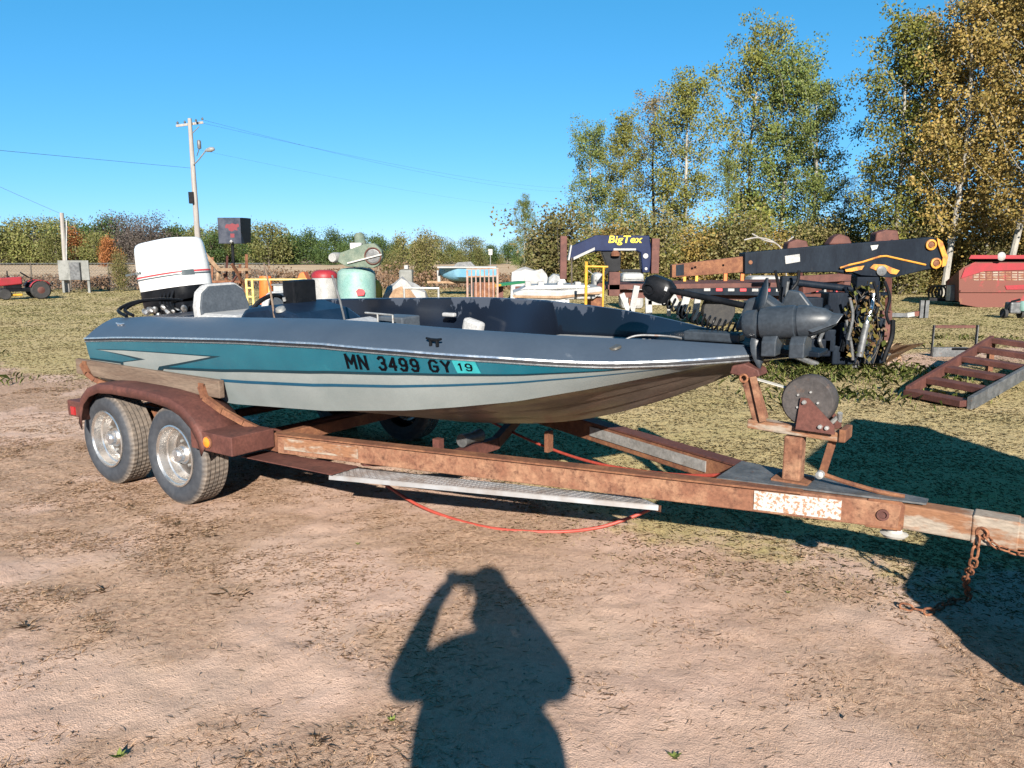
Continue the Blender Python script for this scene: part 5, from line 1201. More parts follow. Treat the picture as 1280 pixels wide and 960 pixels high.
sp0 = gnd(81, 35.5); sp1 = at(77, 266, 35.5)
spo = thing('service_pole', 'short grey service pole with a meter beside the plywood panel', 'pole', sp0)
part(MB().tube([sp0, sp1], [0.12, 0.085], 10), 'pole_shaft', 'polewood', spo, smooth=True)
part(MB().tube([at(83, 345, 35.2), at(83, 275, 35.2)], 0.03, 6), 'conduit', 'galv', spo)
part(MB().box(at(82, 345, 35.15), (0.24, 0.14, 0.34)), 'meter_box', 'galv', spo, bevel=0.02)
pn = thing('service_board', 'white plywood panel on posts carrying a grey breaker box', 'panel', gnd(95, 35.2))
part(MB().box2(at(74, 350, 35.05) - Vector((0, 0, 0)), at(110, 325.5, 35.05) + Vector((0, 0.03, 0))), 'panel_board', 'dullwhite', pn)
part(MB().box2(at(88, 350, 34.9), at(98.5, 328, 34.9) + Vector((0, 0.14, 0))), 'breaker_box', 'galvdark', pn, bevel=0.01)
for x in (76.5, 108.5):
    p = gnd(x, 35.12); part(MB().box2((p.x - 0.05, p.y - 0.0, 0), (p.x + 0.05, p.y + 0.08, 1.3)), 'leg', 'dullwhite', pn)

# ------------------------------------------------------------------ red tractor
tp0 = gnd(30, 30.0)
trc = thing('garden_tractor', 'small red tractor parked at the far left by the fence', 'tractor', tp0, (0, 0, rad(222)), local=True)
part(MB().prism([(0.15, -0.2, 0.58), (0.15, -0.2, 0.86), (0.85, -0.2, 0.82), (0.98, -0.2, 0.74), (0.98, -0.2, 0.50)], (0, 0.4, 0)), 'hood', 'red', trc, bevel=0.04)
part(MB().box((0.05, 0, 0.36), (1.6, 0.25, 0.14)), 'chassis', 'black', trc)
part(MB().prism([(-0.25, -0.16, 0.55), (-0.12, -0.16, 0.62), (-0.12, 0.16, 0.62), (-0.25, 0.16, 0.55)], (-0.2, 0, 0.06)), 'seat', 'black', trc, bevel=0.02)
for s in (-1, 1):
    part(MB().lathe([(0.12, -0.1), (0.30, -0.11), (0.345, -0.06), (0.345, 0.06), (0.30, 0.11), (0.12, 0.1)], (-0.38, s * 0.50, 0.345), (0, 1, 0), 24), 'rear_wheel', 'rubber', trc, smooth=True)
    part(MB().lathe([(0.15, -0.06), (0.13, 0.0), (0.05, 0.03), (0, 0.03)], (-0.38, s * 0.60, 0.345), (0, s, 0), 18), 'wheel_disc', 'rust_red', trc, smooth=True)
    part(MB().lathe([(0.06, -0.06), (0.18, -0.07), (0.21, -0.03), (0.21, 0.03), (0.18, 0.07), (0.06, 0.06)], (0.78, s * 0.38, 0.21), (0, 1, 0), 18), 'front_wheel', 'rubber', trc, smooth=True)
    fr_ = MB().grid([[Vector((-0.38 + 0.38 * math.cos(a), s * v, 0.36 + 0.38 * math.sin(a))) for a in np.linspace(0.3, 2.6, 9)] for v in (0.36, 0.62)])
    o = part(fr_, 'fender', 'red', trc, smooth=True); m_ = o.modifiers.new('solid', 'SOLIDIFY'); m_.thickness = 0.02
part(MB().torus((0.02, 0, 0.92), (-0.6, 0, 0.8), 0.17, 0.016, 20, 6), 'steering_wheel', 'black', trc, smooth=True)
part(MB().tube([(0.2, 0, 0.7), (0.02, 0, 0.92)], 0.018, 6), 'steering_column', 'black', trc)
part(MB().box((0.45, 0, 0.5), (0.55, 0.3, 0.2)), 'engine', 'black', trc, bevel=0.02)
part(MB().box((-0.42, 0, 0.42), (0.35, 0.5, 0.22)), 'rear_axle_housing', 'black', trc, bevel=0.03)
for s in (-1, 1): part(MB().tube([(-0.55, s * 0.2, 0.45), (-0.85, s * 0.22, 0.28)], 0.025, 6), 'hitch_arm', 'rust_red', trc)
part(MB().tube([(0.6, 0.1, 0.8), (0.6, 0.1, 1.08)], 0.025, 8), 'exhaust', 'black', trc)
part(MB().box((0.45, 0, 0.18), (0.5, 0.7, 0.08)), 'mower_deck', 'yellow', trc, bevel=0.03)

M['rededm'] = plain('emblem_red', (0.16, 0.02, 0.03), 0.6)
# ------------------------------------------------------------------ sign box on a post
YS = 25.0
sg_ = thing('sign_box', 'square grey sign box with a red emblem on a thin post', 'sign', gnd(290, YS))
sb = part(MB().box2(at(273.5, 304.5, YS), at(300, 272, YS) + Vector((0, 0.42, 0))), 'sign_cabinet', worn('sign_face', (0.028, 0.035, 0.055), (0.075, 0.082, 0.105), scale=2.2, rough=0.45, spec=0.1), sg_, bevel=0.01)
part(MB().prism([at(301, 304, YS), at(301, 272, YS), at(309, 272.5, YS + 0.5), at(309, 303, YS + 0.5)], (0.02, 0.3, 0)), 'cabinet_end', 'black', sg_)
part(MB().prism([at(x, y, YS - 0.004) for x, y in ((281, 283), (283, 280), (287, 280.5), (290, 279), (294, 280.5), (298, 279.5), (299, 283), (296, 285), (297, 288), (293, 287.5), (290, 289.5), (286, 288), (285, 285), (282, 285.5))], (0, 0.003, 0)), 'red_emblem', M['rededm'], sb)
part(MB().prism([at(x, y, YS - 0.004) for x, y in ((288, 292), (293, 292), (293, 297), (288, 297))], (0, 0.003, 0)), 'red_emblem', M['rededm'], sb)
part(MB().tube([gnd(291, YS + 0.1), at(290.5, 305, YS + 0.1)], 0.05, 8), 'post', 'black', sg_)
part(MB().lathe([(0, -0.06), (0.06, 0), (0, 0.06)], at(289, 302, YS - 0.1), (0, 0, 1), 10), 'lamp', 'vinylwhite', sg_, smooth=True)

# ------------------------------------------------------------------ rusty hay rake frame left of centre
YH = 19.0
hr = thing('rusty_implement', 'brown rusty lattice implement behind the outboard', 'implement', gnd(285, YH))
for (a, b_, w_, m_) in (((244, 304), (272, 336), 0.09, 'wood'), ((272, 337), (310, 337), 0.07, 'wood'), ((274, 337), (270, 372), 0.07, 'wood'), ((266, 322), (264, 372), 0.05, 'rust'), ((250, 330), (270, 370), 0.06, 'rust'), ((280, 342), (292, 372), 0.05, 'rust'), ((300, 330), (300, 375), 0.05, 'rust'), ((258, 352), (310, 352), 0.05, 'rust'), ((290, 330), (308, 362), 0.05, 'rust'), ((308, 318), (309, 376), 0.06, 'rust'), ((262, 362), (312, 364), 0.06, 'rust'), ((284, 320), (282, 372), 0.04, 'rust_red'), ((296, 345), (276, 372), 0.04, 'rust_red')):
    part(MB().beam(at(*a, YH + random.uniform(-.4, .4)), at(*b_, YH + random.uniform(-.4, .4)), w_, w_), 'strut', m_, hr)
for x in (262, 300): part(MB().box2(gnd(x, YH) - Vector((0.05, 0.05, 0)), at(x, 368, YH) + Vector((0.05, 0.05, 0))), 'leg', 'rust', hr)
# ------------------------------------------------------------------ pale yellow guard rail and bits beside it
YG = 14.5
gr = thing('guard_rail', 'pale yellow tubular guard rail behind the console', 'rail', gnd(335, YG))
for x in (307.5, 315, 336): part(MB().tube([gnd(x, YG), at(x, 349, YG)], 0.022, 8), 'post', 'paleyellow', gr)
for y in (349.5, 360, 371): part(MB().tube([at(307, y, YG), at(316 if y > 350 else 384, y if y > 350 else 349.5, YG)], 0.018, 8), 'rail_tube', 'paleyellow', gr)
part(MB().tube([gnd(384, YG), at(384, 349.5, YG)], 0.02, 8), 'post', 'paleyellow', gr)
dr = thing('orange_drum', 'orange plastic drum standing behind the steering wheel', 'drum', gnd(331, 16.0))
part(MB().lathe([(0.16, 0.0), (0.17, 0.3), (0.16, 0.6), (0.14, 0.66), (0.15, 0.68)] + [(0.12, (at(331, 345, 16).z)), (0, at(331, 345, 16).z)], gnd(331, 16.0), (0, 0, 1), 18), 'drum_body', 'orange', dr, smooth=True)
part(MB().torus(gnd(331, 16.0) + Vector((0, 0, 0.5)), (0, 0, 1), 0.172, 0.012, 20, 6), 'drum_hoop', 'white', dr)
cn_ = thing('crate', 'small white crate beside the orange drum', 'crate', gnd(347, 15.6))
part(MB().box2(gnd(340, 15.6), at(354, 356, 15.6) + Vector((0, 0.25, 0))), 'crate_body', 'white', cn_, bevel=0.01); part(MB().box(at(347, 356, 15.6) + Vector((0, 0.12, 0)), (0.25, 0.27, 0.03)), 'crate_lid', 'galvdark', cn_)
hp_ = thing('orange_hood', 'orange metal hood poking up behind the black depth finder', 'machine part', gnd(377, 16))
part(MB().prism([gnd(371, 16), gnd(384, 16), at(384, 350, 16), at(379, 339.5, 16), at(374, 342, 16), at(371, 350, 16)], (0, 0.35, 0)), 'hood_shell', 'orange', hp_, bevel=0.02); part(MB().box2(at(371, 352, 15.98), at(384, 350.5, 15.98) + Vector((0, 0.02, 0))), 'hood_band', 'galvdark', hp_)
# white tank with red lid
YT = 13.0
wt = thing('white_tank', 'white plastic tank with a dark red lid beside the seafoam compressor', 'tank', gnd(405, YT + 0.3))
c0 = gnd(405, YT + 0.3); zt = at(405, 347, YT + 0.3).z; rt = (at(421, 360, YT).x - at(389, 360, YT).x) / 2
part(MB().lathe([(rt * 0.95, 0), (rt, 0.05), (rt, zt - 0.05), (rt * 0.97, zt)], c0, (0, 0, 1), 24), 'tank_body', 'white', wt, smooth=True)
part(MB().lathe([(rt * 1.02, zt), (rt * 1.02, zt + 0.05), (rt * 0.85, zt + 0.10), (0.1, zt + 0.13), (0, zt + 0.13)], c0, (0, 0, 1), 24), 'tank_lid', 'red', wt, smooth=True)
# seafoam compressor with its belt guard
ac = thing('air_compressor', 'old seafoam green upright compressor with a big belt guard on top', 'compressor', gnd(445, YT))
c0 = gnd(445, YT); zt = at(445, 338, YT).z; rt = (at(468, 360, YT).x - at(421, 360, YT).x) / 2
part(MB().lathe([(rt, 0.1), (rt, zt - 0.06), (rt * 0.96, zt - 0.02), (rt * 0.75, zt + 0.03), (rt * 0.3, zt + 0.05), (0, zt + 0.05)], c0, (0, 0, 1), 32), 'tank', 'tankteal', ac, smooth=True)
for a in range(3): part(MB().box(c0 + Vector((rt * 0.9 * math.cos(a * 2.1), rt * 0.9 * math.sin(a * 2.1), 0.06)), (0.06, 0.06, 0.14)), 'foot', 'tankteal', ac)
bgp = [(422, 327), (425, 316), (455, 305), (468, 304), (477, 313), (478, 322), (473, 332), (466, 335), (432, 333)]
bg_ = part(MB().prism([at(x, y, YT - 0.32) for x, y in bgp], (0, 0.16, 0)), 'belt_guard', 'beltgreen', ac, bevel=0.01)
part(MB().torus(at(466, 320, YT - 0.34), (0, 1, 0), 0.13, 0.011, 28, 6), 'flywheel', 'rust_red', bg_)
part(MB().lathe([(0.115, 0), (0.10, 0.004), (0, 0.004)], at(466, 320, YT - 0.322), (0, -1, 0), 24), 'mesh_panel', 'galvdark', bg_)
part(MB().beam(at(434, 329, YT - 0.35), at(477, 318, YT - 0.35), 0.02, 0.022), 'guard_strap', 'strap', bg_)
part(MB().lathe([(0.07, -0.15), (0.085, -0.1), (0.085, 0.1), (0.05, 0.16)], at(421, 322, YT - 0.05), (0.3, 1, 0), 16), 'motor', 'white', ac, smooth=True)
part(MB().lathe([(0.09, 0), (0.10, 0.1), (0.08, 0.24), (0.05, 0.28)], at(452, 312, YT + 0.1), (-0.15, 0, 1), 14), 'pump_head', 'beltgreen', ac, smooth=True)
part(MB().box(at(446, 308, YT), (0.2, 0.2, 0.12)), 'intake_filter', 'galv', ac, bevel=0.02)
lf_ = part(MB().prism([at(x, y, YT - rt - 0.02) for x, y in ((445, 364), (448, 361), (453, 361.5), (456, 364), (455, 369), (447, 370))], (0, 0.012, 0)), 'tank_label', 'red_line', ac)
yt = thing('yellow_tank', 'small ochre cylinder half hidden behind the compressor', 'tank', gnd(470, 14.2))
part(MB().lathe([(0.10, 0), (0.10, at(470, 353, 14.2).z - 0.08), (0.06, at(470, 352, 14.2).z), (0.03, at(470, 350, 14.2).z)], gnd(470, 14.2), (0, 0, 1), 16), 'cylinder', 'yellow', yt, smooth=True); part(MB().tube([at(470, 350, 14.2), at(470, 348, 14.2)], 0.02, 8), 'valve', 'galvdark', yt)
# crumpled white tarp heap with a pipe rail
def heap(name, label, cat, pxs, Y, depth, mat, group=None, seed=1):
    o = thing(name, label, cat, gnd(sum(p[0] for p in pxs) / len(pxs), Y), group=group)
    r_ = random.Random(seed); rows = []
    for j in range(7):
        f = j / 6; k_ = math.sin(math.pi * (0.5 + 0.5 * f)) ** 0.7 if f < 1 else 0.0
        rows.append([Vector((at(x, y, Y).x, Y + depth * f + r_.uniform(-.05, .05), max(0.01, at(x, y, Y).z * (0.25 + 0.75 * math.cos(f * math.pi / 2 - 0.5) if 0 < f < 1 else (0.0 if f in (0, 1) else 1)) + r_.uniform(-.05, .05) * (0 < f < 1)))) for x, y in pxs])
    m_ = part(MB().grid(rows), 'cover', mat, o, smooth=False)
    return o
th = heap('tarp_heap', 'crumpled white and brown tarp heap behind the far gunwale', 'tarp', [(474, 375), (480, 362), (488, 357), (500, 349), (506, 350), (515, 356), (524, 360), (530, 368), (533, 378)], 14.0, 1.0, 'tarp', seed=2)
part(MB().prism([at(x, y, 13.96) for x, y in ((486, 372), (492, 362), (501, 358), (512, 361), (520, 372))], (0, 0.02, 0)), 'brown_lining', 'wood', th)
pr1 = thing('pipe_stand', 'grey tubular stand in front of the white tarp heap', 'stand', gnd(527, 13.2))
part(MB().tube([at(504, 360, 13.2), at(549, 360.5, 13.2)], 0.022, 8), 'crossbar', 'galv', pr1)
for x in (505, 548): part(MB().tube([gnd(x, 13.2), at(x, 360, 13.2)], 0.018, 8), 'leg', 'galv', pr1)
wj = thing('white_machine', 'small white machine among the weeds beyond the tarp heap', 'machine', gnd(508, 36))
part(MB().box2(gnd(498, 36), at(515, 337, 36) + Vector((0, 0.6, 0))), 'body', 'dullwhite', wj, bevel=0.1); part(MB().box2(at(505, 336.8, 36), at(510, 331.5, 36) + Vector((0, 0.3, 0))), 'cab', 'white', wj, bevel=0.03)
# blue boat far off, on its trailer
YB = 33.0
bb = thing('blue_boat', 'pale blue runabout on a trailer far behind in the grass', 'boat', gnd(585, YB))
def bhull():
    rows = []
    for t in np.linspace(0, 1, 12):
        x = 549 + (621 - 549) * t; hw = 0.85 * (1 - (1 - min(1, t * 1.8)) ** 2.2) + 0.03
        zt_ = at(x, 334.5 + 1.2 * math.sin(t * 3), YB).z; zb_ = at(x, 352 - 9 * (1 - min(1, t * 3)) ** 2, YB).z
        X = at(x, 340, YB).x; r_ = []
        for k_ in range(7):
            f = k_ / 6; ang = math.pi * f; r_.append(Vector((X, YB - math.cos(ang) * hw, zt_ + (zb_ - zt_) * math.sin(ang) ** 0.7)))
        rows.append(r_)
    return MB().grid(rows)
part(bhull(), 'hull', 'boatblue', bb, smooth=True)
part(MB().beam(at(549, 333.8, YB), at(621, 333.8, YB), 1.7, 0.06), 'gunwale', 'white', bb)
part(MB().prism([at(x, y, YB) for x, y in ((566, 333), (572, 328), (588, 327), (594, 333))], (0, 0.5, 0)), 'windshield', 'galvdark', bb)
bt = part(MB().beam(at(534, 352.5, YB), at(622, 353, YB), 0.1, 0.1), 'trailer_frame', 'wood', bb)
part(MB().beam(at(549, 352, YB), at(548, 338, YB), 0.12, 0.12), 'bow_post', 'white', bb)
for x in (596, 604): part(MB().lathe([(0.12, -0.1), (0.3, -0.09), (0.3, 0.09), (0.12, 0.1)], Vector((at(x, 350, YB).x, YB - 0.95, 0.3)), (0, 1, 0), 16), 'trailer_wheel', 'rubber', bb, smooth=True)
# barred gate
YGt = 19.0
gt = thing('barred_gate', 'rusty pink barred gate panel standing before the blue boat', 'gate', gnd(603, YGt))
for k_ in range(8):
    x = 584 + k_ * 5.4; part(MB().tube([gnd(x, YGt), at(x, 338 - 0.2 * k_, YGt)], 0.017 if k_ not in (0, 7) else 0.028, 6), 'bar', worn('pale_rust_bar', (0.34, 0.20, 0.16), (0.45, 0.33, 0.28), rough=0.8) if k_ == 0 else bpy.data.materials['pale_rust_bar'], gt)
for y in (336.5, 346): part(MB().beam(at(583, y, YGt + 0.02), at(623, y - 1, YGt + 0.02), 0.02, 0.03), 'rail', 'rust_pale', gt)
for k_ in range(3): part(MB().box(at(597 + 9 * k_, 362, YGt + 0.3), (0.16, 0.12, 0.36)), 'infill_plate', 'rust', gt)
rs = thing('road_sign', 'small white road sign on a thin post beyond the gate', 'sign', gnd(613, 52))
part(MB().box2(at(610.8, 318.5, 52), at(615.2, 311.5, 52) + Vector((0, 0.03, 0))), 'sign_plate', 'cowlwhite', rs); part(MB().tube([gnd(613, 52), at(613, 312, 52)], 0.03, 6), 'post', 'galv', rs)
# white heaps and the white pontoon hull
heap('tarp_heap', 'white plastic heap left of the gooseneck upright', 'tarp', [(638, 354), (640, 341), (650, 337), (657, 335), (668, 337), (678, 336.5), (684, 342), (688, 354)], 29.0, 2.0, 'tarp', seed=5)
heap('tarp_heap', 'grey covered heap just left of the gooseneck upright', 'tarp', [(684, 358), (687, 347), (693, 342), (700, 344), (707, 350), (712, 358)], 24.0, 1.6, 'galv', seed=6)
gp = thing('plank', 'green plank with yellow end lying by the barred gate', 'plank', gnd(640, 24))
part(MB().beam(at(622, 356, 23.5), at(652, 352.5, 24.5), 0.3, 0.07), 'board', plain('green_plank', (0.03, 0.20, 0.09), 0.5), gp); part(MB().beam(at(612, 358.2, 23.2), at(622, 356, 23.5), 0.28, 0.06), 'end_board', 'yellow', gp)
for x in (625, 648): part(MB().box2(gnd(x, 24) - Vector((.1, .1, 0)), at(x, 358, 24) + Vector((.1, .1, 0))), 'block', 'rust_red', gp)
YW = 17.0
pt_ = thing('pontoon_boat', 'low white boat hull with a grey deck behind the bow rail', 'boat', gnd(698, YW))
part(MB().prism([at(x, y, YW) for x, y in ((640, 366), (655, 362), (700, 363), (752, 358), (756, 364), (742, 374), (660, 376), (645, 372))], (0, 1.6, 0)), 'hull', 'white', pt_, bevel=0.04)
part(MB().prism([at(x, y, YW - 0.01) for x, y in ((640, 369), (700, 370), (754, 364), (752, 367), (700, 373), (642, 372))], (0, -0.03, 0)), 'rub_strip', 'wood', pt_)
part(MB().prism([at(x, y, YW + 0.3) for x, y in ((648, 363), (660, 357), (700, 356), (735, 356), (742, 361)) ], (0, 1.2, 0)), 'deck_cover', 'galv', pt_, bevel=0.03)
for x in (660, 676, 700, 722): part(MB().box(at(x, 356, YW + 0.5), (0.14, 0.3, 0.14)), 'deck_fitting', 'white', pt_, bevel=0.02)
for x in (655, 745): part(MB().box2(gnd(x, YW + .3) - Vector((.15, .15, 0)), at(x, 372, YW + .3) + Vector((.15, .6, 0))), 'stand_block', 'rust', pt_)
# yellow pipe frame
YY = 15.5
yf = thing('pipe_rack', 'yellow pipe frame standing left of the gooseneck coupler', 'frame', gnd(745, YY))
for x, t in ((733, 327), (754.5, 333)): part(MB().tube([gnd(x, YY), at(x, t, YY)], 0.03 if x < 740 else 0.02, 8), 'post', 'yellow', yf)
part(MB().tube([at(731, 333, YY), at(760, 333.5, YY)], 0.02, 8), 'crossbar', 'yellow', yf); part(MB().tube([at(735, 338, YY), at(745, 346, YY)], 0.008, 6), 'brace', 'galv', yf)

# ------------------------------------------------------------------ blue gooseneck flatbed trailer
YN = 17.5
gn = thing('gooseneck_trailer', 'blue gooseneck flatbed trailer with yellow lettering and rusty uprights', 'trailer', gnd(860, YN))
nk = part(MB().prism([at(x, y, YN) for x, y in ((712, 325), (714, 308), (745, 294), (812, 294.5), (815, 318), (812, 341), (803, 341), (801, 316), (797, 314), (745, 314)) ], (0, 0.35, 0)), 'gooseneck', 'blue', gn, bevel=0.02)
def flat_text(body, p0_, p1_, hgt, Y, name, mat, parent, bold=0.03, shear=0.15):
    v, f = text_mesh(body, 1.0, bold, shear); x0 = min(p.x for p in v); x1 = max(p.x for p in v); y0 = min(p.y for p in v); y1 = max(p.y for p in v)
    mb = MB(); a = at(*p0_, Y); b_ = at(*p1_, Y)
    mb.v = [Vector((a.x + (b_.x - a.x) * (p.x - x0) / (x1 - x0), Y, a.z + (b_.z - a.z) * (p.x - x0) / (x1 - x0) + hgt * (p.y - y0) / (y1 - y0))) for p in v]; mb.f = f
    return part(mb, name, mat, parent)
flat_text('BigTex', (760.5, 306.5), (803, 306.5), 0.21, YN - 0.012, 'yellow_lettering', plain('yellow_print', (0.85, 0.62, 0.03), 0.5), nk, bold=0.014)
part(MB().box2(at(767, 313, YN - 0.01), at(795, 310.5, YN - 0.01) + Vector((0, 0.005, 0))), 'white_strip', 'white', nk)
part(MB().prism([at(x, y, YN - 0.01) for x, y in ((717, 325), (717, 321.5), (743.5, 309), (743.5, 312.5))], (0, 0.006, 0)), 'white_strip', 'white', nk)
part(MB().prism([at(x, y, YN - 0.01) for x, y in ((710, 325), (713.5, 306), (715, 307), (712, 325.5))], (0, 0.3, 0)), 'edge_strip', 'white', nk)
part(MB().lathe([(0.06, 0), (0.055, 0.02), (0, 0.025)], at(807, 320, YN - 0.005), (0, -1, 0), 18), 'round_lamp', 'vinylwhite', nk, smooth=True)
part(MB().lathe([(0.035, 0), (0.03, 0.02), (0, 0.025)], at(807.5, 336, YN - 0.005), (0, -1, 0), 14), 'round_lamp', 'vinylwhite', nk, smooth=True)
for x0_, x1_, y0_, y1_ in ((700, 709, 295, 349), (814, 825, 298, 342)):
    part(MB().box2(at(x0_, y1_, YN - 0.1), at(x1_, y0_, YN - 0.1) + Vector((0, 0.2, 0))), 'upright', 'rust_red', gn, bevel=0.01)
part(MB().tube([at(714.5, 322, YN), at(714.5, 364, YN)], 0.02, 6), 'jack_rod', 'barkdark', gn)
part(MB().prism([at(x, y, YN + 0.05) for x, y in ((752, 314), (776, 314), (776, 338), (770, 340), (761, 340))], (0, 0.3, 0)), 'coupler_plate', 'black', gn, bevel=0.01)
part(MB().lathe([(0.10, 0), (0.10, 0.06), (0.05, 0.12)], at(769, 320, YN), (0, 0, 1), 14), 'kingpin', 'rust', gn)
part(MB().box2(at(761, 370, YN), at(775.5, 340, YN) + Vector((0, 0.25, 0))), 'coupler_post', 'rust_red', gn, bevel=0.01)
part(MB().beam(at(748, 353, YN), at(761, 336, YN), 0.06, 0.06), 'brace', 'black', gn)
part(MB().lathe([(0.10, -0.05), (0.10, 0.05)], at(751, 359, YN), (0, 1, 0), 18), 'pulley', 'rust_red', gn)
part(MB().box2(at(776, 340, YN + 0.1), at(803, 336.5, YN + 0.1) + Vector((0, 0.1, 0))), 'cross_tie', 'black', gn)
# deck of the flatbed with its striped tape
dk0, dk1 = at(760, 366, YN), at(1010, 362, YN)
part(MB().prism([at(760, 362, YN), at(1075, 357.5, YN), at(1075, 352, YN), at(760, 356, YN)], (0, 2.4, 0)), 'deck', 'rust_red', gn)
part(MB().prism([at(855, 368, YN - 0.03), at(1075, 371, YN - 0.03), at(1075, 357.6, YN - 0.03), at(855, 361, YN - 0.03)], (0, 0.12, 0)), 'side_rail', 'boomblack', gn)
part(MB().prism([at(775, 372, YN + 0.2), at(1075, 378, YN + 0.2), at(1075, 372, YN + 0.2), at(775, 362, YN + 0.2)], (0, 0.3, 0)), 'main_beam', 'rust_red', gn)
for k_ in range(13):
    x = 880 + k_ * 15; part(MB().box2(at(x, 363.8 + 0.008 * (x - 880), YN - 0.045), at(x + 8, 360.4 + 0.008 * (x - 880), YN - 0.045) + Vector((0, 0.008, 0))), 'reflector_tape', 'white' if k_ % 2 == 0 else 'red_line', gn)
for x in (900, 1010):
    part(MB().lathe([(0.15, -0.12), (0.36, -0.12), (0.39, -0.06), (0.39, 0.06), (0.36, 0.12), (0.15, 0.12)], gnd(x, YN + 0.6) + Vector((0, 0, 0.38)), (0, 1, 0), 24), 'wheel', 'rubber', gn, smooth=True)
part(MB().box2(gnd(790, YN + .3) - Vector((.06, .06, 0)), at(790, 368, YN + .3) + Vector((.06, .06, 0))), 'landing_leg', 'rust', gn)
for x, w_, m_ in ((857, 3, 'yellow'), (872, 3, 'yellow'), (908, 3.4, 'orange'), (929, 3.4, 'orange')):
    part(MB().box2(at(x - w_, 354, YN + 1.6), at(x + w_ - 2, 338, YN + 1.6) + Vector((0, 0.08, 0))), 'stake', m_, gn)
# white sawhorse stands under it
def stand(pxs, Y, label, mats='white'):
    o = thing('steel_stand', label, 'stand', gnd(sum(p[0][0] for p in pxs) / len(pxs), Y), group='white steel stands by the flatbed')
    for a, b_, w_ in pxs: part(MB().beam(at(*a, Y), at(*b_, Y), w_, 0.06, (0, 1, 0)), 'leg' if abs(a[1] - b_[1]) > 6 else 'crossbar', mats, o)
stand([((777, 367), (787, 392), 0.09), ((796, 357), (789, 392), 0.10)], 13.5, 'white V shaped stand right of the rusty coupler post')
stand([((810, 358), (811, 395), 0.11), ((810, 378), (838, 379), 0.07), ((836, 372), (836, 395), 0.06)], 13.2, 'white stand with a crossbar behind the trolling motor head')
stand([((838, 366), (855, 398), 0.12), ((860, 366), (850, 398), 0.12), ((872, 372), (868, 400), 0.10)], 13.0, 'white spotted stand behind the coiled trolling motor cord')
# far white vehicles glimpsed under the boom
for x0_, x1_, y0_, y1_, lab in ((778, 806, 341, 350, 'white car body glimpsed under the gooseneck neck'), (940, 978, 345, 352, 'white panel glimpsed under the crane boom'), (742, 755, 341, 351, 'white bundle behind the yellow pipe frame')):
    o = thing('scrap_body', lab, 'scrap', gnd((x0_ + x1_) / 2, 24)); part(MB().box2(gnd(x0_, 24), at(x1_, y0_, 24) + Vector((0, 0.8, 0))), 'shell', 'white', o, bevel=0.12); part(MB().box2(at(x0_ + 2, y1_, 23.98), at(x1_ - 2, y1_ - 1.5, 23.98) + Vector((0, 0.02, 0))), 'trim', 'galvdark', o)

# ------------------------------------------------------------------ black crane boom on its skid
YC = 11.0
cr = thing('crane_boom', 'black telescoping crane boom with orange showing at its pivots', 'crane', gnd(1060, 11.2))
bo = part(MB().prism([at(x, y, YC) for x, y in ((930, 316), (930, 342.5), (1046, 340), (1066, 343.5), (1120, 346), (1166, 336), (1178, 331), (1182, 318), (1176, 302), (1166, 296), (1150, 298), (1040, 306))], (0, 0.26, 0)), 'boom_outer', 'boomblack', cr, bevel=0.015)
part(MB().prism([at(x, y, YC + 0.05) for x, y in ((840, 331), (840, 347), (934, 340), (934, 320))], (0, 0.17, 0)), 'boom_inner', 'rust', cr, bevel=0.008)
part(MB().prism([at(x, y, YC + 0.045) for x, y in ((845, 331.5), (845, 345), (855, 344), (855, 330))], (0, 0.004, 0)), 'dark_patch', 'boomblack', cr)
for x, y in ((865, 335.5), (904, 331.5), (869, 334)): part(MB().lathe([(0.016, 0), (0.016, 0.004), (0, 0.004)], at(x, y, YC + 0.046), (0, -1, 0), 10), 'bolt_hole', 'letter_and_shade', cr)
part(MB().prism([at(x, y, YC - 0.005) for x, y in ((930.5, 316.2), (945, 315), (945, 342), (930.5, 342.4))], (0, -0.02, 0)), 'boom_collar', 'boomblack', cr, bevel=0.006)
part(MB().lathe([(0.03, 0), (0.028, 0.012), (0, 0.014)], at(938, 328, YC - 0.025), (0, -1, 0), 14), 'collar_bolt', 'rust', cr)
part(MB().prism([at(x, y, YC - 0.004) for x, y in ((981, 320), (999.5, 317.5), (1000, 327), (982, 330))], (0, -0.004, 0)), 'white_decal', 'white', cr)
part(MB().prism([at(x, y, YC - 0.004) for x, y in ((1088, 307), (1098, 306), (1096, 311), (1090, 313))], (0, -0.003, 0)), 'paint_chip', 'strap', cr)
# reinforced belly plate edged in orange weld
bp = part(MB().prism([at(x, y, YC - 0.006) for x, y in ((1051, 335), (1100, 321), (1108, 320.5), (1158, 331.5), (1160, 336), (1115, 347), (1075, 344))], (0, -0.03, 0)), 'belly_plate', 'boomblack', cr, bevel=0.006)
def seam(pts, r, name, mat, parent, Y=YC - 0.04): return part(MB().tube([at(x, y, Y) for x, y in pts], r, 7), name, mat, parent, smooth=True)
seam([(1050, 335), (1062, 331), (1078, 327.5), (1100, 320.5), (1108, 320), (1130, 325), (1157, 331)], 0.014, 'weld_edge', 'boomorange', bp)
part(MB().prism([at(x, y, YC - 0.038) for x, y in ((1087, 335), (1092, 330), (1106, 331), (1118, 336), (1124, 338), (1120, 343), (1112, 342), (1108, 338), (1098, 339))], (0, -0.012, 0)), 'orange_chip', 'boomorange', bp)
part(MB().prism([at(x, y, YC - 0.038) for x, y in ((1056, 337), (1070, 333.5), (1080, 332), (1077, 337), (1064, 339.5), (1057, 339.5))], (0, -0.01, 0)), 'orange_chip', 'boomorange', bp)
part(MB().lathe([(0.075, 0), (0.07, 0.03), (0.04, 0.036), (0, 0.036)], at(1101, 338.5, YC - 0.036), (0, -1, 0), 20), 'pivot_boss', 'galvdark', bp, smooth=True)
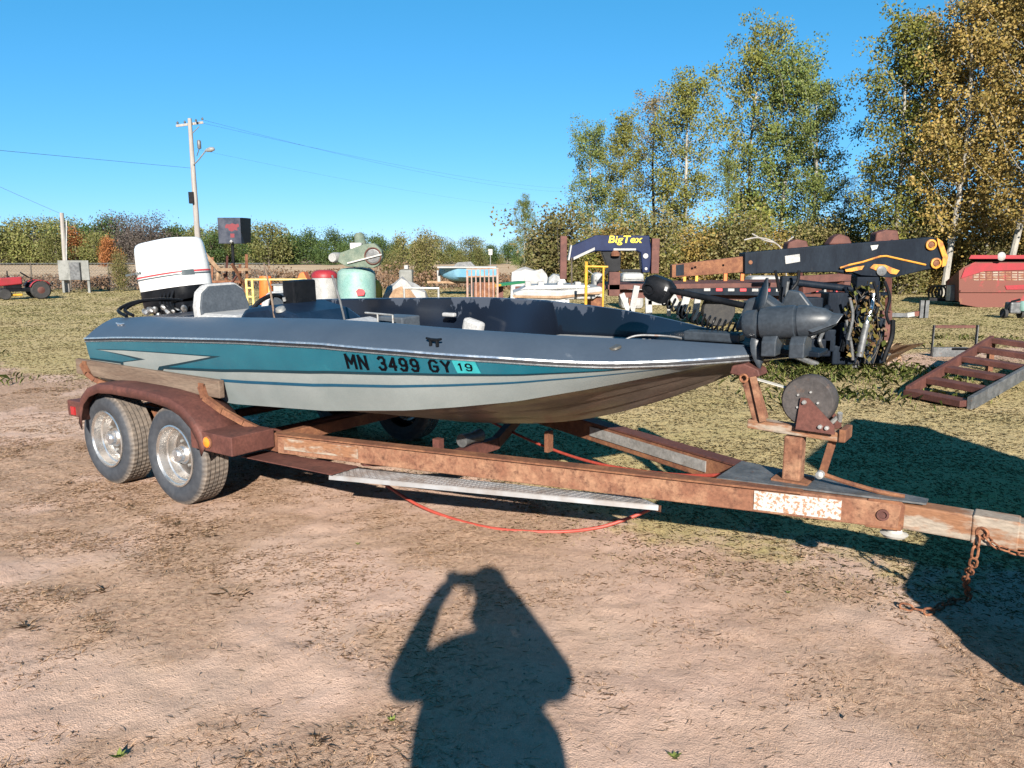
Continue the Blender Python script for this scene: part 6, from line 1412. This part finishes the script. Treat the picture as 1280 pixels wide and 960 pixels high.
for x, y in ((1163, 306), (1169, 329)):
    o = part(MB().lathe([(0.075, 0), (0.075, 0.03), (0.05, 0.035), (0.05, 0.01), (0.0, 0.01)], at(x, y, YC - 0.006), (0, -1, 0), 22), 'pin_boss', 'boomorange', cr)
    part(MB().lathe([(0.042, 0), (0.04, 0.03), (0, 0.034)], at(x, y, YC - 0.016), (0, -1, 0), 16), 'pin', 'rust', o, smooth=True)
part(MB().prism([at(x, y, YC - 0.006) for x, y in ((1170, 297), (1177, 302), (1184, 322), (1181, 332), (1176, 334), (1177, 322), (1171, 305))], (0, -0.03, 0)), 'end_plate', 'boomorange', cr, bevel=0.005)
# mast, cylinder, hoses and skid
part(MB().box2(at(1066, 458, YC + 0.1), at(1102, 343, YC + 0.1) + Vector((0, 0.3, 0))), 'mast', 'boomblack', cr, bevel=0.03)
part(MB().box2(at(1070, 368, YC - 0.02), at(1100, 346, YC - 0.02) + Vector((0, 0.1, 0))), 'mast_head', 'boomblack', cr, bevel=0.02)
part(MB().tube([at(1074, 446, YC - 0.25), at(1083, 405, YC - 0.2)], 0.05, 14), 'cylinder_barrel', 'galvdark', cr, smooth=True)
part(MB().tube([at(1083, 405, YC - 0.2), at(1090, 382, YC - 0.15), at(1092, 366, YC - 0.1)], 0.03, 12), 'cylinder_rod', 'chrome', cr, smooth=True)
for k_, pts in enumerate(([(985, 352), (983, 372), (988, 386)], [(969, 338), (972, 352), (974, 364)], [(999, 338), (997, 352), (990, 362)], [(1058, 400), (1064, 430), (1066, 450)], [(1116, 400), (1115, 420), (1108, 440), (1104, 452)], [(1106, 352), (1112, 372), (1108, 392), (1112, 405)], [(1062, 372), (1066, 395), (1060, 425)], [(1092, 352), (1098, 376), (1094, 396)])):
    part(MB().tube(smooth_path([at(x, y, YC - 0.1 - 0.03 * k_) for x, y in pts], 6), 0.022 if k_ != 4 else 0.035, 8), 'hydraulic_hose', 'black' if k_ % 3 else 'galvdark', cr, smooth=True)
part(MB().box2(at(975, 395, YC + 0.1), at(1000, 345, YC + 0.1) + Vector((0, 0.12, 0))), 'front_column', 'boomblack', cr, bevel=0.02)
for a, b_ in (((975, 448), (1068, 461)), ((985, 437), (1112, 448)), ((1066, 462), (1112, 450)), ((975, 448), (985, 437))):
    pa = ground_at(*a) + Vector((0, 0, 0.08)); pb2 = ground_at(*b_) + Vector((0, 0, 0.08)); part(MB().beam(pa, pb2, 0.09, 0.13), 'skid_beam', 'galvdark', cr, bevel=0.008)
part(MB().lathe([(0.17, 0), (0.18, 0.04), (0.18, 0.14), (0.1, 0.18)], ground_at(1094, 448) + Vector((0, 0.1, 0.08)), (0, 0, 1), 24), 'slew_base', 'galvdark', cr, smooth=True)
for (x0_, y0_, x1_, y1_, m_) in ((1005, 440, 1060, 395, 'boomblack'), (1010, 405, 1070, 382, 'boomblack'), (1030, 440, 1062, 425, 'galvdark')):
    part(MB().box2(at(x0_, y0_, YC + 0.25), at(x1_, y1_, YC + 0.25) + Vector((0, 0.4, 0))), 'valve_block', m_, cr, bevel=0.03)
rc_ = random.Random(3)
for k_ in range(30):
    x = rc_.uniform(985, 1100); y = rc_.uniform(372, 446); L_ = rc_.uniform(12, 34); a = rc_.uniform(-0.6, 1.9)
    part(MB().tube(smooth_path([at(x, y, YC - rc_.uniform(-.25, .1)), at(x + L_ * 0.5 * math.cos(a) + rc_.uniform(-5, 5), y - L_ * 0.5 * math.sin(a), YC - rc_.uniform(-.2, .15)), at(x + L_ * math.cos(a), y - L_ * math.sin(a), YC - rc_.uniform(-.25, .1))], 5), rc_.choice((0.018, 0.028, 0.045)), 8), 'hydraulic_hose', rc_.choice(('black', 'boomblack', 'black', 'galvdark')), cr, smooth=True)
for (x0_, y0_, x1_, y1_) in ((1002, 402, 1030, 372), (1034, 398, 1062, 366), (1048, 448, 1064, 404), (1096, 440, 1108, 398), (1078, 380, 1100, 364), (1030, 440, 1046, 412), (990, 446, 1040, 424), (1040, 456, 1078, 432), (1080, 455, 1106, 425), (1068, 425, 1076, 380)):
    part(MB().box2(at(x0_, y0_, YC - 0.02), at(x1_, y1_, YC - 0.02) + Vector((0, 0.3, 0))), 'valve_block', 'boomblack', cr, bevel=0.02)
part(MB().tube([at(985, 352, YC + 0.12), at(1070, 362, YC + 0.12)], 0.05, 12), 'lift_cylinder', 'boomblack', cr, smooth=True)
# vine climbing the mast, dead stalks on the skid
vn = thing('vine', 'yellowing vine climbing the black crane mast', 'vine', ground_at(1085, 458))
r_ = np.random.default_rng(5); C = []; vm = MB()
for k_ in range(7):
    pts = []; x = 1068 + k_ * 6
    for j in range(7): pts.append(at(x + r_.uniform(-9, 9), 455 - j * 15, YC - 0.1 + r_.uniform(-.1, .05)))
    vm.tube(pts, 0.006, 5)
    for p in pts[1:]: C.append(np.array(p)[None] + r_.normal(0, 0.07, (5, 3)))
part(vm, 'stem', 'barkdark', vn)
A_ = leaf_faces(np.concatenate(C), 0.045) - np.array(OFF[vn.name])
quads('foliage', A_, leafmat('vine_leaf', [(0.08, 0.11, 0.025), (0.22, 0.19, 0.045), (0.24, 0.15, 0.06), (0.14, 0.075, 0.04), (0.11, 0.13, 0.03)]), vn)
tx = rng.normal(0, 0.35, 900) + ground_at(1035, 452).x; ty = rng.normal(0, 0.15, 900) + ground_at(1035, 452).y
tag(blades('dead_stalks', tx, ty, np.full(900, 0.34), 0.004, 0.8, M['straw'], bend=0.7), 'pale dead weed stalks tangled over the crane skid', 'dead weeds', kind='stuff')
# ------------------------------------------------------------------ rusty machinery behind the boom
YM = 15.0
rm_ = thing('rusty_machine', 'low rusty red farm machine with round discs behind the crane boom', 'implement', gnd(1030, YM))
for px_ in ([(984, 312), (986, 303), (996, 299), (1009, 301), (1012, 312)], [(1036, 306), (1043, 296), (1050, 292), (1062, 296), (1066, 306)], [(1094, 305), (1096, 291), (1108, 287), (1123, 288), (1125, 304)]):
    part(MB().prism([at(x, y, YM + 0.6) for x, y in px_], (0, 0.3, 0)), 'hopper_lid', 'rust_red', rm_, bevel=0.03)
for x, y, r__ in ((1046, 383, 0.18),):
    part(MB().lathe([(r__, -0.02), (r__ * 0.97, 0.0), (r__ * 0.6, 0.05), (0.05, 0.07), (0, 0.07)], at(x, y, YM + 0.6 if y < 350 else YM - .5), (0.25, -1, 0.1), 22), 'disc', 'rust_red', rm_, smooth=True)
for a, b_, w_ in (((985, 384), (1075, 384), 0.12), ((985, 372), (1075, 368), 0.10), ((990, 350), (1062, 346), 0.14), ((1000, 312), (1000, 390), 0.09), ((1050, 306), (1052, 395), 0.10), ((1112, 300), (1110, 390), 0.10), ((1020, 345), (1012, 400), 0.08), ((1036, 355), (1040, 400), 0.08), ((1000, 362), (1050, 352), 0.16), ((990, 398), (1075, 400), 0.10), ((1002, 315), (1112, 302), 0.08)):
    part(MB().beam(at(*a, YM + random.uniform(-.3, .5)), at(*b_, YM + random.uniform(-.3, .5)), w_, w_), 'frame_beam', 'rust_red', rm_)
for x in (1000, 1052, 1110): part(MB().box2(gnd(x, YM) - Vector((.06, .06, 0)), at(x, 388, YM) + Vector((.06, .06, 0))), 'leg', 'rust_red', rm_)
part(MB().torus(at(1046, 384, YM - 0.55), (0, 1, 0), 0.2, 0.02, 24, 6), 'ring', 'galv', rm_)
dbm = thing('dead_branch', 'pale dead branch arching over the left end of the boom', 'branch', gnd(970, 20))
for pts in ([(985, 375), (980, 320), (968, 303), (948, 297), (930, 300)], [(968, 303), (955, 300), (940, 292)], [(980, 318), (985, 302), (992, 296)]):
    part(MB().tube(smooth_path([at(x, y, 19) for x, y in pts], 5), 0.016, 6), 'limb', 'polewood', dbm, smooth=True)
part(MB().tube([gnd(985, 19), at(985, 375, 19)], 0.03, 6), 'limb', 'polewood', dbm)
# ------------------------------------------------------------------ red wagon on the right
YR = 25.0
wg = thing('feed_wagon', 'big red slatted feed wagon rusting at the right edge', 'wagon', gnd(1240, YR))
part(MB().prism([at(x, y, YR) for x, y in ((1200, 380), (1200, 338), (1204, 334), (1221, 326.5), (1440, 326.5), (1440, 384), (1420, 386), (1222, 384))], (1.38, 2.3, 0)), 'body', 'redrust', wg)
part(MB().prism([at(x, y, YR - 0.02) for x, y in ((1201, 348), (1206, 335), (1222, 329), (1440, 329), (1440, 334), (1290, 337), (1230, 339), (1213, 344))], (0, -0.015, 0)), 'red_panel', 'red', wg)
part(MB().prism([at(x, y, YR - 0.25) for x, y in ((1211, 323.5), (1214, 318.8), (1440, 318.8), (1440, 323.5))], (1.68, 2.8, 0)), 'roof_lip', 'red', wg)
part(MB().prism([at(x, y, YR + 0.05) for x, y in ((1216, 326.6), (1213, 323.4), (1440, 323.4), (1440, 326.6))], (1.32, 2.2, 0)), 'gap_shade', 'letter_and_shade', wg)  # black filler paints the shade in the gap under the roof lip
part(MB().lathe([(0.14, 0), (0.10, 0.04), (0, 0.05)], at(1252, 320.5, YR - 0.24), (0, -1, 0), 16), 'white_lamp', 'white', wg, smooth=True)
for y in (340.5, 343.5, 346.5, 349.5):
    for k_ in range(9):
        part(MB().box2(at(1217 + 8 * k_, y + 0.9, YR - 0.012), at(1223.5 + 8 * k_, y - 0.9, YR - 0.012) + Vector((0, 0.01, 0))), 'slot', 'rust_pale' if (k_ * 7 + int(y)) % 3 else 'rust_orange', wg)
part(MB().beam(at(1200, 364, YR - 0.03), at(1440, 364.5, YR - 0.03), 0.05, 0.07), 'side_rib', 'redrust', wg)
part(MB().prism([at(x, y, YR - 0.012) for x, y in ((1256, 357), (1300, 355), (1300, 362), (1258, 362))], (0, -0.01, 0)), 'red_patch', 'red', wg)
part(MB().prism([at(1200, 338, YR), at(1200, 377, YR), at(1184, 374, YR + 1.9), at(1183, 352, YR + 1.9)], (-0.03, 0, 0)), 'end_panel', 'redrust', wg)
part(MB().box2(at(1187, 376, YR + 0.6), at(1197, 357, YR + 0.6) + Vector((0, 0.25, 0))), 'control_box', 'galv', wg, bevel=0.01)
for x in (1235, 1400):
    part(MB().lathe([(0.1, -0.1), (0.26, -0.1), (0.29, -0.05), (0.29, 0.05), (0.26, 0.1), (0.1, 0.1)], gnd(x, YR + 0.5) + Vector((0, 0, 0.28)), (0, 1, 0), 20), 'wheel', 'rubber', wg, smooth=True)
part(MB().beam(at(1200, 376, YR + 1), gnd(1165, YR + 1.2) + Vector((0, 0, 0.2)), 0.1, 0.1), 'drawbar', 'black', wg)
co_ = thing('red_coil', 'coiled red pipe lying left of the feed wagon', 'coil', gnd(1176, 29))
for k_ in range(4): part(MB().torus(gnd(1170 + k_ * 4.5, 29 + 0.1 * k_) + Vector((0, 0, 0.28)), (1, 0.2, 0), 0.26, 0.035, 20, 6), 'coil_turn', 'rust', co_, smooth=True)
gb = thing('small_engine', 'small green and blue engine at the right edge before the wagon', 'engine', gnd(1274, 20.5))
p = gnd(1272, 20.5); part(MB().box(p + Vector((0, 0, 0.28)), (0.3, 0.3, 0.3)), 'engine_block', 'galvdark', gb, bevel=0.04)
part(MB().lathe([(0.10, 0), (0.13, 0.05), (0.13, 0.2), (0.06, 0.26)], p + Vector((0.2, -0.1, 0.2)), (0, 0, 1), 14), 'tank', 'tankteal', gb, smooth=True)
part(MB().tube([p + Vector((-0.3, 0, 0.05)), p + Vector((-0.1, -0.1, 0.45)), p + Vector((0.1, -0.1, 0.5))], 0.03, 8), 'handle', 'black', gb)
for s in (-1, 1): part(MB().lathe([(0.04, -0.04), (0.13, -0.04), (0.13, 0.04), (0.04, 0.04)], p + Vector((s * 0.22, 0, 0.13)), (1, 0, 0), 16), 'wheel', 'rubber', gb)
# tow bar lying in the grass
tw = thing('tow_bar', 'tow bar with a red and white end lying in the grass', 'tow bar', gnd(1140, 20.6))
part(MB().beam(gnd(1105, 20.6) + Vector((0, 0, 0.10)), at(1133, 394, 20.6), 0.10, 0.10), 'bar', 'galvdark', tw); part(MB().beam(at(1133, 394, 20.6), at(1142, 392.5, 20.6), 0.11, 0.11), 'white_band', 'white', tw); part(MB().beam(at(1142, 392.5, 20.6), at(1158, 390, 20.6), 0.12, 0.12), 'red_end', 'redrust', tw)
for x in (1156.5, 1161): part(MB().box2(gnd(x - 1.2, 20.5), at(x + 1.2, 375.5, 20.5) + Vector((0, 0.08, 0))), 'bracket', 'galvdark', tw)
# blue barrel and culvert pipe
br_ = thing('blue_barrel', 'blue barrel lying on its side far behind the boom', 'barrel', gnd(1139, 37))
part(MB().lathe([(0.0, 0), (0.26, 0.0), (0.29, 0.05), (0.29, 0.8), (0.26, 0.85), (0, 0.85)], gnd(1139, 37) + Vector((-0.1, 0, 0.42)), (0.55, 0.83, 0), 20), 'barrel_body', 'blueplastic', br_, smooth=True); part(MB().torus(gnd(1139, 37) + Vector((-0.09, 0.01, 0.42)), (0.55, 0.83, 0), 0.27, 0.02, 20, 6), 'barrel_rim', 'black', br_)
cv = thing('culvert_pipe', 'grey culvert pipe beside the blue barrel', 'pipe', gnd(1122, 38))
part(MB().tube([gnd(1100, 38.5) + Vector((0, 0, 0.62)), gnd(1134, 38) + Vector((0, 0, 0.55))], 0.33, 18), 'pipe_body', 'galv', cv, smooth=True)
part(MB().torus(gnd(1134, 38) + Vector((0, 0, 0.55)), (1, 0, 0), 0.33, 0.03, 18, 6), 'pipe_rim', 'galvdark', cv)
for x in (1104, 1130): part(MB().box(gnd(x, 38.2) + Vector((0, 0, 0.13)), (0.3, 0.8, 0.26)), 'pipe_block', 'wood', cv)
# open steel frame standing in the grass
sf = thing('steel_skid', 'open grey steel frame standing on the grass', 'steel frame', ground_at(1195, 446))
Yf = ground_at(1195, 446).y
for x in (1167, 1222): part(MB().box2(at(x - 2.2, 446 if x < 1200 else 437, Yf), at(x + 2.2, 406.5, Yf) + Vector((0, 0.06, 0))), 'upright', 'galvdark', sf, bevel=0.005)
part(MB().box2(at(1169.3, 410, Yf + 0.005), at(1219.7, 406.7, Yf + 0.005) + Vector((0, 0.05, 0))), 'top_bar', 'rust_red', sf)
part(MB().box2(at(1166, 446.5, Yf - 0.02), at(1212, 434.5, Yf - 0.02) + Vector((0, 0.10, 0))), 'bottom_channel', 'galvdark', sf, bevel=0.01)
part(MB().box2(at(1190, 437.5, Yf - 0.03), at(1212, 435, Yf - 0.03) + Vector((0, 0.008, 0))), 'slot', 'letter_and_shade', sf)
part(MB().box2(at(1212.2, 440, Yf), at(1224, 435, Yf) + Vector((0, 0.05, 0))), 'foot', 'galvdark', sf)
# loading ramp with rungs
rp = thing('loading_ramp', 'rusty steel loading ramp with open rungs leaning up at the right', 'ramp', ground_at(1210, 511))
G1, G2 = ground_at(1134, 496) + Vector((0, 0, 0.06)), ground_at(1211, 512) + Vector((0, 0, 0.06))
E1 = at(1240, 425, 10.9); E2 = at(1330, 438, 10.2)
part(MB().beam(G1, E1, 0.05, 0.13), 'stringer', 'rust_red', rp, bevel=0.004); part(MB().beam(G2, E2, 0.05, 0.15), 'stringer', 'galvdark', rp, bevel=0.004)
for k_ in range(6):
    t = k_ / 5.0; a = G1.lerp(E1, t); b_ = G2.lerp(E2, t); dr_ = (b_ - a).normalized() * 0.03; part(MB().beam(a + dr_, b_ - dr_, 0.20, 0.07), 'rung', 'rust_red', rp, bevel=0.006)
for e in (E1, E2): part(MB().beam(Vector((e.x, e.y, 0)), e, 0.07, 0.07, (1, 0, 0)), 'leg', 'rust', rp)

# ------------------------------------------------------------------ green sprouts in the sand
for x, y, lab in ((447, 681, 'green sprout in the sand left of the photographer shadow top'), (842, 948, 'green weed at the bottom edge right of the shadow'), (490, 902, 'small green weed touching the shadow on its left'), (148, 948, 'leafy green weed at the bottom left'), (985, 742, 'tiny green sprout right of the shadow below the trailer')):
    g_ = ground_at(x, y); o = thing('weed_sprout', lab, 'weed', g_); sm_ = 0.75 if y > 930 else 0.5
    for k_ in range(16):
        a = k_ * 2.4; l_ = random.uniform(0.02, 0.05) * sm_; d = Vector((math.cos(a), math.sin(a), random.uniform(0.3, 1.0))).normalized(); sd = Vector((-math.sin(a), math.cos(a), 0)) * l_ * 0.2
        b0 = g_ + Vector((0, 0, 0.002)); part(MB().add([b0, b0 + d * l_ * 0.5 + sd, b0 + d * l_, b0 + d * l_ * 0.5 - sd], [(0, 1, 2, 3)]), 'leaf', M['greenblade'], o)

# ------------------------------------------------------------------ the tow vehicle just outside the frame: only its shadow shows
tv = thing('utility_vehicle', 'boxy utility vehicle outside the right edge whose shadow crosses the tongue', 'vehicle', TW(7.3, -0.45, 0), (0, 0, YAW), local=True)
part(MB().prism([(-0.80, -1.0, 0.35), (-0.80, -1.0, 0.84), (-0.12, -1.0, 0.86), (-0.10, -1.0, 2.08), (0.55, -1.0, 2.08), (0.80, -1.0, 1.22), (1.7, -1.0, 1.10), (1.85, -1.0, 0.9), (1.85, -1.0, 0.35)], (0, 2.0, 0)), 'body', 'white', tv, bevel=0.05)
for s in (-1, 1):
    part(MB().box((0.22, s * 1.003, 1.65), (0.5, 0.012, 0.5)), 'side_window', 'glass', tv)
    for u_ in (-0.25, 1.3): part(MB().lathe([(0.15, -0.11), (0.33, -0.11), (0.36, -0.06), (0.36, 0.06), (0.33, 0.11), (0.15, 0.11)], (u_, s * 0.90, 0.36), (0, 1, 0), 24), 'wheel', 'rubber', tv, smooth=True)
    part(MB().box((-0.805, s * 0.8, 0.66), (0.03, 0.14, 0.22)), 'tail_light', 'redlens', tv)
part(MB().box((-0.108, 0, 1.62), (0.012, 1.6, 0.46)), 'rear_window', 'glass', tv)
part(MB().box((-0.86, 0, 0.45), (0.16, 1.7, 0.14)), 'bumper', 'black', tv, bevel=0.02)

# ------------------------------------------------------------------ the photographer: stands behind the lens, seen only as a shadow
ph_ = thing('person', 'photographer in dark clothes holding up a phone, seen only as a shadow', 'person', (0.07, -0.42, 0), local=True)
def skin_figure(verts, edges, radii, name, mat, parent, root=0, sub=2):
    me_ = bpy.data.meshes.new(name); me_.from_pydata(verts, edges, []); o = link(name, me_, M[mat], parent)
    m_ = o.modifiers.new('skin', 'SKIN'); m_.use_smooth_shade = True
    for i_, r2 in enumerate(radii): me_.skin_vertices[0].data[i_].radius = r2 if isinstance(r2, tuple) else (r2, r2)
    me_.skin_vertices[0].data[root].use_root = True
    s_ = o.modifiers.new('sub', 'SUBSURF'); s_.levels = sub; s_.render_levels = sub
    return o
Vv = [(0, 0, 0.98), (0, 0, 1.16), (0, 0.0, 1.32), (0, 0.0, 1.43), (0.03, 0.02, 1.54), (0.045, 0.05, 1.63), (0.05, 0.06, 1.72), (0.05, 0.05, 1.82),
      (-0.20, 0.02, 1.40), (-0.345, 0.20, 1.27), (-0.235, 0.36, 1.53), (-0.175, 0.385, 1.60),
      (0.20, 0.02, 1.40), (0.285, 0.20, 1.28), (0.10, 0.36, 1.56), (0.05, 0.385, 1.60),
      (-0.12, 0, 0.93), (-0.13, 0.02, 0.50), (-0.13, -0.03, 0.09), (-0.14, 0.10, 0.035),
      (0.12, 0, 0.93), (0.13, 0.02, 0.50), (0.13, -0.03, 0.09), (0.14, 0.10, 0.035)]
Ee = [(0, 1), (1, 2), (2, 3), (3, 4), (4, 5), (5, 6), (6, 7), (3, 8), (8, 9), (9, 10), (10, 11), (3, 12), (12, 13), (13, 14), (14, 15), (0, 16), (16, 17), (17, 18), (18, 19), (0, 20), (20, 21), (21, 22), (22, 23)]
Rr = [(0.27, 0.17), (0.29, 0.18), (0.27, 0.15), (0.16, 0.11), 0.062, 0.085, 0.10, 0.06, 0.085, 0.072, 0.040, 0.04, 0.085, 0.078, 0.05, 0.04, 0.10, 0.07, 0.05, 0.045, 0.10, 0.07, 0.05, 0.045]
body = skin_figure(Vv, Ee, Rr, 'body', 'cloth', ph_)
for s, hx in ((-1, -0.165), (1, 0.05)):
    for k_ in range(4):
        z = 1.575 + 0.021 * k_
        skin_figure([(hx, 0.385, 1.595 + 0.008 * k_), (hx + s * 0.012, 0.41, z), (hx + s * 0.004, 0.432, z + 0.006), (hx - s * 0.012, 0.438, z + 0.008)], [(0, 1), (1, 2), (2, 3)], [0.011, 0.009, 0.008, 0.007], 'finger', 'skin', ph_, sub=1)
    skin_figure([(hx, 0.38, 1.60), (hx - s * 0.02, 0.385, 1.63), (hx - s * 0.045, 0.395, 1.645)], [(0, 1), (1, 2)], [0.012, 0.010, 0.008], 'thumb', 'skin', ph_, sub=1)
hm = MB().lathe([(0.0, -0.02), (0.06, -0.01), (0.088, 0.03), (0.092, 0.07), (0.075, 0.115), (0.04, 0.14), (0.0, 0.147)], (0.035, 0.04, 1.69), (0, 0, 1), 20); part(hm, 'hair', 'black', ph_, smooth=True)
part(MB().lathe([(0.012, 0), (0.016, 0.015), (0.0, 0.035)], (0.035, 0.155, 1.69), (0, 0.6, -0.5), 10), 'nose', 'skin', ph_, smooth=True)
for s in (-1, 1):
    part(MB().lathe([(0.0, -0.01), (0.012, 0), (0.0, 0.008)], (0.035 + s * 0.03, 0.15, 1.725), (0, 1, 0), 10), 'eye', 'vinylwhite', ph_, smooth=True)
    part(MB().lathe([(0.0, -0.01), (0.022, 0), (0.018, 0.02), (0.0, 0.022)], (0.035 + s * 0.098, 0.05, 1.70), (s, 0, 0), 10), 'ear', 'skin', ph_, smooth=True)
part(MB().box((0.035, 0.155, 1.65), (0.045, 0.006, 0.010)), 'mouth', 'redlens', ph_, bevel=0.002)
pn_ = thing('phone', 'black phone held sideways by the photographer, seen only as a shadow', 'phone', (-0.055, -0.016, 1.575))
part(MB().box((-0.055, -0.016, 1.612), (0.155, 0.008, 0.074)), 'phone_body', 'black', pn_, bevel=0.003)
part(MB().box((-0.055, -0.0205, 1.612), (0.145, 0.001, 0.068)), 'screen', 'glass', pn_)
